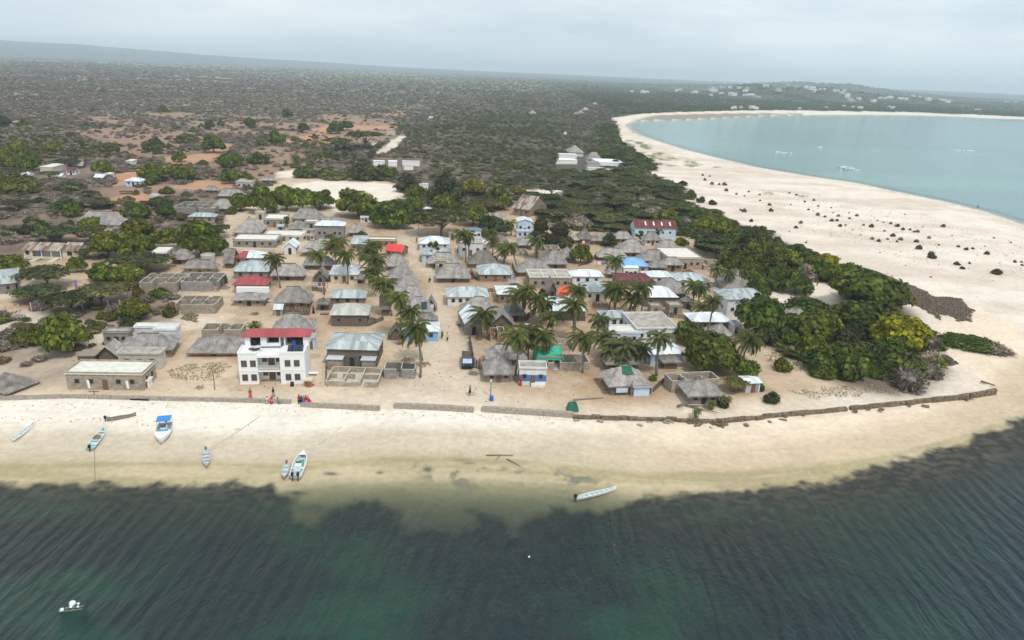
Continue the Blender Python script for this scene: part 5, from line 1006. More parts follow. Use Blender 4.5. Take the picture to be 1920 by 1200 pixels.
# big and small trees one can tell apart: kind, box in the photograph, colour
LST = '''b 85 165 590 672 g|b 55 94 608 650 y|m 20 60 600 650 o|b 228 282 565 607 y|m 222 262 595 620 d|m 304 332 567 597 G|m 182 203 573 600 y|m 196 222 585 605 o|m 280 322 540 563 g|m 228 262 523 547 y|m 250 273 537 558 y|b 170 225 498 533 g|b 215 270 500 535 g|b -15 50 480 517 y|m 54 64 497 508 g|b 130 163 483 513 g|b 175 235 440 488 g|b 228 290 440 490 g|b 232 292 413 448 y|b 285 345 430 466 g|b 335 422 420 486 g|b 150 206 408 434 g|b 234 284 385 418 G|b 122 157 386 408 g|m 37 66 415 442 d|m 62 96 412 438 G|m 125 141 412 424 d|m 75 90 333 345 g|b 297 329 387 411 G|a 385 438 410 448 a|a 40 142 503 541 a|a 30 114 540 567 a|a 92 180 545 592 a|a 145 240 538 575 A|a 210 325 480 512 a|a 78 150 428 456 a|a 140 205 424 458 a|a 142 180 458 486 a|m 62 88 370 382 d|a 8 62 376 396 a|m 95 155 375 397 G|a 155 210 375 394 A|b 155 188 364 372 a
b 430 472 366 398 g|b 468 520 345 402 g|b 514 562 333 398 g|b 543 592 358 399 g|b 576 626 361 396 g|b 633 712 360 412 g|b 694 778 380 432 g|b 758 793 368 404 g|b 808 858 369 405 g|b 757 800 350 372 g|c 800 872 325 390 c|c 740 790 326 362 c|b 868 910 338 370 y|b 910 956 345 396 g|b 858 916 388 426 g|a 770 885 398 448 a|a 868 936 375 406 A|b 955 988 350 366 y|b 893 950 408 446 d|m 422 446 388 403 g|t 532 546 403 428 G|m 669 690 430 449 g|t 415 430 507 540 G|t 798 826 453 488 G|t 903 918 473 497 G|t 918 934 478 497 G|b 1069 1108 459 497 g|c 988 1036 410 462 c|c 1020 1074 420 466 c|c 1125 1160 438 464 d|t 1190 1210 434 455 G|t 1225 1240 428 446 g|t 468 490 604 624 G|m 1008 1026 536 556 d|m 960 985 570 588 G|m 1215 1232 700 716 l
b 381 422 257 288 g|b 411 454 288 317 g|m 462 508 286 309 G|b 415 448 318 346 g|b 447 476 326 346 g|b 458 484 336 350 g|b 265 320 308 342 g|b 315 364 311 341 g|b 265 300 325 348 g|b 176 212 304 332 g|b -10 32 286 312 g|b 14 52 264 292 g|b 42 78 288 322 g|b 6 44 295 320 g|m 95 112 304 318 G|b 325 350 285 305 y|m -10 75 330 364 y|m 30 80 335 365 o|m 100 162 345 362 a|a 0 60 310 345 a|b -4 19 219 238 d|m 34 56 221 240 G|b 459 479 221 241 G|b 529 548 206 221 G|b 384 403 224 244 c|b 300 314 198 211 G|m 499 536 245 270 g|b 559 578 230 250 c|b 614 642 234 252 G|b 637 664 229 245 d|m 564 581 262 278 g|m 545 557 256 265 G|m 583 597 249 261 G|m 372 384 224 240 g|m 406 422 226 236 G|m 480 500 262 274 g|m 385 398 318 326 o|a 650 722 248 280 a|a 605 660 258 285 a|m 640 655 262 284 a|b 280 322 372 395 d|m 300 330 350 365 g|m 370 392 300 312 y|a 73 115 322 338 a|a 108 150 298 316 d|a 118 170 285 306 a|m 250 275 344 352 o|m 248 262 355 366 g|m 222 256 368 382 r|m 600 640 440 470 d|b 330 370 255 270 o|m 205 225 262 280 y|m 270 312 258 284 o|m 190 228 268 288 o|m 88 120 262 285 y|m 60 90 268 284 o|m 130 182 275 293 o|m 545 565 300 316 g|m 572 590 300 316 g|m 546 600 312 336 a|m 590 640 315 336 G|m 650 720 305 342 a|m 600 660 320 340 o|m 690 745 310 336 G
b 1377 1468 562 642 G|b 1259 1318 607 650 G|b 1271 1376 632 706 G|b 1372 1418 678 720 G|a 1348 1402 695 738 o|m 1430 1462 734 761 d|m 1445 1482 668 700 g|m 1412 1434 716 736 d|m 1340 1366 742 768 d|b 1463 1517 512 556 G|b 1560 1690 515 588 G|b 1488 1572 587 645 g|b 1489 1545 630 682 l|b 1630 1728 596 660 Y|b 1555 1652 567 628 G|m 1470 1562 570 594 G|m 1458 1498 610 650 G|c 1548 1612 618 658 c|m 1496 1566 655 706 G|m 1538 1622 652 718 G|m 1612 1720 655 712 G|b 1620 1660 650 690 d|m 1688 1742 590 640 g|d 1715 1760 625 658 x|d 1715 1764 652 694 x|d 1722 1766 680 714 X|d 1664 1730 690 738 X|m 1670 1702 700 730 o|m 1656 1692 568 602 o|m 1600 1640 575 605 G|m 1640 1700 630 670 G|m 1575 1625 600 640 d|b 1462 1502 590 622 G|m 1430 1470 600 640 d|b 1410 1455 610 650 d|m 1516 1560 680 714 G|m 1725 1752 612 640 o
b 1362 1400 425 470 g|b 1330 1372 412 450 g|b 1300 1345 410 440 l|m 1268 1300 395 430 X|b 1306 1336 432 458 y|a 1285 1365 435 475 a|a 1310 1372 450 486 a|a 1340 1400 465 510 a|c 1372 1432 426 478 c|b 1400 1440 425 465 o|m 1438 1470 440 468 a|b 1340 1395 480 530 G|b 1390 1440 458 505 g|b 1420 1470 465 520 G|b 1440 1500 468 508 g|b 1500 1560 486 530 l|b 1520 1568 480 520 Y|m 1484 1530 495 530 X|b 1560 1612 498 545 g|b 1610 1655 512 560 G|b 1380 1430 500 545 G|b 1425 1468 505 548 G|m 1365 1400 520 545 G|b 1400 1440 520 560 G|a 1405 1460 510 542 a|m 1275 1310 418 445 G|m 1262 1290 446 462 y|b 1470 1512 460 490 G|b 1220 1270 395 425 y|b 1230 1275 402 430 g|b 1290 1320 392 415 G|b 1385 1412 480 510 y'''
for ln in LST.split('\n'):
    for e in ln.split('|'):
        k, a, b_, c_, d_, cc = e.split(); T(k, float(a), float(b_), float(c_), float(d_), cc)
landmark('bright yellow tree', place(1680, 650)); landmark('lime green bush', place(1517, 675)); landmark('lone umbrella tree', place(1375, 735))
# long low thicket out on the sand
th = thing('low_thicket', place(1828, 655)); tag(th, 'long low green thicket lying alone on the white sand of the spit', 'thicket'); landmark('long low thicket', th.location)
for i in range(13):
    f = i / 12; q = place(1778 + 100 * f, 641 + 19 * f + 4 * math.sin(i * 2.3)); rr_ = 2.6 + 1.5 * math.sin(math.pi * min(1, f + .15)); link('foliage', CR['m' if i < 9 else 'd'][i % 4], th, loc=q - th.location, rot=(0, 0, i), scale=(rr_ * 1.2, rr_, 1.5 + .6 * math.sin(math.pi * f)), color=COL['G'] if i < 9 else COL['x'])

# umbrella trees of the dense grove, and bushes filling the point
def fill(pts, n, kinds, rmin, rmax, sep, label, cat, grp, hr=(.5, .8), z=1.5, seed=5, names=None, dens=None):
    rs = random.Random(seed); P = W(pts, z); X_ = [p[0] for p in P]; Y_ = [p[1] for p in P]; got = []; tries = 0
    while len(got) < n and tries < 20000:
        tries += 1; x, y = rs.uniform(min(X_), max(X_)), rs.uniform(min(Y_), max(Y_)) ; 
        if not inpoly(np.array([x]), np.array([y]), P)[0]: continue
        r = rs.uniform(rmin, rmax) 
        if any((x - a) ** 2 + (y - b) ** 2 < (sep * (r + c)) ** 2 for a, b, c in got): continue
        got.append((x, y, r)); k, c = rs.choice(kinds); cl = COL[c]; v = rs.uniform(.8, 1.2)
        t = thing(names or {'a': 'umbrella_tree', 'm': 'round_bush', 'b': 'broadleaf_tree', 'd': 'leafless_bush', 't': 'small_tree'}[k], (x, y, ground_z(x, y)), rs.uniform(0, 6.28)); h = r * rs.uniform(*hr)
        link('crown', rs.choice(CR[k]), t, scale=(r, r, h), color=(cl[0] * v, cl[1] * v, cl[2] * v))
        if k in 'abt' and r > 2: link('trunk', TR['a' if k == 'a' else 'b'], t, scale=(r, r, h))
        tag(t, label, cat, grp)
GROVE = [(985, 392), (1000, 372), (1080, 352), (1090, 335), (1140, 322), (1185, 318), (1215, 335), (1262, 352), (1262, 375), (1310, 395), (1262, 412), (1182, 420), (1178, 436), (1078, 432), (1005, 405)]
fill(GROVE, 120, [('a', 'a'), ('a', 'a'), ('a', 'A'), ('a', 'a'), ('m', 'x'), ('a', 'o'), ('b', 'G')], 3.5, 7.5, .55, 'umbrella tree merging into the dense grove behind the village', 'tree', 'trees of the dense grove', (.5, .75), seed=3)
POINT = [(1290, 442), (1275, 402), (1330, 400), (1392, 430), (1450, 444), (1500, 474), (1560, 494), (1640, 524), (1660, 560), (1590, 560), (1560, 525), (1480, 545), (1450, 555), (1420, 530), (1370, 500), (1330, 478)]
fill(POINT, 60, [('m', 'G'), ('b', 'G'), ('a', 'a'), ('m', 'o'), ('m', 'd'), ('b', 'g')], 2.2, 4.2, .5, 'bush closing the gaps of the green belt between houses and dunes', 'bush', 'bushes of the green belt', (.7, 1.0), seed=4)
POINT2 = [(1480, 595), (1560, 590), (1680, 590), (1740, 630), (1760, 680), (1715, 728), (1640, 705), (1560, 712), (1500, 690), (1490, 640)]
fill(POINT2, 60, [('m', 'G'), ('m', 'G'), ('m', 'd'), ('m', 'o'), ('m', 'g')], 1.6, 3.2, .5, 'low bush in the dense growth covering the point', 'bush', 'bushes on the point', (.8, 1.1), seed=6)
EDGE = [(1160, 262), (1190, 288), (1234, 312), (1200, 330), (1230, 345), (1285, 362), (1262, 378), (1180, 350), (1150, 320), (1130, 290), (1120, 240), (1150, 235)]
fill(EDGE, 70, [('m', 'G'), ('m', 'd'), ('a', 'a'), ('b', 'G')], 3, 6, .6, 'dark bush on the forest edge along the white dunes', 'bush', 'bushes along the dune edge', (.6, .9), seed=8)
fill([(-60, 600), (330, 565), (340, 610), (180, 660), (130, 690), (-60, 690)], 34, [('d', 'x'), ('d', 'r'), ('m', 'o'), ('m', 'r')], .7, 2.0, .9, 'low dry bush on the waste ground by the shore', 'bush', 'dry bushes of the waste ground', (.5, .8), seed=9)
for a in ((1245, 358, 1300, 372), ): pass
for x0, x1, yt, yb, c in ((1262, 1286, 346, 376, 'd'), (1280, 1308, 346, 376, 'G'), (1305, 1323, 360, 381, 'd'), (1326, 1343, 375, 385, 'd'), (1270, 1290, 339, 348, 'd')): T('m', x0, x1, yt, yb, c)
# dune shrubs
DS = '112,684,9 152,690,7 125,709,10 165,730,14 235,735,15 245,768,13 433,795,9 435,828,8 372,775,7 302,790,8 347,802,7 488,850,12 495,882,15 345,885,17 325,880,9 385,940,13 665,950,13 636,978,13 687,833,8 607,850,6 738,825,9 762,857,8 708,878,8 735,885,5 760,905,14 800,917,9 845,895,6 875,912,11 838,938,13 868,938,11 835,868,6 885,968,13 915,965,8 935,897,5 980,907,12 938,927,10 1017,964,9 1060,970,17 1065,1040,14 1102,1052,14 1095,940,6 1128,950,7 1170,955,11 1208,968,15 1240,988,12 1278,990,9 1300,1003,9 1320,1000,13 1135,998,8 1183,1023,16 1225,1043,15 1205,1057,9 1152,1044,9 1315,1055,15 1328,1092,21 1385,1035,12 1350,975,5 1397,1125,20 1465,970,15 1550,1085,11 1595,1100,14 1630,1097,10 1710,1122,17 1750,1037,7 1540,1180,15 1613,1175,6 1868,1167,9 1905,1172,9 1440,1077,8 1845,1063,7 205,735,9 640,795,8 600,785,8 600,1000,5 955,992,5 1515,1025,5 1250,905,5 1000,1020,5 1110,1120,5 1700,1085,5'
for e in DS.split():
    a, b_, wd_ = map(float, e.split(',')); px, py = 1280 + a / 3, 100 + b_ / 3; q = place(px, py + wd_ / 6); r = wd_ / 3 / ppm(q) * .62 * 1.15
    t = thing('dune_shrub', q, rnd.uniform(0, 6)); cl = COL[rnd.choice('cxcr')]; link('crown', rnd.choice(CR['m' if rnd.random() < .45 else 'd']), t, scale=(r * 1.4, r * 1.3, r * 1.7), color=(cl[0] * 1.1, cl[1] * 1.05, cl[2] * 1.0)); tag(t, 'small dark shrub dotted on the pale dune sand', 'shrub', 'shrubs dotted over the dunes')
for a, b_, wd_ in ((1415, 55, 40), (1455, 85, 36), (1715, 122, 70), (1512, 47, 18), (1850, 37, 22), (1905, 60, 22), (1740, 40, 8), (1220, 148, 16), (1225, 4, 60), (1030, 60, 10)):
    q = place(1440 + a / 4, 480 + b_ / 4 + 3); r = wd_ / 4 / ppm(q) * .62; t = thing('dune_shrub', q, 1); cl = COL['c']; link('crown', rnd.choice(CR['m']), t, scale=(r, r, r * .9), color=cl); tag(t, 'small dark shrub dotted on the pale dune sand', 'shrub', 'shrubs dotted over the dunes')

# scrub beyond the village: countless bushes, one object per kind of bush
def bare(x, y):
    r = inpoly(x, y, W(VIL)) | inpoly(x, y, W(DUNE)) | inpoly(x, y, W(FB, .5))
    for P in ([(545, 342), (640, 338), (735, 346), (765, 368), (720, 382), (640, 398), (600, 386), (565, 362)], [(745, 253), (764, 252), (748, 274), (728, 286), (700, 292), (712, 280)], [(985, 353), (1077, 350), (1072, 364), (1000, 382), (975, 372)],
              [(592, 245), (600, 234), (738, 235), (732, 242)], [(325, 350), (380, 335), (470, 345), (400, 362)], [(215, 330), (300, 312), (300, 330), (240, 348), (215, 348)], [(60, 315), (215, 310), (215, 335), (60, 338)], [(215, 330), (270, 330), (270, 352), (215, 352)],
              [(290, 292), (380, 284), (425, 266), (445, 270), (400, 302), (330, 312)], [(1040, 290), (1140, 290), (1172, 300), (1160, 322), (1040, 318)], [(695, 296), (792, 296), (792, 320), (695, 320)], [(40, 455), (150, 455), (150, 500), (40, 500)], [(135, 396), (235, 396), (250, 440), (135, 440)]):
        r |= inpoly(x, y, W(P))
    return r
def scatter():
    rs = np.random.RandomState(11); n = 620000
    px = rs.uniform(-260, 2180, n); py = rs.uniform(90, 720, n)
    hy = 133 + 0.0432 * (px - 960); ok = py > hy + 7.5; px, py = px[ok], py[ok]
    d = np.stack([((px - 960) / F)] * 3, 1) * np.array(rr) + np.stack([((600 - py) / F)] * 3, 1) * np.array(uu) + np.array(fwd)
    t = (1.5 - CAM_H) / d[:, 2]; x, y = d[:, 0] * t, d[:, 1] * t; z = hgt(x, y); t = (z - CAM_H) / d[:, 2]; ok = z < 8; x = np.where(ok, d[:, 0] * t, x); y = np.where(ok, d[:, 1] * t, y)
    rgd = np.hypot(x, y); r = np.maximum(rs.uniform(1.2, 2.7, len(x)), 0.0015 * rgd * rs.uniform(.7, 1.5, len(x))); r = np.minimum(r, 13)
    wpx = 2 * r * F / rgd; hpx = wpx * 0.5; m = fbm(x / 55, y / 55, 91); redk = inpoly(x, y, W(RED)) * sstep(.40, .56, fbm(x / 40, y / 40, 1))
    mac = fbm(x / 260, y / 420, 15); cov = (1.9 * (0.6 + 0.8 * sstep(.3, .6, m)) * (.85 + .4 * sstep(.62, .42, mac)) * (1 - .35 * sstep(2600, 4200, rgd))) * (1 - .85 * redk); cov = np.where(y < 210, cov * .3, cov); cov = np.where(inpoly(x, y, W([(-260, 350), (430, 345), (430, 480), (100, 560), (-260, 620)])), cov * .42, cov)
    area = (2440 * 630) / 620000.; acc = cov * area / (wpx * hpx * .6)
    keep = (rs.uniform(size=len(x)) < acc) & (shore_d(x, y) > 4) & ~bare(x, y) & (rgd < 7500) & (y > 80); 
    x, y, r, rgd, m = x[keep], y[keep], r[keep], rgd[keep], m[keep]; z = hgt(x, y)
    east = sstep(-15, 1, np.degrees(np.arctan2(x, y))) ; band = sstep(2600, 3600, rgd) * sstep(.40, .55, fbm(x / 900, y / 2600, 9)); yel = inpoly(x, y, W([(-260, 330), (-260, 240), (360, 262), (370, 300), (80, 300), (60, 340)]))
    g2 = fbm(x / 90, y / 90, 55); u = rs.uniform(size=len(x))
    pgreen = .05 + .3 * sstep(.50, .62, fbm(x / 420, y / 500, 77)) + .62 * east + .5 * band + .3 * sstep(.55, .65, g2) + .35 * yel; green = u < pgreen
    return x, y, z, r, rs.uniform(0, 6.28, len(x)), green, rs.uniform(size=len(x)), east, rgd, yel
sx_, sy_, sz_, sr_, sa_, sg_, su_, se_, sgd, syl = scatter()
print('scrub', len(sx_))
def gn_scatter(name, src, m, color, hs):
    """an object whose vertices carry bushes (geometry nodes)"""
    n = int(m.sum()); 
    if not n: return
    me = bpy.data.meshes.new(name); me.vertices.add(n); me.vertices.foreach_set('co', np.stack([sx_[m], sy_[m], sz_[m] - .1], 1).ravel())
    a = me.attributes.new('size', 'FLOAT_VECTOR', 'POINT'); a.data.foreach_set('vector', np.stack([sr_[m], sr_[m] * (.8 + .4 * su_[m]), np.minimum(sr_[m] * hs * (.7 + .6 * su_[m]), 5.5)], 1).ravel())
    a = me.attributes.new('turn', 'FLOAT_VECTOR', 'POINT'); a.data.foreach_set('vector', np.stack([sa_[m] * 0, sa_[m] * 0, sa_[m]], 1).ravel())
    me.update(); o = bpy.data.objects.new(name, me); C.objects.link(o); o['kind'] = 'stuff'; o.color = (*color, 1)
    ng = bpy.data.node_groups.new(name, 'GeometryNodeTree'); ng.interface.new_socket('Geometry', in_out='INPUT', socket_type='NodeSocketGeometry'); ng.interface.new_socket('Geometry', in_out='OUTPUT', socket_type='NodeSocketGeometry')
    N = ng.nodes.new; gi = N('NodeGroupInput'); go_ = N('NodeGroupOutput'); ip = N('GeometryNodeInstanceOnPoints'); oi = N('GeometryNodeObjectInfo'); oi.inputs[0].default_value = src
    A1 = N('GeometryNodeInputNamedAttribute'); A1.data_type = 'FLOAT_VECTOR'; A1.inputs[0].default_value = 'size'; A2 = N('GeometryNodeInputNamedAttribute'); A2.data_type = 'FLOAT_VECTOR'; A2.inputs[0].default_value = 'turn'
    oi.inputs['As Instance'].default_value = True; L = ng.links.new; mp_ = N('GeometryNodeMeshToPoints'); L(gi.outputs[0], mp_.inputs['Mesh']); L(mp_.outputs[0], ip.inputs['Points']); L(oi.outputs['Geometry'], ip.inputs['Instance']); L(A2.outputs[0], ip.inputs['Rotation']); L(A1.outputs[0], ip.inputs['Scale']); L(ip.outputs[0], go_.inputs[0])
    md = o.modifiers.new('scatter', 'NODES'); md.node_group = ng
def source(kind, k):
    for o in C.objects:
        if o.data is CR[kind][k] and o.name.startswith(('crown', 'foliage')): return o
    t = thing('leafless_bush' if kind in 'dD' else 'round_bush', place(40 + 30 * k, 660), 0); auto(t, 'small dry bush', 'bush'); return link('crown', CR[kind][k], t, scale=(1, 1, .6), color=COL['x'])
bins = np.floor(su_ * 997) % 12
greys = [('d', 0, 'X'), ('d', 1, 'x'), ('d', 2, 'X'), ('d', 3, 'x'), ('a', 0, 'r'), ('m', 0, 'X')]
for i, (k, v, c) in enumerate(greys):
    gn_scatter('dry_scrub', source(k, v), ~sg_ & (np.floor(bins / 2) == i), tuple(q * (1.0 if i < 4 else .85) for q in COL[c]), .8 if k != 'a' else .55)
greens = [('a', 1, 'a'), ('a', 2, 'A'), ('a', 3, 'a'), ('a', 4, 'a'), ('m', 1, 'o'), ('m', 2, 'G')]
near_g = sg_ & (syl == 0)
for i, (k, v, c) in enumerate(greens): gn_scatter('green_scrub', source(k, v), near_g & (np.floor(bins / 2) == i), COL[c], .6 if k == 'a' else .75)
gn_scatter('yellowing_scrub', source('m', 3), sg_ & (syl == 1), (0.11, 0.115, 0.03), .7)
# trees of the wooded hills across the bay
rs = np.random.RandomState(5); n = 9000; hx = rs.uniform(150, 1500, n); hy_ = rs.uniform(900, 2600, n); m0 = (shore_d(hx, hy_) > 22) & (hy_ > 1150) & ~inpoly(hx, hy_, W(FB, .5)); hx, hy_ = hx[m0], hy_[m0]
sx_, sy_, sz_ = hx, hy_, hgt(hx, hy_); n = len(hx); sr_ = rs.uniform(4, 8, n); sa_ = rs.uniform(0, 6, n); su_ = rs.uniform(size=n); q3 = rs.randint(0, 3, n)
for i, (k, v, c) in enumerate((('m', 1, 'G'), ('m', 2, 'a'), ('b', 1, 'a'))): gn_scatter('hill_woods', source(k, v), q3 == i, tuple(q * .8 for q in COL[c]), .38)

# dead seagrass on the sand, low and matted
def litter(name, polys, n, size, cl, z=1.5, seed=3, hh=.12):
    rs = np.random.RandomState(seed); PW = W(polys, z); X_ = [p[0] for p in PW]; Y_ = [p[1] for p in PW]; x = rs.uniform(min(X_), max(X_), n * 3); y = rs.uniform(min(Y_), max(Y_), n * 3)
    m = inpoly(x + (fbm(x / 2, y / 2, 3) - .5) * 3, y + (fbm(x / 2, y / 2, 4) - .5) * 5, PW); x, y = x[m][:n], y[m][:n]; zz = hgt(x, y) + rs.uniform(.01, hh, len(x)); P = np.stack([x, y, zz], 1)
    Nn = rs.normal(size=P.shape) * .6 + np.array([0, 0, 1]); V, f = cards(P, Nn, size, rs, 1.8); me = arrmesh(name, V, f, 'twig'); addvar(me, rs); o = bpy.data.objects.new(name, me); C.objects.link(o); o['kind'] = 'stuff'; o.color = (*cl, 1)
litter('seagrass_litter', [(1632, 517), (1660, 530), (1677, 530), (1702, 531), (1722, 540), (1737, 545), (1742, 552), (1762, 557), (1800, 557), (1822, 580), (1820, 600), (1810, 603), (1790, 597), (1772, 587), (1765, 592), (1765, 599), (1750, 590), (1740, 582), (1720, 572), (1695, 566), (1680, 560), (1665, 540)], 34000, .1, (0.27, 0.215, 0.21))
litter('seagrass_litter', [(1755, 668), (1768, 665), (1790, 676), (1768, 690), (1756, 680)], 900, .16, (0.2, 0.16, 0.14), seed=5)
for k, P in enumerate(([(312, 697), (345, 685), (420, 683), (428, 700), (395, 720), (330, 715)], [(335, 585), (372, 590), (370, 606), (340, 600)], [(0, 590), (30, 580), (25, 600), (-10, 605)], [(1480, 735), (1640, 722), (1690, 735), (1520, 748)], [(1440, 640), (1500, 660), (1500, 700), (1440, 690)])):
    litter('dry_creepers', P, 900 if k != 3 else 900, .08, (0.34, 0.29, 0.19) if k != 3 else (0.3, 0.25, 0.2), seed=20 + k, hh=.14)
litter('village_debris', [(130, 735), (150, 640), (330, 590), (420, 450), (600, 420), (760, 420), (1000, 440), (1290, 480), (1400, 600), (1420, 690), (1300, 770), (900, 755), (500, 735)], 3200, .09, (0.24, 0.19, 0.15), seed=60, hh=.05)
litter('dune_weeds', [(1290, 345), (1500, 355), (1800, 420), (2000, 480), (2000, 560), (1750, 500), (1560, 450), (1400, 400)], 1500, .12, (0.22, 0.2, 0.14), seed=61, hh=.2)
for k, P in enumerate(([(-20, 760), (240, 757), (540, 764), (620, 770), (620, 774), (200, 762), (-20, 768)], [(0, 778), (250, 782), (500, 800), (640, 804), (640, 807), (400, 797), (0, 782)], [(640, 768), (980, 778), (1050, 784), (1050, 788), (800, 780), (640, 773)])):
    litter('tide_line_weed', P, 110, .08, (0.36, 0.3, 0.22), z=1.0, seed=40 + k, hh=.05)

# ------------------------------------------------------------ palms
def frond(mb, ln, droop, az_, el, w=0.5, seg=7, nl=15, lean=0.0, curl=0.0):
    d = Vector((math.cos(az_), math.sin(az_), 0)); pts = []; a = el; p = Vector((0, 0, 0))
    for i in range(seg + 1):
        pts.append(p.copy()); p = p + (d * math.cos(a) + Vector((lean, 0, 0)) * .35 + Vector((0, 0, math.sin(a)))) * ln / seg; a -= droop / seg
    sd = Vector((-d.y, d.x, 0))
    mb.tube(pts, [.05 * (1 - i / (seg + 1)) + .012 for i in range(seg + 1)], 3, 0, False)
    for i in range(nl):
        f = .1 + .9 * i / (nl - 1); q = f * seg; k = min(seg - 1, int(q)); b = pts[k].lerp(pts[k + 1], q - k); t = (pts[k + 1] - pts[k]).normalized()
        L_ = w * (math.sin(math.pi * (f * .82 + .12)) ** .6) * 1.7
        for s in (-1, 1):
            tip = b + (sd * s * .62 + t * .55 + Vector((lean * .5, 0, -.55 - .2 * rnd.random()))) * L_; e = t * .14
            mb.add([b - e, b + e, tip], [(0, 1, 2)])
PALM = []
for sd_ in range(4):
    rnd.seed(50 + sd_); mb = MB(); n = 27
    for k in range(n):
        az_ = 6.283 * k * .382 + rnd.uniform(-.2, .2); f = k / n; frond(mb, rnd.uniform(2.9, 3.7), rnd.uniform(1.3, 1.9), az_, 1.15 - 1.55 * f, lean=-.55)
    nd = len(mb.f)
    for k in range(5): frond(mb, rnd.uniform(2.2, 2.9), .7, rnd.uniform(0, 6.28), -.75, lean=-.3, w=.4)
    nt_ = len(mb.f)
    PALM.append(mb.mesh('palm_crown', ['frond'])); addvar(PALM[-1], np.random.RandomState(3), .7, 1.4); av = np.zeros(nt_ * 4, np.float32); PALM[-1].attributes['var'].data.foreach_get('color', av); av = av.reshape(-1, 4); av[nd:, :3] *= (1.7, 1.0, 1.1); PALM[-1].attributes['var'].data.foreach_set('color', av.ravel())
DATE = []
for sd_ in range(2):
    rnd.seed(80 + sd_); mb = MB(); n = 30
    for k in range(n): frond(mb, rnd.uniform(2.6, 3.4), rnd.uniform(1.5, 2.0), 6.283 * k * .382, 1.3 - 1.7 * k / n, w=.5, nl=17)
    DATE.append(mb.mesh('palm_crown', ['frond'])); addvar(DATE[-1], np.random.RandomState(3), .7, 1.4)
rnd.seed(99)
def palm(cx, cy, bx, by, r=None, kind='c', label=None, col_=None):
    p = place(bx, by); s = ppm(p); ce = math.cos(math.asin((CAM_H - p.z) / (p - Vector((0, 0, CAM_H))).length)); h = max(1.2, (by - cy) / s / ce); dx = (cx - bx) / s - 0.045 * 0 * h
    t = thing('coconut_palm' if kind == 'c' else 'date_palm', p, 0); mb = MB(); n = 7; b_ = rnd.uniform(-.3, .3)
    pts = [Vector((dx * (i / n) ** 1.4 + b_ * math.sin(math.pi * i / n), .0, h * i / n - (.2 if i == 0 else 0))) for i in range(n + 1)]
    mb.tube(pts, [(.24 if kind == 'c' else .32) * (1 - .45 * i / n) for i in range(n + 1)], 6); mb.build('trunk', 'palm_bark', t, True)
    r = r or 3.6; sc = r / 3.4; c = col_ or ((0.115, 0.13, 0.045) if kind == 'c' else (0.14, 0.155, 0.08)); v = rnd.uniform(.8, 1.15)
    link('crown', rnd.choice(PALM if kind == 'c' else DATE), t, loc=pts[-1], rot=(0, 0, rnd.uniform(-.5, .5) if kind == 'c' else rnd.uniform(0, 6)), scale=(sc, sc, sc), color=(c[0] * v, c[1] * v, c[2] * v))
    if kind == 'c' and h > 4:
        mb = MB()
        for k in range(7): V, f = ico((.28 * math.cos(k), .28 * math.sin(k), -.25), (.16, .16, .18), np.random.RandomState(k), 0.02); mb.add(V.tolist(), f.tolist())
        o = mb.build('coconuts', 'wood', t, True, loc=pts[-1])
    hw = 'stubby' if h < 2.5 else 'short' if h < 5 else 'tall' if h > 8.5 else 'medium'
    if label: tag(t, label, 'palm tree', 'palms of the village')
    else: auto(t, ('%s %s' % (hw, 'coconut palm' if kind == 'c' else 'bushy date palm')), 'palm tree', 'palms of the village')
for e in '519 487 526 540|600 478 608 553|628 462 632 508|637 455 637 500|651 478 652 533|705 462 703 520|695 472 694 525|707 490 712 545|702 512 716 560|716 528 728 590|726 535 735 592|750 560 757 636|772 585 783 630|781 618 788 708|783 622 792 676|868 440 873 492|876 442 878 490|925 450 924 478|955 420 959 442|957 463 969 499|945 468 945 492|920 436 920 466|1005 450 1005 486|987 545 997 613|1008 560 1014 613|975 552 984 600|1020 570 1022 606|1080 545 1078 620|1072 572 1076 640|1147 490 1152 578|1155 545 1151 590|1147 540 1140 585|1200 540 1201 592|1183 560 1178 590|1310 540 1310 578|1298 535 1300 570|1328 565 1323 637|1316 575 1316 600|1402 636 1392 680|909 590 913 636|967 632 966 704|990 625 989 679|1018 632 1020 681|1092 635 1092 699|1030 595 1020 640|1135 632 1128 668|1200 655 1190 690|1375 495 1372 520'.split('|'):
    a = list(map(float, e.split())); palm(*a, r=rnd.uniform(3.0, 4.3))
for a in ((1122, 600, 1120, 640, 3.4), (1230, 635, 1231, 704, 3.6), (1150, 645, 1150, 680, 3.6), (1170, 652, 1165, 690, 3.9), (1185, 648, 1180, 684, 3.6), (1140, 660, 1145, 688, 3.2), (1160, 672, 1168, 694, 3.0), (1302, 722, 1305, 735, 2.4), (478, 612, 478, 624, 2.2), (1358, 748, 1358, 764, 1.6), (1305, 768, 1308, 784, 1.3), (1332, 756, 1334, 768, 1.3), (1338, 505, 1340, 545, 3.0), (1363, 512, 1362, 545, 3.0)): palm(*a[:4], r=a[4], kind='d')
for e in '590 292 591 308|600 290 600 308|612 288 612 306|622 290 622 306|633 292 634 305|648 286 648 300|556 296 557 312|580 288 581 304|1040 296 1040 312|700 285 700 298|665 290 664 303'.split('|'): palm(*map(float, e.split()), r=3.8)

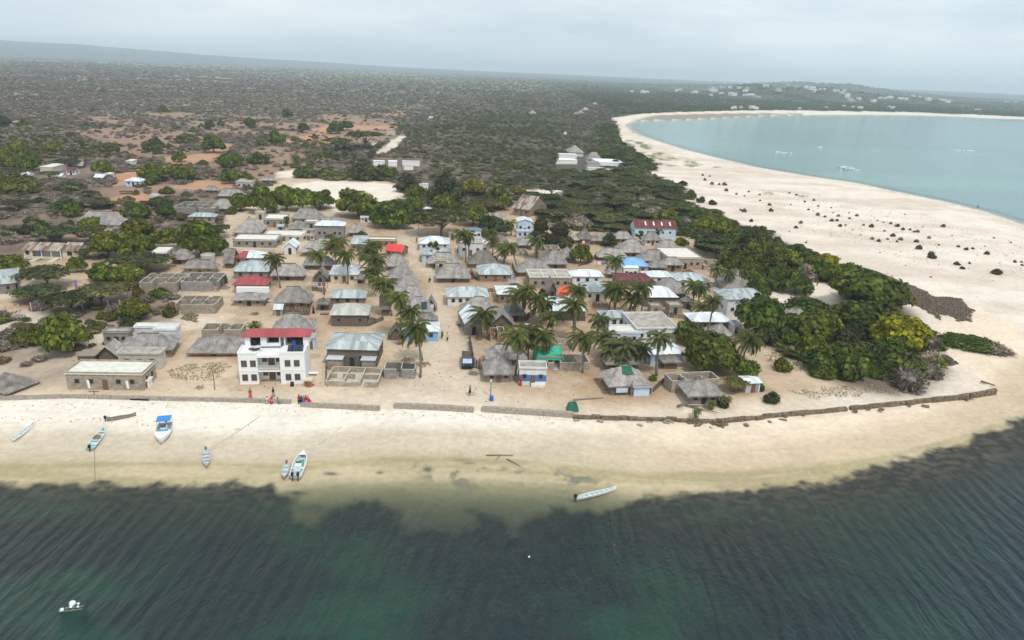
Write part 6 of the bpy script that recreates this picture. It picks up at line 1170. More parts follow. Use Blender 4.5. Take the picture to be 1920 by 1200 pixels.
# ------------------------------------------------------------ sea wall
def seawall(pts, z0, mats, label, broken=False, seed=1, wd=.55, top=None):
    rs = random.Random(seed); P = []
    for i in range(len(pts) - 1):
        n = max(1, int(math.dist(pts[i], pts[i + 1]) / (14 if not broken else 16)))
        for k in range(n): f = k / n; P.append((pts[i][0] * (1 - f) + pts[i + 1][0] * f, pts[i][1] * (1 - f) + pts[i + 1][1] * f))
    P.append(pts[-1]); Q = [Vector((*unproj(a, b, 1.3), 0)) for a, b in P]; t = thing('seawall', Q[0]); tag(t, label, 'wall'); mb = MB(); tp = MB()
    for i in range(len(Q) - 1):
        a, b = Q[i] - Q[0], Q[i + 1] - Q[0]; d = (b - a); L_ = d.length; d.normalize(); nrm = Vector((-d.y, d.x, 0))
        jz = rs.uniform(-.16, .06) if broken else rs.uniform(-.03, .03); jo = rs.uniform(-.12, .12) if broken else 0; h = (1.55 if broken else 1.72) + jz; tilt = rs.uniform(-.25, .1) if broken else 0
        vs = []
        for e in (a + d * (.03 if broken else .01), b): 
            for o_, zz in ((-.05 + jo, -.4), (wd + jo, -.4), (wd + jo, h), (-.0 + jo, h + tilt)): q = e + nrm * o_; vs.append((q.x, q.y, zz))
        mb.add(vs, [(0, 1, 2, 3), (7, 6, 5, 4), (0, 4, 5, 1), (1, 5, 6, 2), (3, 2, 6, 7), (0, 3, 7, 4)])
        if broken and rs.random() < .4:
            c = a.lerp(b, rs.random()) + nrm * rs.uniform(-1.3, -.2); tp.obox((c.x, c.y, .75 + rs.uniform(0, .3)), (rs.uniform(-1, 1), rs.uniform(-.4, .4), rs.uniform(-.2, .2)), rs.uniform(.5, 1.5), rs.uniform(.3, .8), rs.uniform(.12, .3))
    mb.build('wall_blocks', mats[0], t)
    if tp.v: tp.build('fallen_blocks', mats[1], t)
    return t
MT['wall_stone'] = mat('wall_stone', (0.33, 0.29, 0.24), rough=.95, noise=.3, scale=2.5, bump=.5); MT['wall_dark'] = mat('wall_dark', (0.17, 0.13, 0.09), rough=.95, noise=.5, scale=1.6, bump=.6)
seawall([(-80, 752), (0, 748), (130, 745), (250, 748), (400, 751), (545, 755)], 0, ('wall_stone', 'wall_stone'), 'low grey sea wall running from the grounded thatch to the white guesthouse')
seawall([(563, 760), (640, 763), (712, 766)], 0, ('wall_stone', 'wall_stone'), 'dark stone sea wall section below the roofless foundation', wd=.5)
seawall([(738, 762), (800, 764), (888, 769)], 0, ('wall_stone', 'wall_stone'), 'pale concrete sea wall section in front of the square', wd=.7)
seawall([(903, 768), (1000, 774), (1075, 779)], 0, ('wall_stone', 'wall_dark'), 'pale sea wall with a slanting crack below the blue barrel', wd=.8)
seawall([(1075, 780), (1160, 784), (1250, 786), (1345, 790)], 0, ('wall_dark', 'wall_stone'), 'dark broken sea wall with tilted blocks below the beach cafe', True, 4, .5)
seawall([(1352, 790), (1400, 785), (1500, 774), (1590, 766)], 0, ('wall_dark', 'wall_dark'), 'collapsed sea wall heaped with stones below the small thatched hut', True, 5, .6)
seawall([(1596, 765), (1700, 754), (1800, 743), (1870, 731)], 0, ('wall_dark', 'wall_dark'), 'brown sea wall ending on the open sand of the spit', True, 6, .45)

# ------------------------------------------------------------ boats
def boat(stern, bow, beam, style, label, zb=0.25, hullm='boat_white', inm='boat_inside', motor=1, freeboard=.55, seats=3, lm=None):
    z = .5; a = Vector((*unproj(*stern, z), 0)); b = Vector((*unproj(*bow, z), 0)); Ln = (b - a).length; bw = beam / ppm((a + b) / 2) / 2 if beam > 4 else beam / 2
    c = (a + b) / 2; gz = ground_z(c.x, c.y); t = thing('boat' if style != 'canoe' else 'wooden_canoe', (c.x, c.y, max(gz, 0.0) - .06), math.atan2(b.y - a.y, b.x - a.x)); tag(t, label, 'boat')
    if lm: landmark(lm, t.location)
    n = 14; hb = MB(); V = []; 
    def prof(u):      # u 0 stern .. 1 bow
        if style == 'canoe': wv = (math.sin(math.pi * min(1, .16 + u * .84)) ** .75) * (1 - .0 * u); sh = freeboard + .35 * (2 * u - 1) ** 4 * (u > .5) + .1 * (u < .1); kl = .0 + .25 * max(0, u - .8) * 2
        else: wv = (1 - max(0, (u - .45) / .55) ** 2.2) * (.88 + .12 * min(1, u * 3)); sh = freeboard + .38 * max(0, u - .4) ** 1.5; kl = .5 * max(0, u - .72) ** 1.2
        return max(.02, wv) * bw, sh, kl
    rows = []
    for i in range(n + 1):
        u = i / n; x = (u - .5) * Ln; wv, sh, kl = prof(u); th = .07
        rows.append([(x, -wv, sh), (x, -wv * .93, sh * .5 + kl * .5), (x, -wv * .55, kl + .04), (x, 0, kl), (x, wv * .55, kl + .04), (x, wv * .93, sh * .5 + kl * .5), (x, wv, sh)])
    m_ = 7
    vs = [p for r_ in rows for p in r_]; fs = [(i * m_ + k, (i + 1) * m_ + k, (i + 1) * m_ + k + 1, i * m_ + k + 1) for i in range(n) for k in range(m_ - 1)]; fs.append(tuple(range(m_))); hb.add(vs, fs)
    iv = []; fl = .18
    for i in range(n + 1):
        x, wv, sh = rows[i][0][0], -rows[i][0][1], rows[i][0][2]; wi = max(.005, wv - .09); xx = min(x, Ln / 2 - .15) if i else x + .08; iv.append([(xx, -wi, sh), (xx, -wi * .8, max(fl, rows[i][3][2] + .1)), (xx, wi * .8, max(fl, rows[i][3][2] + .1)), (xx, wi, sh)])
    hb.add([p for i in range(n + 1) for p in (rows[i][0], iv[i][0], iv[i][3], rows[i][6])], [(i * 4, i * 4 + 1, i * 4 + 5, i * 4 + 4) for i in range(n)] + [(i * 4 + 2, i * 4 + 3, i * 4 + 7, i * 4 + 6) for i in range(n)] + [(0, 3, 2, 1)])
    hb.build('hull', hullm, t, True)
    ib = MB(); ib.add([p for r_ in iv for p in r_], [(i * 4 + k, i * 4 + k + 1, (i + 1) * 4 + k + 1, (i + 1) * 4 + k) for i in range(n) for k in range(3)] + [(3, 2, 1, 0)]); ib.build('inner_hull', inm, t)
    for k in range(seats):
        u = .18 + .62 * k / max(1, seats - 1) if seats > 1 else .3; wv, sh, kl = prof(u); x = (u - .5) * Ln; wv = wv * .93 - .06; MB().box(x - .14, x + .14, -wv, wv, sh - .17, sh - .12).build('seat', hullm if style != 'canoe' else inm, t)
    if style in ('console', 'cabin'):
        x = -Ln * .16; o = MB().box(x - .45, x + .35, -.45, .45, .15, 1.15).build('console', 'boat_white', t); MB().add([(x + .36, -.4, 1.15), (x + .36, .4, 1.15), (x + .1, .35, 1.6), (x + .1, -.35, 1.6)], [(0, 1, 2, 3)]).build('windscreen', 'glass', o)
        MB().box(x - 1.3, x - .75, -.5, .5, .15, .75).build('helm_seat', 'boat_inside', t)
    if style == 'console':
        x = .5; wv, sh, kl = prof(.62); MB().add([(-.2, -wv * .6, .2), (Ln * .22, -wv * .42, .3), (Ln * .22, wv * .42, .3), (-.2, wv * .6, .2)], [(0, 1, 2, 3)]).build('deck_mat', 'deck_green', t)
        wv, sh, kl = prof(.86); MB().add([(Ln * .3, -wv * 1.05, sh - .05), (Ln * .47, 0, sh + .08), (Ln * .3, wv * 1.05, sh - .05)], [(0, 1, 2)]).build('foredeck', 'boat_white', t)
    if style == 'cabin':
        wv, sh, kl = prof(.7); fd = MB(); u0_ = .5; k0 = [(x_, s_ * max(.01, prof(x_ / Ln + .5)[0] - .05), prof(x_ / Ln + .5)[1] + .03) for s_ in (-1,) for x_ in np.linspace(0, Ln * .47, 8)]
        fd.add(k0 + [(x_, -y_, z_) for x_, y_, z_ in k0], [(i, i + 1, i + 9, i + 8) for i in range(7)]); fd.build('foredeck', 'boat_white', t)
        MB().patch((-.2, -.75, .95), (-.2, .75, .95), (1.1, .6, .75), (1.1, -.6, .75), 2, 2).build('blue_cover', 'canopy_blue', t)
        cn = MB(); cn.box(-Ln * .46, -Ln * .12, -bw * .85, bw * .85, 2.15, 2.22); o = cn.build('canopy', 'canopy_blue', t)
        for x_ in (-Ln * .44, -Ln * .14):
            for y_ in (-bw * .8, bw * .8): MB().tube([(x_, y_, .5), (x_, y_, 2.15)], .03, 5).build('canopy_post', 'metal', o)
    for k in range(motor):
        y = 0 if motor == 1 else (-.4 + .8 * k); x = -Ln / 2 - .12; o = MB().box(x - .28, x + .12, y - .17, y + .17, freeboard + .05, freeboard + .5).box(x - .14, x - .02, y - .06, y + .06, -.15, freeboard + .05).build('outboard_motor', 'plastic_black' if style != 'small' else 'metal', t); MB().obox((x + .1, y, freeboard + .3), (1, .1, .1), .55, .05, .05).build('tiller', 'rubber', o)
    return t
boat((24, 826), (68, 793), 11, 'canoe', 'slender white canoe lying in the shallows at the western end of the beach', motor=0, seats=4, freeboard=.42, lm='slender white canoe')
boat((169, 841), (197, 804), 17, 'skiff', 'long pale turquoise skiff with gear piled amidships', hullm='boat_aqua', seats=4, freeboard=.55, lm='pale turquoise skiff')
boat((201, 791), (256, 782), 9, 'canoe', 'weathered grey wooden canoe with an outboard, pulled up on the dry sand', hullm='woodgrey', inm='woodgrey', seats=4, motor=1, freeboard=.5, lm='grey wooden canoe')
boat((312, 798), (301, 832), 29, 'cabin', 'white motorboat with a blue sun canopy over its stern', seats=0, freeboard=.85, lm='motorboat with the blue canopy', motor=1)
boat((386, 843), (387, 874), 16, 'small', 'small grey dinghy tied by a long rope, its outboard tilted up', hullm='boat_grey', seats=4, freeboard=.5, lm='small grey dinghy')
boat((537, 868), (532, 895), 14, 'small', 'little pale dinghy moored against the large green decked boat', hullm='boat_grey', seats=3, freeboard=.45)
boat((554, 893), (570, 847), 25, 'console', 'large white speedboat with green deck and two outboards', seats=1, motor=2, freeboard=.8, lm='green decked speedboat')
boat((1081, 932), (1156, 914), 11, 'canoe', 'long white canoe with cross seats anchored alone over the seagrass', motor=1, seats=6, freeboard=.55, lm='lone white canoe')
q = MB(); q.patch((-.5, -.4, .4), (.5, -.4, .4), (.4, .4, .55), (-.4, .4, .5), 3, 3, .2); o = q.build('gear_bundle', 'redmud', None); pq = Vector((*unproj(183, 822, .5), .45)); o.location = pq; tag(o, 'reddish bundle of gear lying inside the turquoise skiff', 'bundle')
# ropes
def rope(a, b, label, z1=.7, z2=None):
    A_ = Vector((*unproj(*a, z1), z1)); B_ = place(*b) + Vector((0, 0, .05)) if z2 is None else Vector((*unproj(*b, z2), z2)); mb = MB(); mb.tube([Vector((0, 0, 0)), (B_ - A_) * .5 + Vector((0, 0, -.12)), B_ - A_], .03, 4); o = mb.build('mooring_rope', 'rope', None, loc=A_); tag(o, label, 'rope')
rope((396, 840), (487, 781), 'long mooring rope from the small grey dinghy up the beach'); rope((598, 834), (640, 800), 'short mooring rope lying on the sand inshore of the speedboat', .2); rope((177, 842), (178, 912), 'anchor rope trailing seaward from the turquoise skiff', .5, 0.02)
# mooring floats
t = thing('mooring_float_frame', Vector((*unproj(131, 1143, 0), 0))); tag(t, 'dark sunken mooring frame breaking the water surface with floats around it', 'mooring frame'); mb = MB(); mb.obox((-1.1, 0, .05), (1, .25, 0), 2.4, .08, .1); mb.obox((-1.0, -.45, .02), (1, .25, 0), 2.4, .08, .1)
for k in range(4): mb.obox((-1 + .65 * k, -.35 + .12 * k, .03), (.1, 1, 0), .6, .07, .08)
mb.build('frame_bars', 'woodgrey', t); landmark('sunken mooring frame', t.location)
for (px, py, r, lb) in ((136, 1132, .36, 'largest round white float on the sunken mooring frame'), (133, 1137, .17, 'small white float pressed against the largest one'), (116, 1143, .22, 'white float at the western tip of the mooring frame'), (146.5, 1131, .16, 'greyish float at the upper eastern corner of the mooring frame'), (146, 1136.5, .14, 'greyish float at the lower eastern corner of the mooring frame'), (992, 1043, .14, 'tiny lone float far out on the dark water')):
    V, f = ico((0, 0, 0), (r, r, r * .9), np.random.RandomState(1), .0); mb = MB(); mb.add(V.tolist(), f.tolist()); x, y = unproj(px, py, .15); o = mb.build('round_float', 'boat_white', None, True, loc=(x, y, r * .55)); tag(o, lb, 'float')

# ------------------------------------------------------------ people
def skin_body(pose, scale=1.0):
    J = {'stand': [((0, 0, .95), .13), ((0, 0, 1.2), .125), ((0, 0, 1.42), .12), ((0, 0, 1.53), .05), ((0, 0, 1.62), .085), ((0, -.005, 1.73), .075),
                   ((-.1, 0, .88), .09), ((-.11, -.1, .5), .06), ((-.11, .02, .08), .04), ((-.11, -.14, .03), .04), ((.1, 0, .88), .09), ((.11, .12, .5), .06), ((.11, .24, .1), .04), ((.11, .1, .03), .04),
                   ((-.19, 0, 1.42), .055), ((-.25, .05, 1.15), .042), ((-.24, -.08, .92), .033), ((.19, 0, 1.42), .055), ((.25, -.03, 1.15), .042), ((.24, -.16, .94), .033)],
         'sit': [((0, 0, .2), .14), ((0, .02, .45), .125), ((0, .03, .68), .12), ((0, .02, .79), .05), ((0, 0, .88), .085), ((0, -.005, .98), .075),
                 ((-.1, -.06, .18), .09), ((-.13, -.42, .42), .06), ((-.13, -.5, .06), .04), ((-.13, -.62, .03), .04), ((.1, -.06, .18), .09), ((.13, -.42, .4), .06), ((.13, -.52, .06), .04), ((.13, -.64, .03), .04),
                 ((-.19, .02, .68), .055), ((-.24, -.08, .46), .042), ((-.16, -.3, .42), .033), ((.19, .02, .68), .055), ((.24, -.08, .46), .042), ((.16, -.3, .42), .033)]}[pose]
    E = [(0, 1), (1, 2), (2, 3), (3, 4), (4, 5), (0, 6), (6, 7), (7, 8), (8, 9), (0, 10), (10, 11), (11, 12), (12, 13), (2, 14), (14, 15), (15, 16), (2, 17), (17, 18), (18, 19)]
    me = bpy.data.meshes.new('person'); me.from_pydata([j[0] for j in J], E, []); me.materials.append(MT['skin']); o = bpy.data.objects.new('person', me); C.objects.link(o)
    md = o.modifiers.new('skin', 'SKIN')
    sv = me.skin_vertices[0].data
    for i, (_, r) in enumerate(J): sv[i].radius = (r, r * (.8 if i in (0, 1, 2) else 1))
    sv[0].use_root = True; o.modifiers.new('smooth', 'SUBSURF').levels = 1; o.modifiers[-1].render_levels = 1
    dg = bpy.context.evaluated_depsgraph_get(); m2 = bpy.data.meshes.new_from_object(o.evaluated_get(dg)); bpy.data.objects.remove(o)
    m2.name = 'person'; m2.polygons.foreach_set('use_smooth', [True] * len(m2.polygons)); 
    if not m2.materials: m2.materials.append(MT['skin'])
    return m2
BODY = {k: skin_body(k) for k in ('stand', 'sit')}
def lathe(pr, n=10, sy=.75):
    mb = MB(); vs = [(a * math.cos(6.283 * k / n), a * sy * math.sin(6.283 * k / n) + o, z) for a, z, o in pr for k in range(n)]; mb.add(vs, [(i * n + k, i * n + (k + 1) % n, (i + 1) * n + (k + 1) % n, (i + 1) * n + k) for i in range(len(pr) - 1) for k in range(n)]); return mb
_t = lambda pr, sy=.75: lathe(pr, 10, sy).mesh('garment', ['cloth'], True)
SHIRT = {'stand': _t([(.17, .85, 0), (.165, 1.05, 0), (.17, 1.25, 0), (.21, 1.42, 0), (.15, 1.49, 0), (.07, 1.53, 0)]), 'sit': _t([(.19, .1, 0), (.17, .32, .02), (.18, .52, .03), (.21, .68, .03), (.15, .75, .03), (.07, .79, .02)])}
SKIRT = {'stand': _t([(.3, .12, .03), (.25, .5, .02), (.19, .88, 0), (.17, .98, 0)], .95), 'sit': _t([(.34, .02, -.22), (.36, .12, -.22), (.27, .3, -.12), (.19, .38, 0)], 1.5)}
TROU = {'stand': _t([(.2, .45, .0), (.2, .7, 0), (.18, .9, 0), (.17, .95, 0)], 1.2), 'sit': _t([(.22, .06, -.2), (.26, .15, -.25), (.24, .3, -.15), (.19, .36, 0)], 1.6)}
HAIR = {'stand': lathe([(.09, 1.68, .01), (.1, 1.76, .01), (.075, 1.82, .01), (.01, 1.84, 0)], 8, 1).mesh('hair', ['hair'], True), 'sit': lathe([(.09, .93, .01), (.1, 1.01, .01), (.075, 1.07, .01), (.01, 1.09, 0)], 8, 1).mesh('hair', ['hair'], True)}
SCARF = {'stand': lathe([(.2, 1.35, .02), (.12, 1.55, .02), (.115, 1.7, .02), (.1, 1.8, .02), (.01, 1.86, 0)], 8, 1).mesh('headscarf', ['cloth'], True), 'sit': lathe([(.2, .6, .03), (.12, .8, .02), (.115, .95, .02), (.1, 1.05, .02), (.01, 1.11, 0)], 8, 1).mesh('headscarf', ['cloth'], True)}
def person(px, py, top, bot, label, pose='stand', skirt=False, scarf=None, rz=None, sc=1.0, z=None):
    p = place(px, py); 
    if z is not None: p = Vector((*unproj(px, py, z), z))
    o = link('person', BODY[pose], None, loc=p, rot=(0, 0, rnd.uniform(0, 6.28) if rz is None else rz), scale=(sc * 1.08,) * 3); tag(o, label, 'person')
    link('shirt', SHIRT[pose], o, color=top); link('skirt' if skirt else 'trousers', (SKIRT if skirt else TROU)[pose], o, color=bot)
    if scarf: link('headscarf', SCARF[pose], o, color=scarf)
    else: link('hair', HAIR[pose], o)
RED_, WHT, GRN, BLK, BLU, PNK, YEL, PUR, BRN = (0.5, .03, .04), (.75, .75, .72), (.12, .3, .2), (.02, .02, .025), (.12, .14, .4), (.7, .15, .25), (.75, .8, .05), (.3, .12, .55), (.2, .12, .09)
person(470, 747, BRN, (.6, .08, .1), 'person in brown top and red skirt walking alone beside the sea wall', skirt=True, rz=.6)
person(501, 750, WHT, (.5, .48, .45), 'person in white sitting at the wall before the guesthouse', 'sit', rz=0)
person(509, 750, RED_, RED_, 'person in a red robe sitting between the white clad and green clad sitters', 'sit', True, RED_, rz=.3)
person(521, 751, GRN, (.2, .25, .22), 'person in green sitting bent forward on the wall edge', 'sit', rz=1)
person(513, 745, BLK, (.35, .33, .3), 'person in black with grey trousers walking behind the sitters', rz=-.4)
person(561, 753, RED_, BLK, 'person in dark red top and black trousers standing at the gap in the wall', rz=.2)
person(565.5, 755, BLK, BLK, 'person all in black standing in the group by the wall gap', rz=0); person(569.5, 757, BLU, BLU, 'person in blue standing foremost in the group by the wall gap', skirt=True, rz=0)
person(573, 752, RED_, PNK, 'person in red and pink sitting in the group by the wall gap', 'sit', True, rz=.5); person(577, 752, PNK, RED_, 'person in pink with a pink headscarf at the end of the group', 'sit', True, PNK, rz=1)
person(839, 640, YEL, BLK, 'person in a bright yellow shirt walking in the sandy street', rz=.3); person(829, 635, BRN, BLK, 'person in brown leaning by the sky blue corner shop', rz=.5)
person(976, 723, RED_, RED_, 'person in a red robe beside the blue and white shop', skirt=True, scarf=RED_, rz=1)
person(806, 529, WHT, BLK, 'person in white shirt standing in the middle of the main street', rz=2); person(804.5, 530, BLK, BLK, 'small person in black next to the white shirted one in the street', sc=.7)
person(781, 455, BLK, BRN, 'person in dark clothes at the head of the main street'); person(769, 452, WHT, WHT, 'tiny person in pale clothes crossing the top of the street', sc=.8)
person(858, 475, (.1, .1, .12), BLU, 'person in dark top by the weathered white building'); person(143, 538, PUR, PUR, 'person in a purple robe walking on the sandy track', skirt=True, scarf=PUR, rz=1)
person(28, 547, WHT, WHT, 'person in a long white robe near the grey metal shed', skirt=True); person(32, 545, BLK, BLK, 'person in a long black robe near the grey metal shed', skirt=True, scarf=BLK)
person(588, 588, BLK, BLK, 'person in black outside the stick fence', skirt=True); person(895, 637, RED_, BRN, 'person in red under the palm by the tall grey shed'); person(895 + 32, 636, (.6, .3, .1), BRN, 'person in orange beside the steep gabled thatched house')
person(1833, 391, (.15, .15, .18), BLK, 'lone person walking at the edge of the turquoise water'); person(1532, 536, (.65, .1, .04), BRN, 'person in an orange top at the edge of the green bushes'); person(1512, 456, (.3, .15, .1), BRN, 'lone person sitting on the open dune', 'sit')
person(555, 587, (.6, .2, .15), BRN, 'person in a salmon top in the yard behind the stick fence', z=1.7); person(1162, 735, (.7, .6, .6), BRN, 'person in a pale top sitting under the cafe roof', 'sit', z=2.2); person(958, 480, (.1, .1, .1), BRN, 'person standing under the palms on red sand'); person(1171, 736, (.65, .6, .1), BRN, 'person in yellow standing under the cafe roof', z=2.0)
person(789, 491, (.2, .3, .45), (.4, .35, .3), 'person in a blue shirt walking past the bluish street wall'); person(881, 741, BRN, BLK, 'person pushing a bicycle on the square', rz=1.2)

# bicycle
def bike(px, py, label):
    t = thing('bicycle', place(px, py), .3); tag(t, label, 'bicycle')
    for x in (-.5, .5):
        mb = MB(); mb.tube([(x + .33 * math.cos(a), 0, .34 + .33 * math.sin(a)) for a in np.linspace(0, 6.283, 15)], .025, 4, cap=False); mb.build('wheel', 'rubber', t)
    mb = MB(); [mb.tube([a, b], .02, 4) for a, b in (((-.5, 0, .34), (0, 0, .3)), ((0, 0, .3), (.38, 0, .8)), ((-.12, 0, .85), (0, 0, .3)), ((-.12, 0, .8), (.4, 0, .8)), ((-.5, 0, .34), (-.12, 0, .8)), ((.5, 0, .34), (.36, 0, .98)))]; mb.build('frame', 'metal', t); MB().tube([(.36, -.25, 1), (.36, .25, 1)], .02, 4).build('handlebar', 'metal', t); MB().box(-.25, 0, -.07, .07, .86, .92).build('saddle', 'rubber', t)
bike(883.5, 742, 'bicycle pushed across the sandy square')

# lorry parked by the fence
p = place(876, 694); t = thing('parked_lorry', p, R(4)); tag(t, 'dark blue lorry with an open rusty cargo bed parked nose to the beach', 'lorry'); landmark('dark blue lorry', p)
mb = MB(); mb.box(-1.05, 1.05, .2, 1.9, .6, 1.35); mb.add([(-1.05, .25, 1.35), (1.05, .25, 1.35), (1.0, .65, 2.25), (-1.0, .65, 2.25), (-1.05, 1.9, 1.35), (1.05, 1.9, 1.35), (1.0, 1.8, 2.25), (-1.0, 1.8, 2.25)], [(3, 2, 6, 7), (0, 3, 7, 4), (1, 5, 6, 2), (4, 7, 6, 5)]); cab = mb.build('cab', 'truck_blue', t)
MB().add([(-.95, .23, 1.38), (.95, .23, 1.38), (.9, .62, 2.2), (-.9, .62, 2.2)], [(0, 1, 2, 3)]).build('windscreen', 'bluewash', cab); MB().box(-1.1, 1.1, .05, .2, .45, .8).build('bumper', 'rubber', t)
mb = MB(); mb.box(-1.1, 1.1, 2.05, 5.9, .85, 1.0); mb.build('cargo_bed', 'wood', t)
for a in ((-1.15, -1.1, 2.05, 5.9), (1.1, 1.15, 2.05, 5.9), (-1.1, 1.1, 2.0, 2.05), (-1.1, 1.1, 5.9, 5.95)): MB().box(*a, 1.0, 1.75).build('side_board', 'tin_rust', t)
for x in (-1.0, 1.0):
    for y in (.95, 4.9): MB().tube([(x - .13, y, .45), (x + .13, y, .45)], .45, 12).build('wheel', 'rubber', t)
    MB().tube([(x * .75, .19, .95), (x * .75, .14, .95)], .12, 8).build('headlight', 'metal', t)
# poles
def pole(px, py, ty, label, arm=False, lean=0, m='woodgrey', r=.11):
    p = place(px, py); s = ppm(p); h = (py - ty) / s / .93; t = thing('utility_pole' if arm else 'street_lamp', p); tag(t, label, 'pole' if arm else 'lamp'); MB().tube([(0, 0, -.3), (lean, 0, h)], [r, r * .7], 8).build('post', m, t)
    if arm: MB().box(-.9 + lean, .9 + lean, -.06, .06, h - .5, h - .38).build('crossarm', 'wood', t)
    else: MB().obox((lean, 0, h), (0, -1, .1), .9, .25, .1).build('lamp_head', 'boat_white', t)
for a in ((785, 440, 417, 'pale utility pole with a crossarm beneath the trees at the head of the street', True), (812, 500, 481, 'street lamp at the thatched row beside the main street'), (821, 523, 497, 'white street lamp in front of the large stick walled house'), (988, 514, 488, 'leaning street lamp by the dark thatched house on the east side'), (1178, 604, 572, 'tall pale street lamp beside the large whitewashed building', False, .6), (920, 744, 712, 'solar street lamp standing over the blue barrel on the square'), (403, 731, 693, 'thin pole on the bare sand west of the white guesthouse', True), (1116, 458, 440, 'street lamp before the eastern thatched houses'), (54, 505, 482, 'lamp post near the cream bungalow'), (92, 303, 287, 'tall thin mast above the distant flat roofed house', True), (177, 742, 725, 'short post by the long white roofed building', True)): pole(*a)
barrel(place(921.5, 751), 'plastic_blue', 'blue barrel at the foot of the solar street lamp on the square', .38, .95, 'barrel')
# fence of the fenced yard, log, heaps, wreckage
t = thing('wire_fence', place(40, 590)); tag(t, 'line of thin white concrete fence posts below the umbrella trees', 'fence')
for e in '12 590|37 588|60 585|105 578|155 582|178 575|204 580|226 580|240 556'.split('|'): x, y = map(float, e.split()); q = place(x, y) - t.location; MB().box(-.09, .09, -.09, .09, 0, 2.3).build('fence_post', 'concrete', t, loc=q)
def heap(px, py, wpx, m, label, name='stone_heap', h=.7, cat='heap', n=60):
    p = place(px, py); r = wpx / 2 / ppm(p); rs = random.Random(int(px)); mb = MB()
    for k in range(n):
        a, q = rs.uniform(0, 6.28), rs.random() ** .7; c = (r * q * math.cos(a), r * .8 * q * math.sin(a), h * (1 - q) * rs.uniform(.4, 1)); mb.obox(c, (rs.uniform(-1, 1), rs.uniform(-1, 1), rs.uniform(-.4, .4)), rs.uniform(.2, .45), rs.uniform(.2, .4), rs.uniform(.15, .3))
    o = mb.build(name, m, None, loc=p); o['kind'] = 'stuff'
def gravel(*a, **k): heap(*a, name='rubble', **k)
gravel(793, 684, 30, 'rubble', ''); gravel(765, 676, 26, 'rubble', '', h=.4); gravel(375, 727, 18, 'rubble', '', h=.3, n=30); gravel(640, 530, 24, 'coral', '', h=.5); gravel(422, 541, 16, 'rubble', '', h=.4); gravel(385, 545, 30, 'coral', '', h=.4); gravel(1290, 510, 26, 'redmud', '', h=.8); gravel(440, 662, 24, 'rubble', '', h=.4); gravel(795, 640, 16, 'rubble', '', h=.4); gravel(1350, 790, 34, 'wall_dark', '', h=.9, n=90); gravel(1250, 784, 26, 'wall_stone', '', h=.5); gravel(580, 723, 16, 'redmud', '', h=.5); gravel(1300, 787, 40, 'wall_dark', '', h=.5, n=70)
def log(a, b, label, r=.16, m='woodgrey', name='fallen_log', z=.15, b2=None):
    A_, B_ = place(*a), place(*b); mb = MB(); mid = (B_ - A_) * .5 + Vector((0, 0, .05)); mb.tube([(0, 0, z), mid + Vector((0, 0, z)), B_ - A_ + Vector((0, 0, z))], [r, r * .8, r * .55], 6)
    if b2: [mb.tube([mid, place(*q) - A_ + Vector((0, 0, z))], [r * .6, r * .3], 5) for q in b2]
    o = mb.build(name, m, None, True, loc=A_); tag(o, label, 'log')
log((1075, 751), (1131, 747), 'long bare pole lying on the sand before the beach cafe'); log((912, 855), (962, 855), 'bare branch half sunk in the shallow water', .1, 'wood', 'driftwood', b2=[(930, 864)]); log((950, 862), (976, 876), 'short stick angled in the shallows by the bare branch', .08, 'wood', 'driftwood')
log((1270, 766), (1298, 757), 'grey root of the fallen dead palm lying by the broken wall', .25, 'bark', 'dead_tree_trunk', .5, b2=[(1325, 765), (1345, 778)]); log((1838, 719), (1864, 727), 'dark beam resting on the end of the sea wall on the spit', .22, 'wood', 'driftwood', .5); log((245, 749), (279, 749), 'dark row of tyres lying along the foot of the low grey sea wall', .3, 'rubber', 'tyre_row', .1)
# fishing nets, cloth and small clutter
mb = MB(); mb.patch((-1, -.6, .1), (1, -.6, .1), (.6, .7, 1.6), (-.7, .7, 1.5), 7, 6, .4); mb.patch((1, -.6, .1), (1.2, .8, .1), (.6, .7, 1.6), (.6, .7, 1.6), 4, 5, .3); mb.patch((-1.1, .8, .1), (-1, -.6, .1), (-.7, .7, 1.5), (-.7, .7, 1.5), 4, 5, .3); o = mb.build('fishing_net', 'green_net', None, loc=place(1073, 770)); tag(o, 'heap of green fishing net draped over the sea wall', 'net')
mb = MB(); mb.patch((-1.8, 0, 2), (1.8, 0, 2.4), (1.2, 1.8, 3.6), (-1, 2, 3), 8, 6, .7); mb.patch((-1.5, -.1, .4), (.6, -.1, .5), (.8, 0, 2), (-1.6, 0, 2), 5, 4, .5); o = mb.build('orange_cloth', 'orange_cloth', None, loc=place(1058, 562)); tag(o, 'bright orange red cloth spread over a shed roof between palms', 'cloth'); landmark('bright orange cloth', o.location)
def fence_mb(pts, label, h=1.5, m='stick', name='stick_fence', gap=.16, lmk=None):
    Q = [place(*q) for q in pts]; t = thing(name, Q[0]); tag(t, label, 'fence'); mb = MB(); rs = random.Random(int(pts[0][0]))
    for i in range(len(Q) - 1):
        a, b = Q[i] - Q[0], Q[i + 1] - Q[0]; n = max(2, int((b - a).length / gap))
        for k in range(n): c = a.lerp(b, k / n); hh_ = h * rs.uniform(.8, 1.12); mb.tube([(c.x, c.y, c.z - .2), (c.x + rs.uniform(-.06, .06), c.y + rs.uniform(-.06, .06), c.z + hh_)], rs.uniform(.05, .09), 4)
        mb.obox((a.x, a.y, a.z + h * .6), (b - a), (b - a).length, .08, .08)
    mb.build('fence_stakes', m, t); 
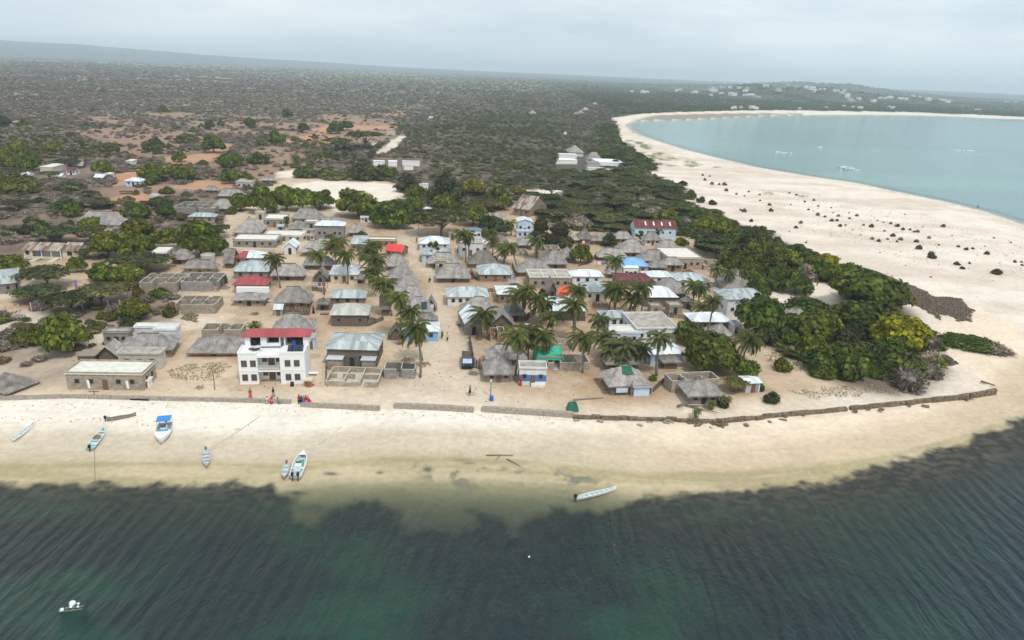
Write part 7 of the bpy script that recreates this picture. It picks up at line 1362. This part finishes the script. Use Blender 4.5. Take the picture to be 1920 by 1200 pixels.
fence_mb([(532, 590), (580, 591), (582, 570)], 'stick fence enclosing the yard of the large thatched house'); fence_mb([(880, 642), (888, 690), (905, 693)], 'tall ragged fence of palm stems behind the lorry', 2.2); fence_mb([(950, 600), (985, 602), (1005, 588)], 'dark stick fence below the palms', 1.6); fence_mb([(728, 637), (752, 638)], 'low dark fence by the small gabled hut', 1.4); fence_mb([(1012, 600), (1098, 602)], 'dark fence along the front of the big white tin roof', 1.5); fence_mb([(1178, 740), (1222, 738)], 'upright board fence of the beach cafe', 1.3); fence_mb([(634, 508), (660, 506)], 'short stick fence beside the palm clump', 1.2); fence_mb([(612, 688), (612, 722)], 'row of stakes beside the roofless foundation', 1.3)
for a, h_, lb in (([(586, 545), (612, 548)], 1.2, 'low stick fence in the sandy yard'), ([(640, 575), (612, 583)], 1.3, 'low stick fence in the sandy yard'), ([(885, 545), (930, 548)], 1.1, 'low stick fence in the sandy yard'), ([(1110, 575), (1145, 577)], 1.2, 'low stick fence in the sandy yard'), ([(1085, 500), (1110, 492), (1118, 480)], 1.3, 'low stick fence in the sandy yard'), ([(1190, 500), (1205, 512)], 1.3, 'low stick fence in the sandy yard'), ([(960, 500), (968, 520)], 1.3, 'low stick fence in the sandy yard'), ([(1240, 592), (1290, 600)], 1.2, 'low stick fence in the sandy yard'), ([(1276, 560), (1296, 585)], 1.6, 'low stick fence in the sandy yard'), ([(690, 612), (720, 600)], 1.2, 'low stick fence in the sandy yard'), ([(505, 480), (528, 482)], 1.2, 'low stick fence in the sandy yard'), ([(1225, 735), (1250, 712)], 1.2, 'low stick fence in the sandy yard'), ([(1350, 640), (1380, 643)], 1.4, 'low stick fence in the sandy yard')):
    Q = [place(*q) for q in a]; t = thing('stick_fence', Q[0]); auto(t, lb, 'fence'); mb = MB(); rs = random.Random(int(a[0][0]))
    for i in range(len(Q) - 1):
        u, v = Q[i] - Q[0], Q[i + 1] - Q[0]; n = max(2, int((v - u).length / .2))
        for k in range(n): c = u.lerp(v, k / n); mb.tube([(c.x, c.y, c.z - .2), (c.x + rs.uniform(-.08, .08), c.y, c.z + h_ * rs.uniform(.75, 1.15))], rs.uniform(.05, .09), 4)
        mb.obox((u.x, u.y, u.z + h_ * .6), (v - u), (v - u).length, .08, .08)
    mb.build('fence_stakes', 'stick', t)
for (px, py), cols in (((600, 541), (WHT, BLU, RED_)), ((1030, 612), (PNK, WHT, YEL)), ((1130, 500), (WHT, PUR, BLU)), ((850, 530), (RED_, WHT)), ((575, 610), (BLU, WHT, PNK)), ((1100, 460), (WHT, RED_, BLU))):
    p = place(px, py); t = thing('washing_line', p, .1); auto(t, 'washing line hung with coloured cloths', 'washing line')
    for x in (-2, 2): MB().tube([(x, 0, -.2), (x, 0, 1.8)], .05, 5).build('post', 'wood', t)
    MB().tube([(-2, 0, 1.7), (0, 0, 1.6), (2, 0, 1.7)], .015, 4).build('line', 'rope', t)
    for k, c_ in enumerate(cols): o = MB().patch((-1.6 + k * 1.1, 0, .7), (-.75 + k * 1.1, .03, .7), (-.75 + k * 1.1, 0, 1.62), (-1.6 + k * 1.1, 0, 1.62), 3, 3, .05).build('cloth', 'cloth', t); o.color = (*c_, 1)
for px, py in ((640, 545), (700, 600), (930, 520), (1065, 560), (1150, 470), (1215, 500), (860, 610), (1225, 610), (1010, 530), (480, 590), (545, 590), (1290, 575), (885, 700), (750, 645)):
    p = place(px, py); t = thing('firewood_pile', p, px); auto(t, 'small heap of cut branches', 'firewood'); mb = MB(); rs = random.Random(px)
    for k in range(26): mb.obox((rs.uniform(-.8, .4), rs.uniform(-.7, .7), .08 + .04 * (k % 9)), (1, rs.uniform(-.5, .5), rs.uniform(-.1, .1)), rs.uniform(.8, 1.6), .07, .07)
    mb.build('branches', 'woodgrey', t)
def slab(px, py, w, d, h, m, name, label, cat, rz=.1):
    o = MB().box(-w / 2, w / 2, -d / 2, d / 2, h * .72, h).box(-w / 2 + .05, -w / 2 + .15, -d / 2, d / 2, 0, h * .72).box(w / 2 - .15, w / 2 - .05, -d / 2, d / 2, 0, h * .72).build(name, m, None, loc=place(px, py), rotz=rz); tag(o, label, cat)
slab(586, 703, 2.2, .8, .5, 'boat_white', 'low_table', 'low white table beside the white guesthouse', 'table'); slab(579, 718, 1.6, 1.6, .9, 'cream', 'box_stand', 'pale stand by the east corner of the white guesthouse', 'stand'); slab(503, 567, 1.6, .8, .5, 'slab_white', 'low_table', 'low pale bench beside the thatched veranda', 'bench'); slab(609, 590, 2, .7, .5, 'woodgrey', 'low_table', 'wooden table standing between the thatched house and the cream tin roof', 'table'); slab(1118, 712, .8, .5, .35, 'coral', 'stone_seat', 'pale stone seat on the square near the palms', 'seat'); slab(1134, 730, 1, .5, .35, 'coral', 'stone_seat', 'pale stone seat nearest the beach cafe wall', 'seat'); slab(988, 611, 1.6, .8, .5, 'boat_white', 'low_table', 'white table standing on sand in the palm yard', 'table'); slab(1005, 620, 2, 1, .5, 'boat_white', 'low_table', 'pale bench on sand south of the palm yard table', 'bench'); slab(1500, 551, 3.4, 1.6, .9, 'wood', 'low_table', 'dark table in the shade of the tree on the bare sand', 'table'); slab(1182, 738, 2.2, .9, .9, 'bluewash', 'counter', 'pale blue counter in front of the beach cafe', 'counter')
# white breakers on the bay
for k, (px, py, ln, lb) in enumerate(((1811, 282, 40, 'long white breaker'), (1470, 286, 26, 'small'), (1585, 313, 24, 'a'), (1592, 316, 20, 'b'), (1430, 223, 14, 'c'), (1540, 276, 7, 'd'))):
    rs = np.random.RandomState(k); x, y = unproj(px, py, 0); n = 46; P = np.stack([x + rs.normal(size=n) * ln * .09 * 3, y + rs.normal(size=n) * 2.2, np.full(n, .12)], 1); P[:, 0] = x + rs.uniform(-1, 1, n) * ln / 2 / ppm((x, y, 0)); V, f = cards(P, rs.normal(size=P.shape) * .08 + np.array([0, 0, 1]), .45, rs, 3.0); V[:, 2] = np.clip(V[:, 2], .03, .3)
    o = bpy.data.objects.new('breaking_wave', arrmesh('breaking_wave', V, f, 'foam')); C.objects.link(o); o['kind'] = 'stuff'
# surf line of the bay
pts = [(2040, 500), (1990, 455), (1920, 423), (1847, 398), (1763, 377), (1680, 360), (1597, 342), (1513, 330), (1413, 313), (1347, 297), (1280, 280), (1235, 266), (1200, 254)]
Q = [unproj(a, b_, 0) for a, b_ in pts]; mb = MB(); rs = random.Random(2); pv = None
for i in range(len(Q) - 1):
    n = 40
    for k in range(n):
        f = k / n; x = Q[i][0] * (1 - f) + Q[i + 1][0] * f; y = Q[i][1] * (1 - f) + Q[i + 1][1] * f; w_ = rs.uniform(.3, 1.3); o_ = rs.uniform(-.3, .3) - .6; c = ((x + o_ * .8, y - o_ * .2, .07), (x + o_ * .8 + w_, y + w_ * .4, .07))
        if pv: mb.add([pv[0], pv[1], c[1], c[0]], [(0, 1, 2, 3)])
        pv = c
o = mb.build('surf_foam', 'foam'); o['kind'] = 'stuff'
rs = random.Random(77)
landmark('reddish track', place(430, 272)); landmark('white football pitch', place(640, 360)); landmark('tall thin mast', place(92, 303))
finish_labels()
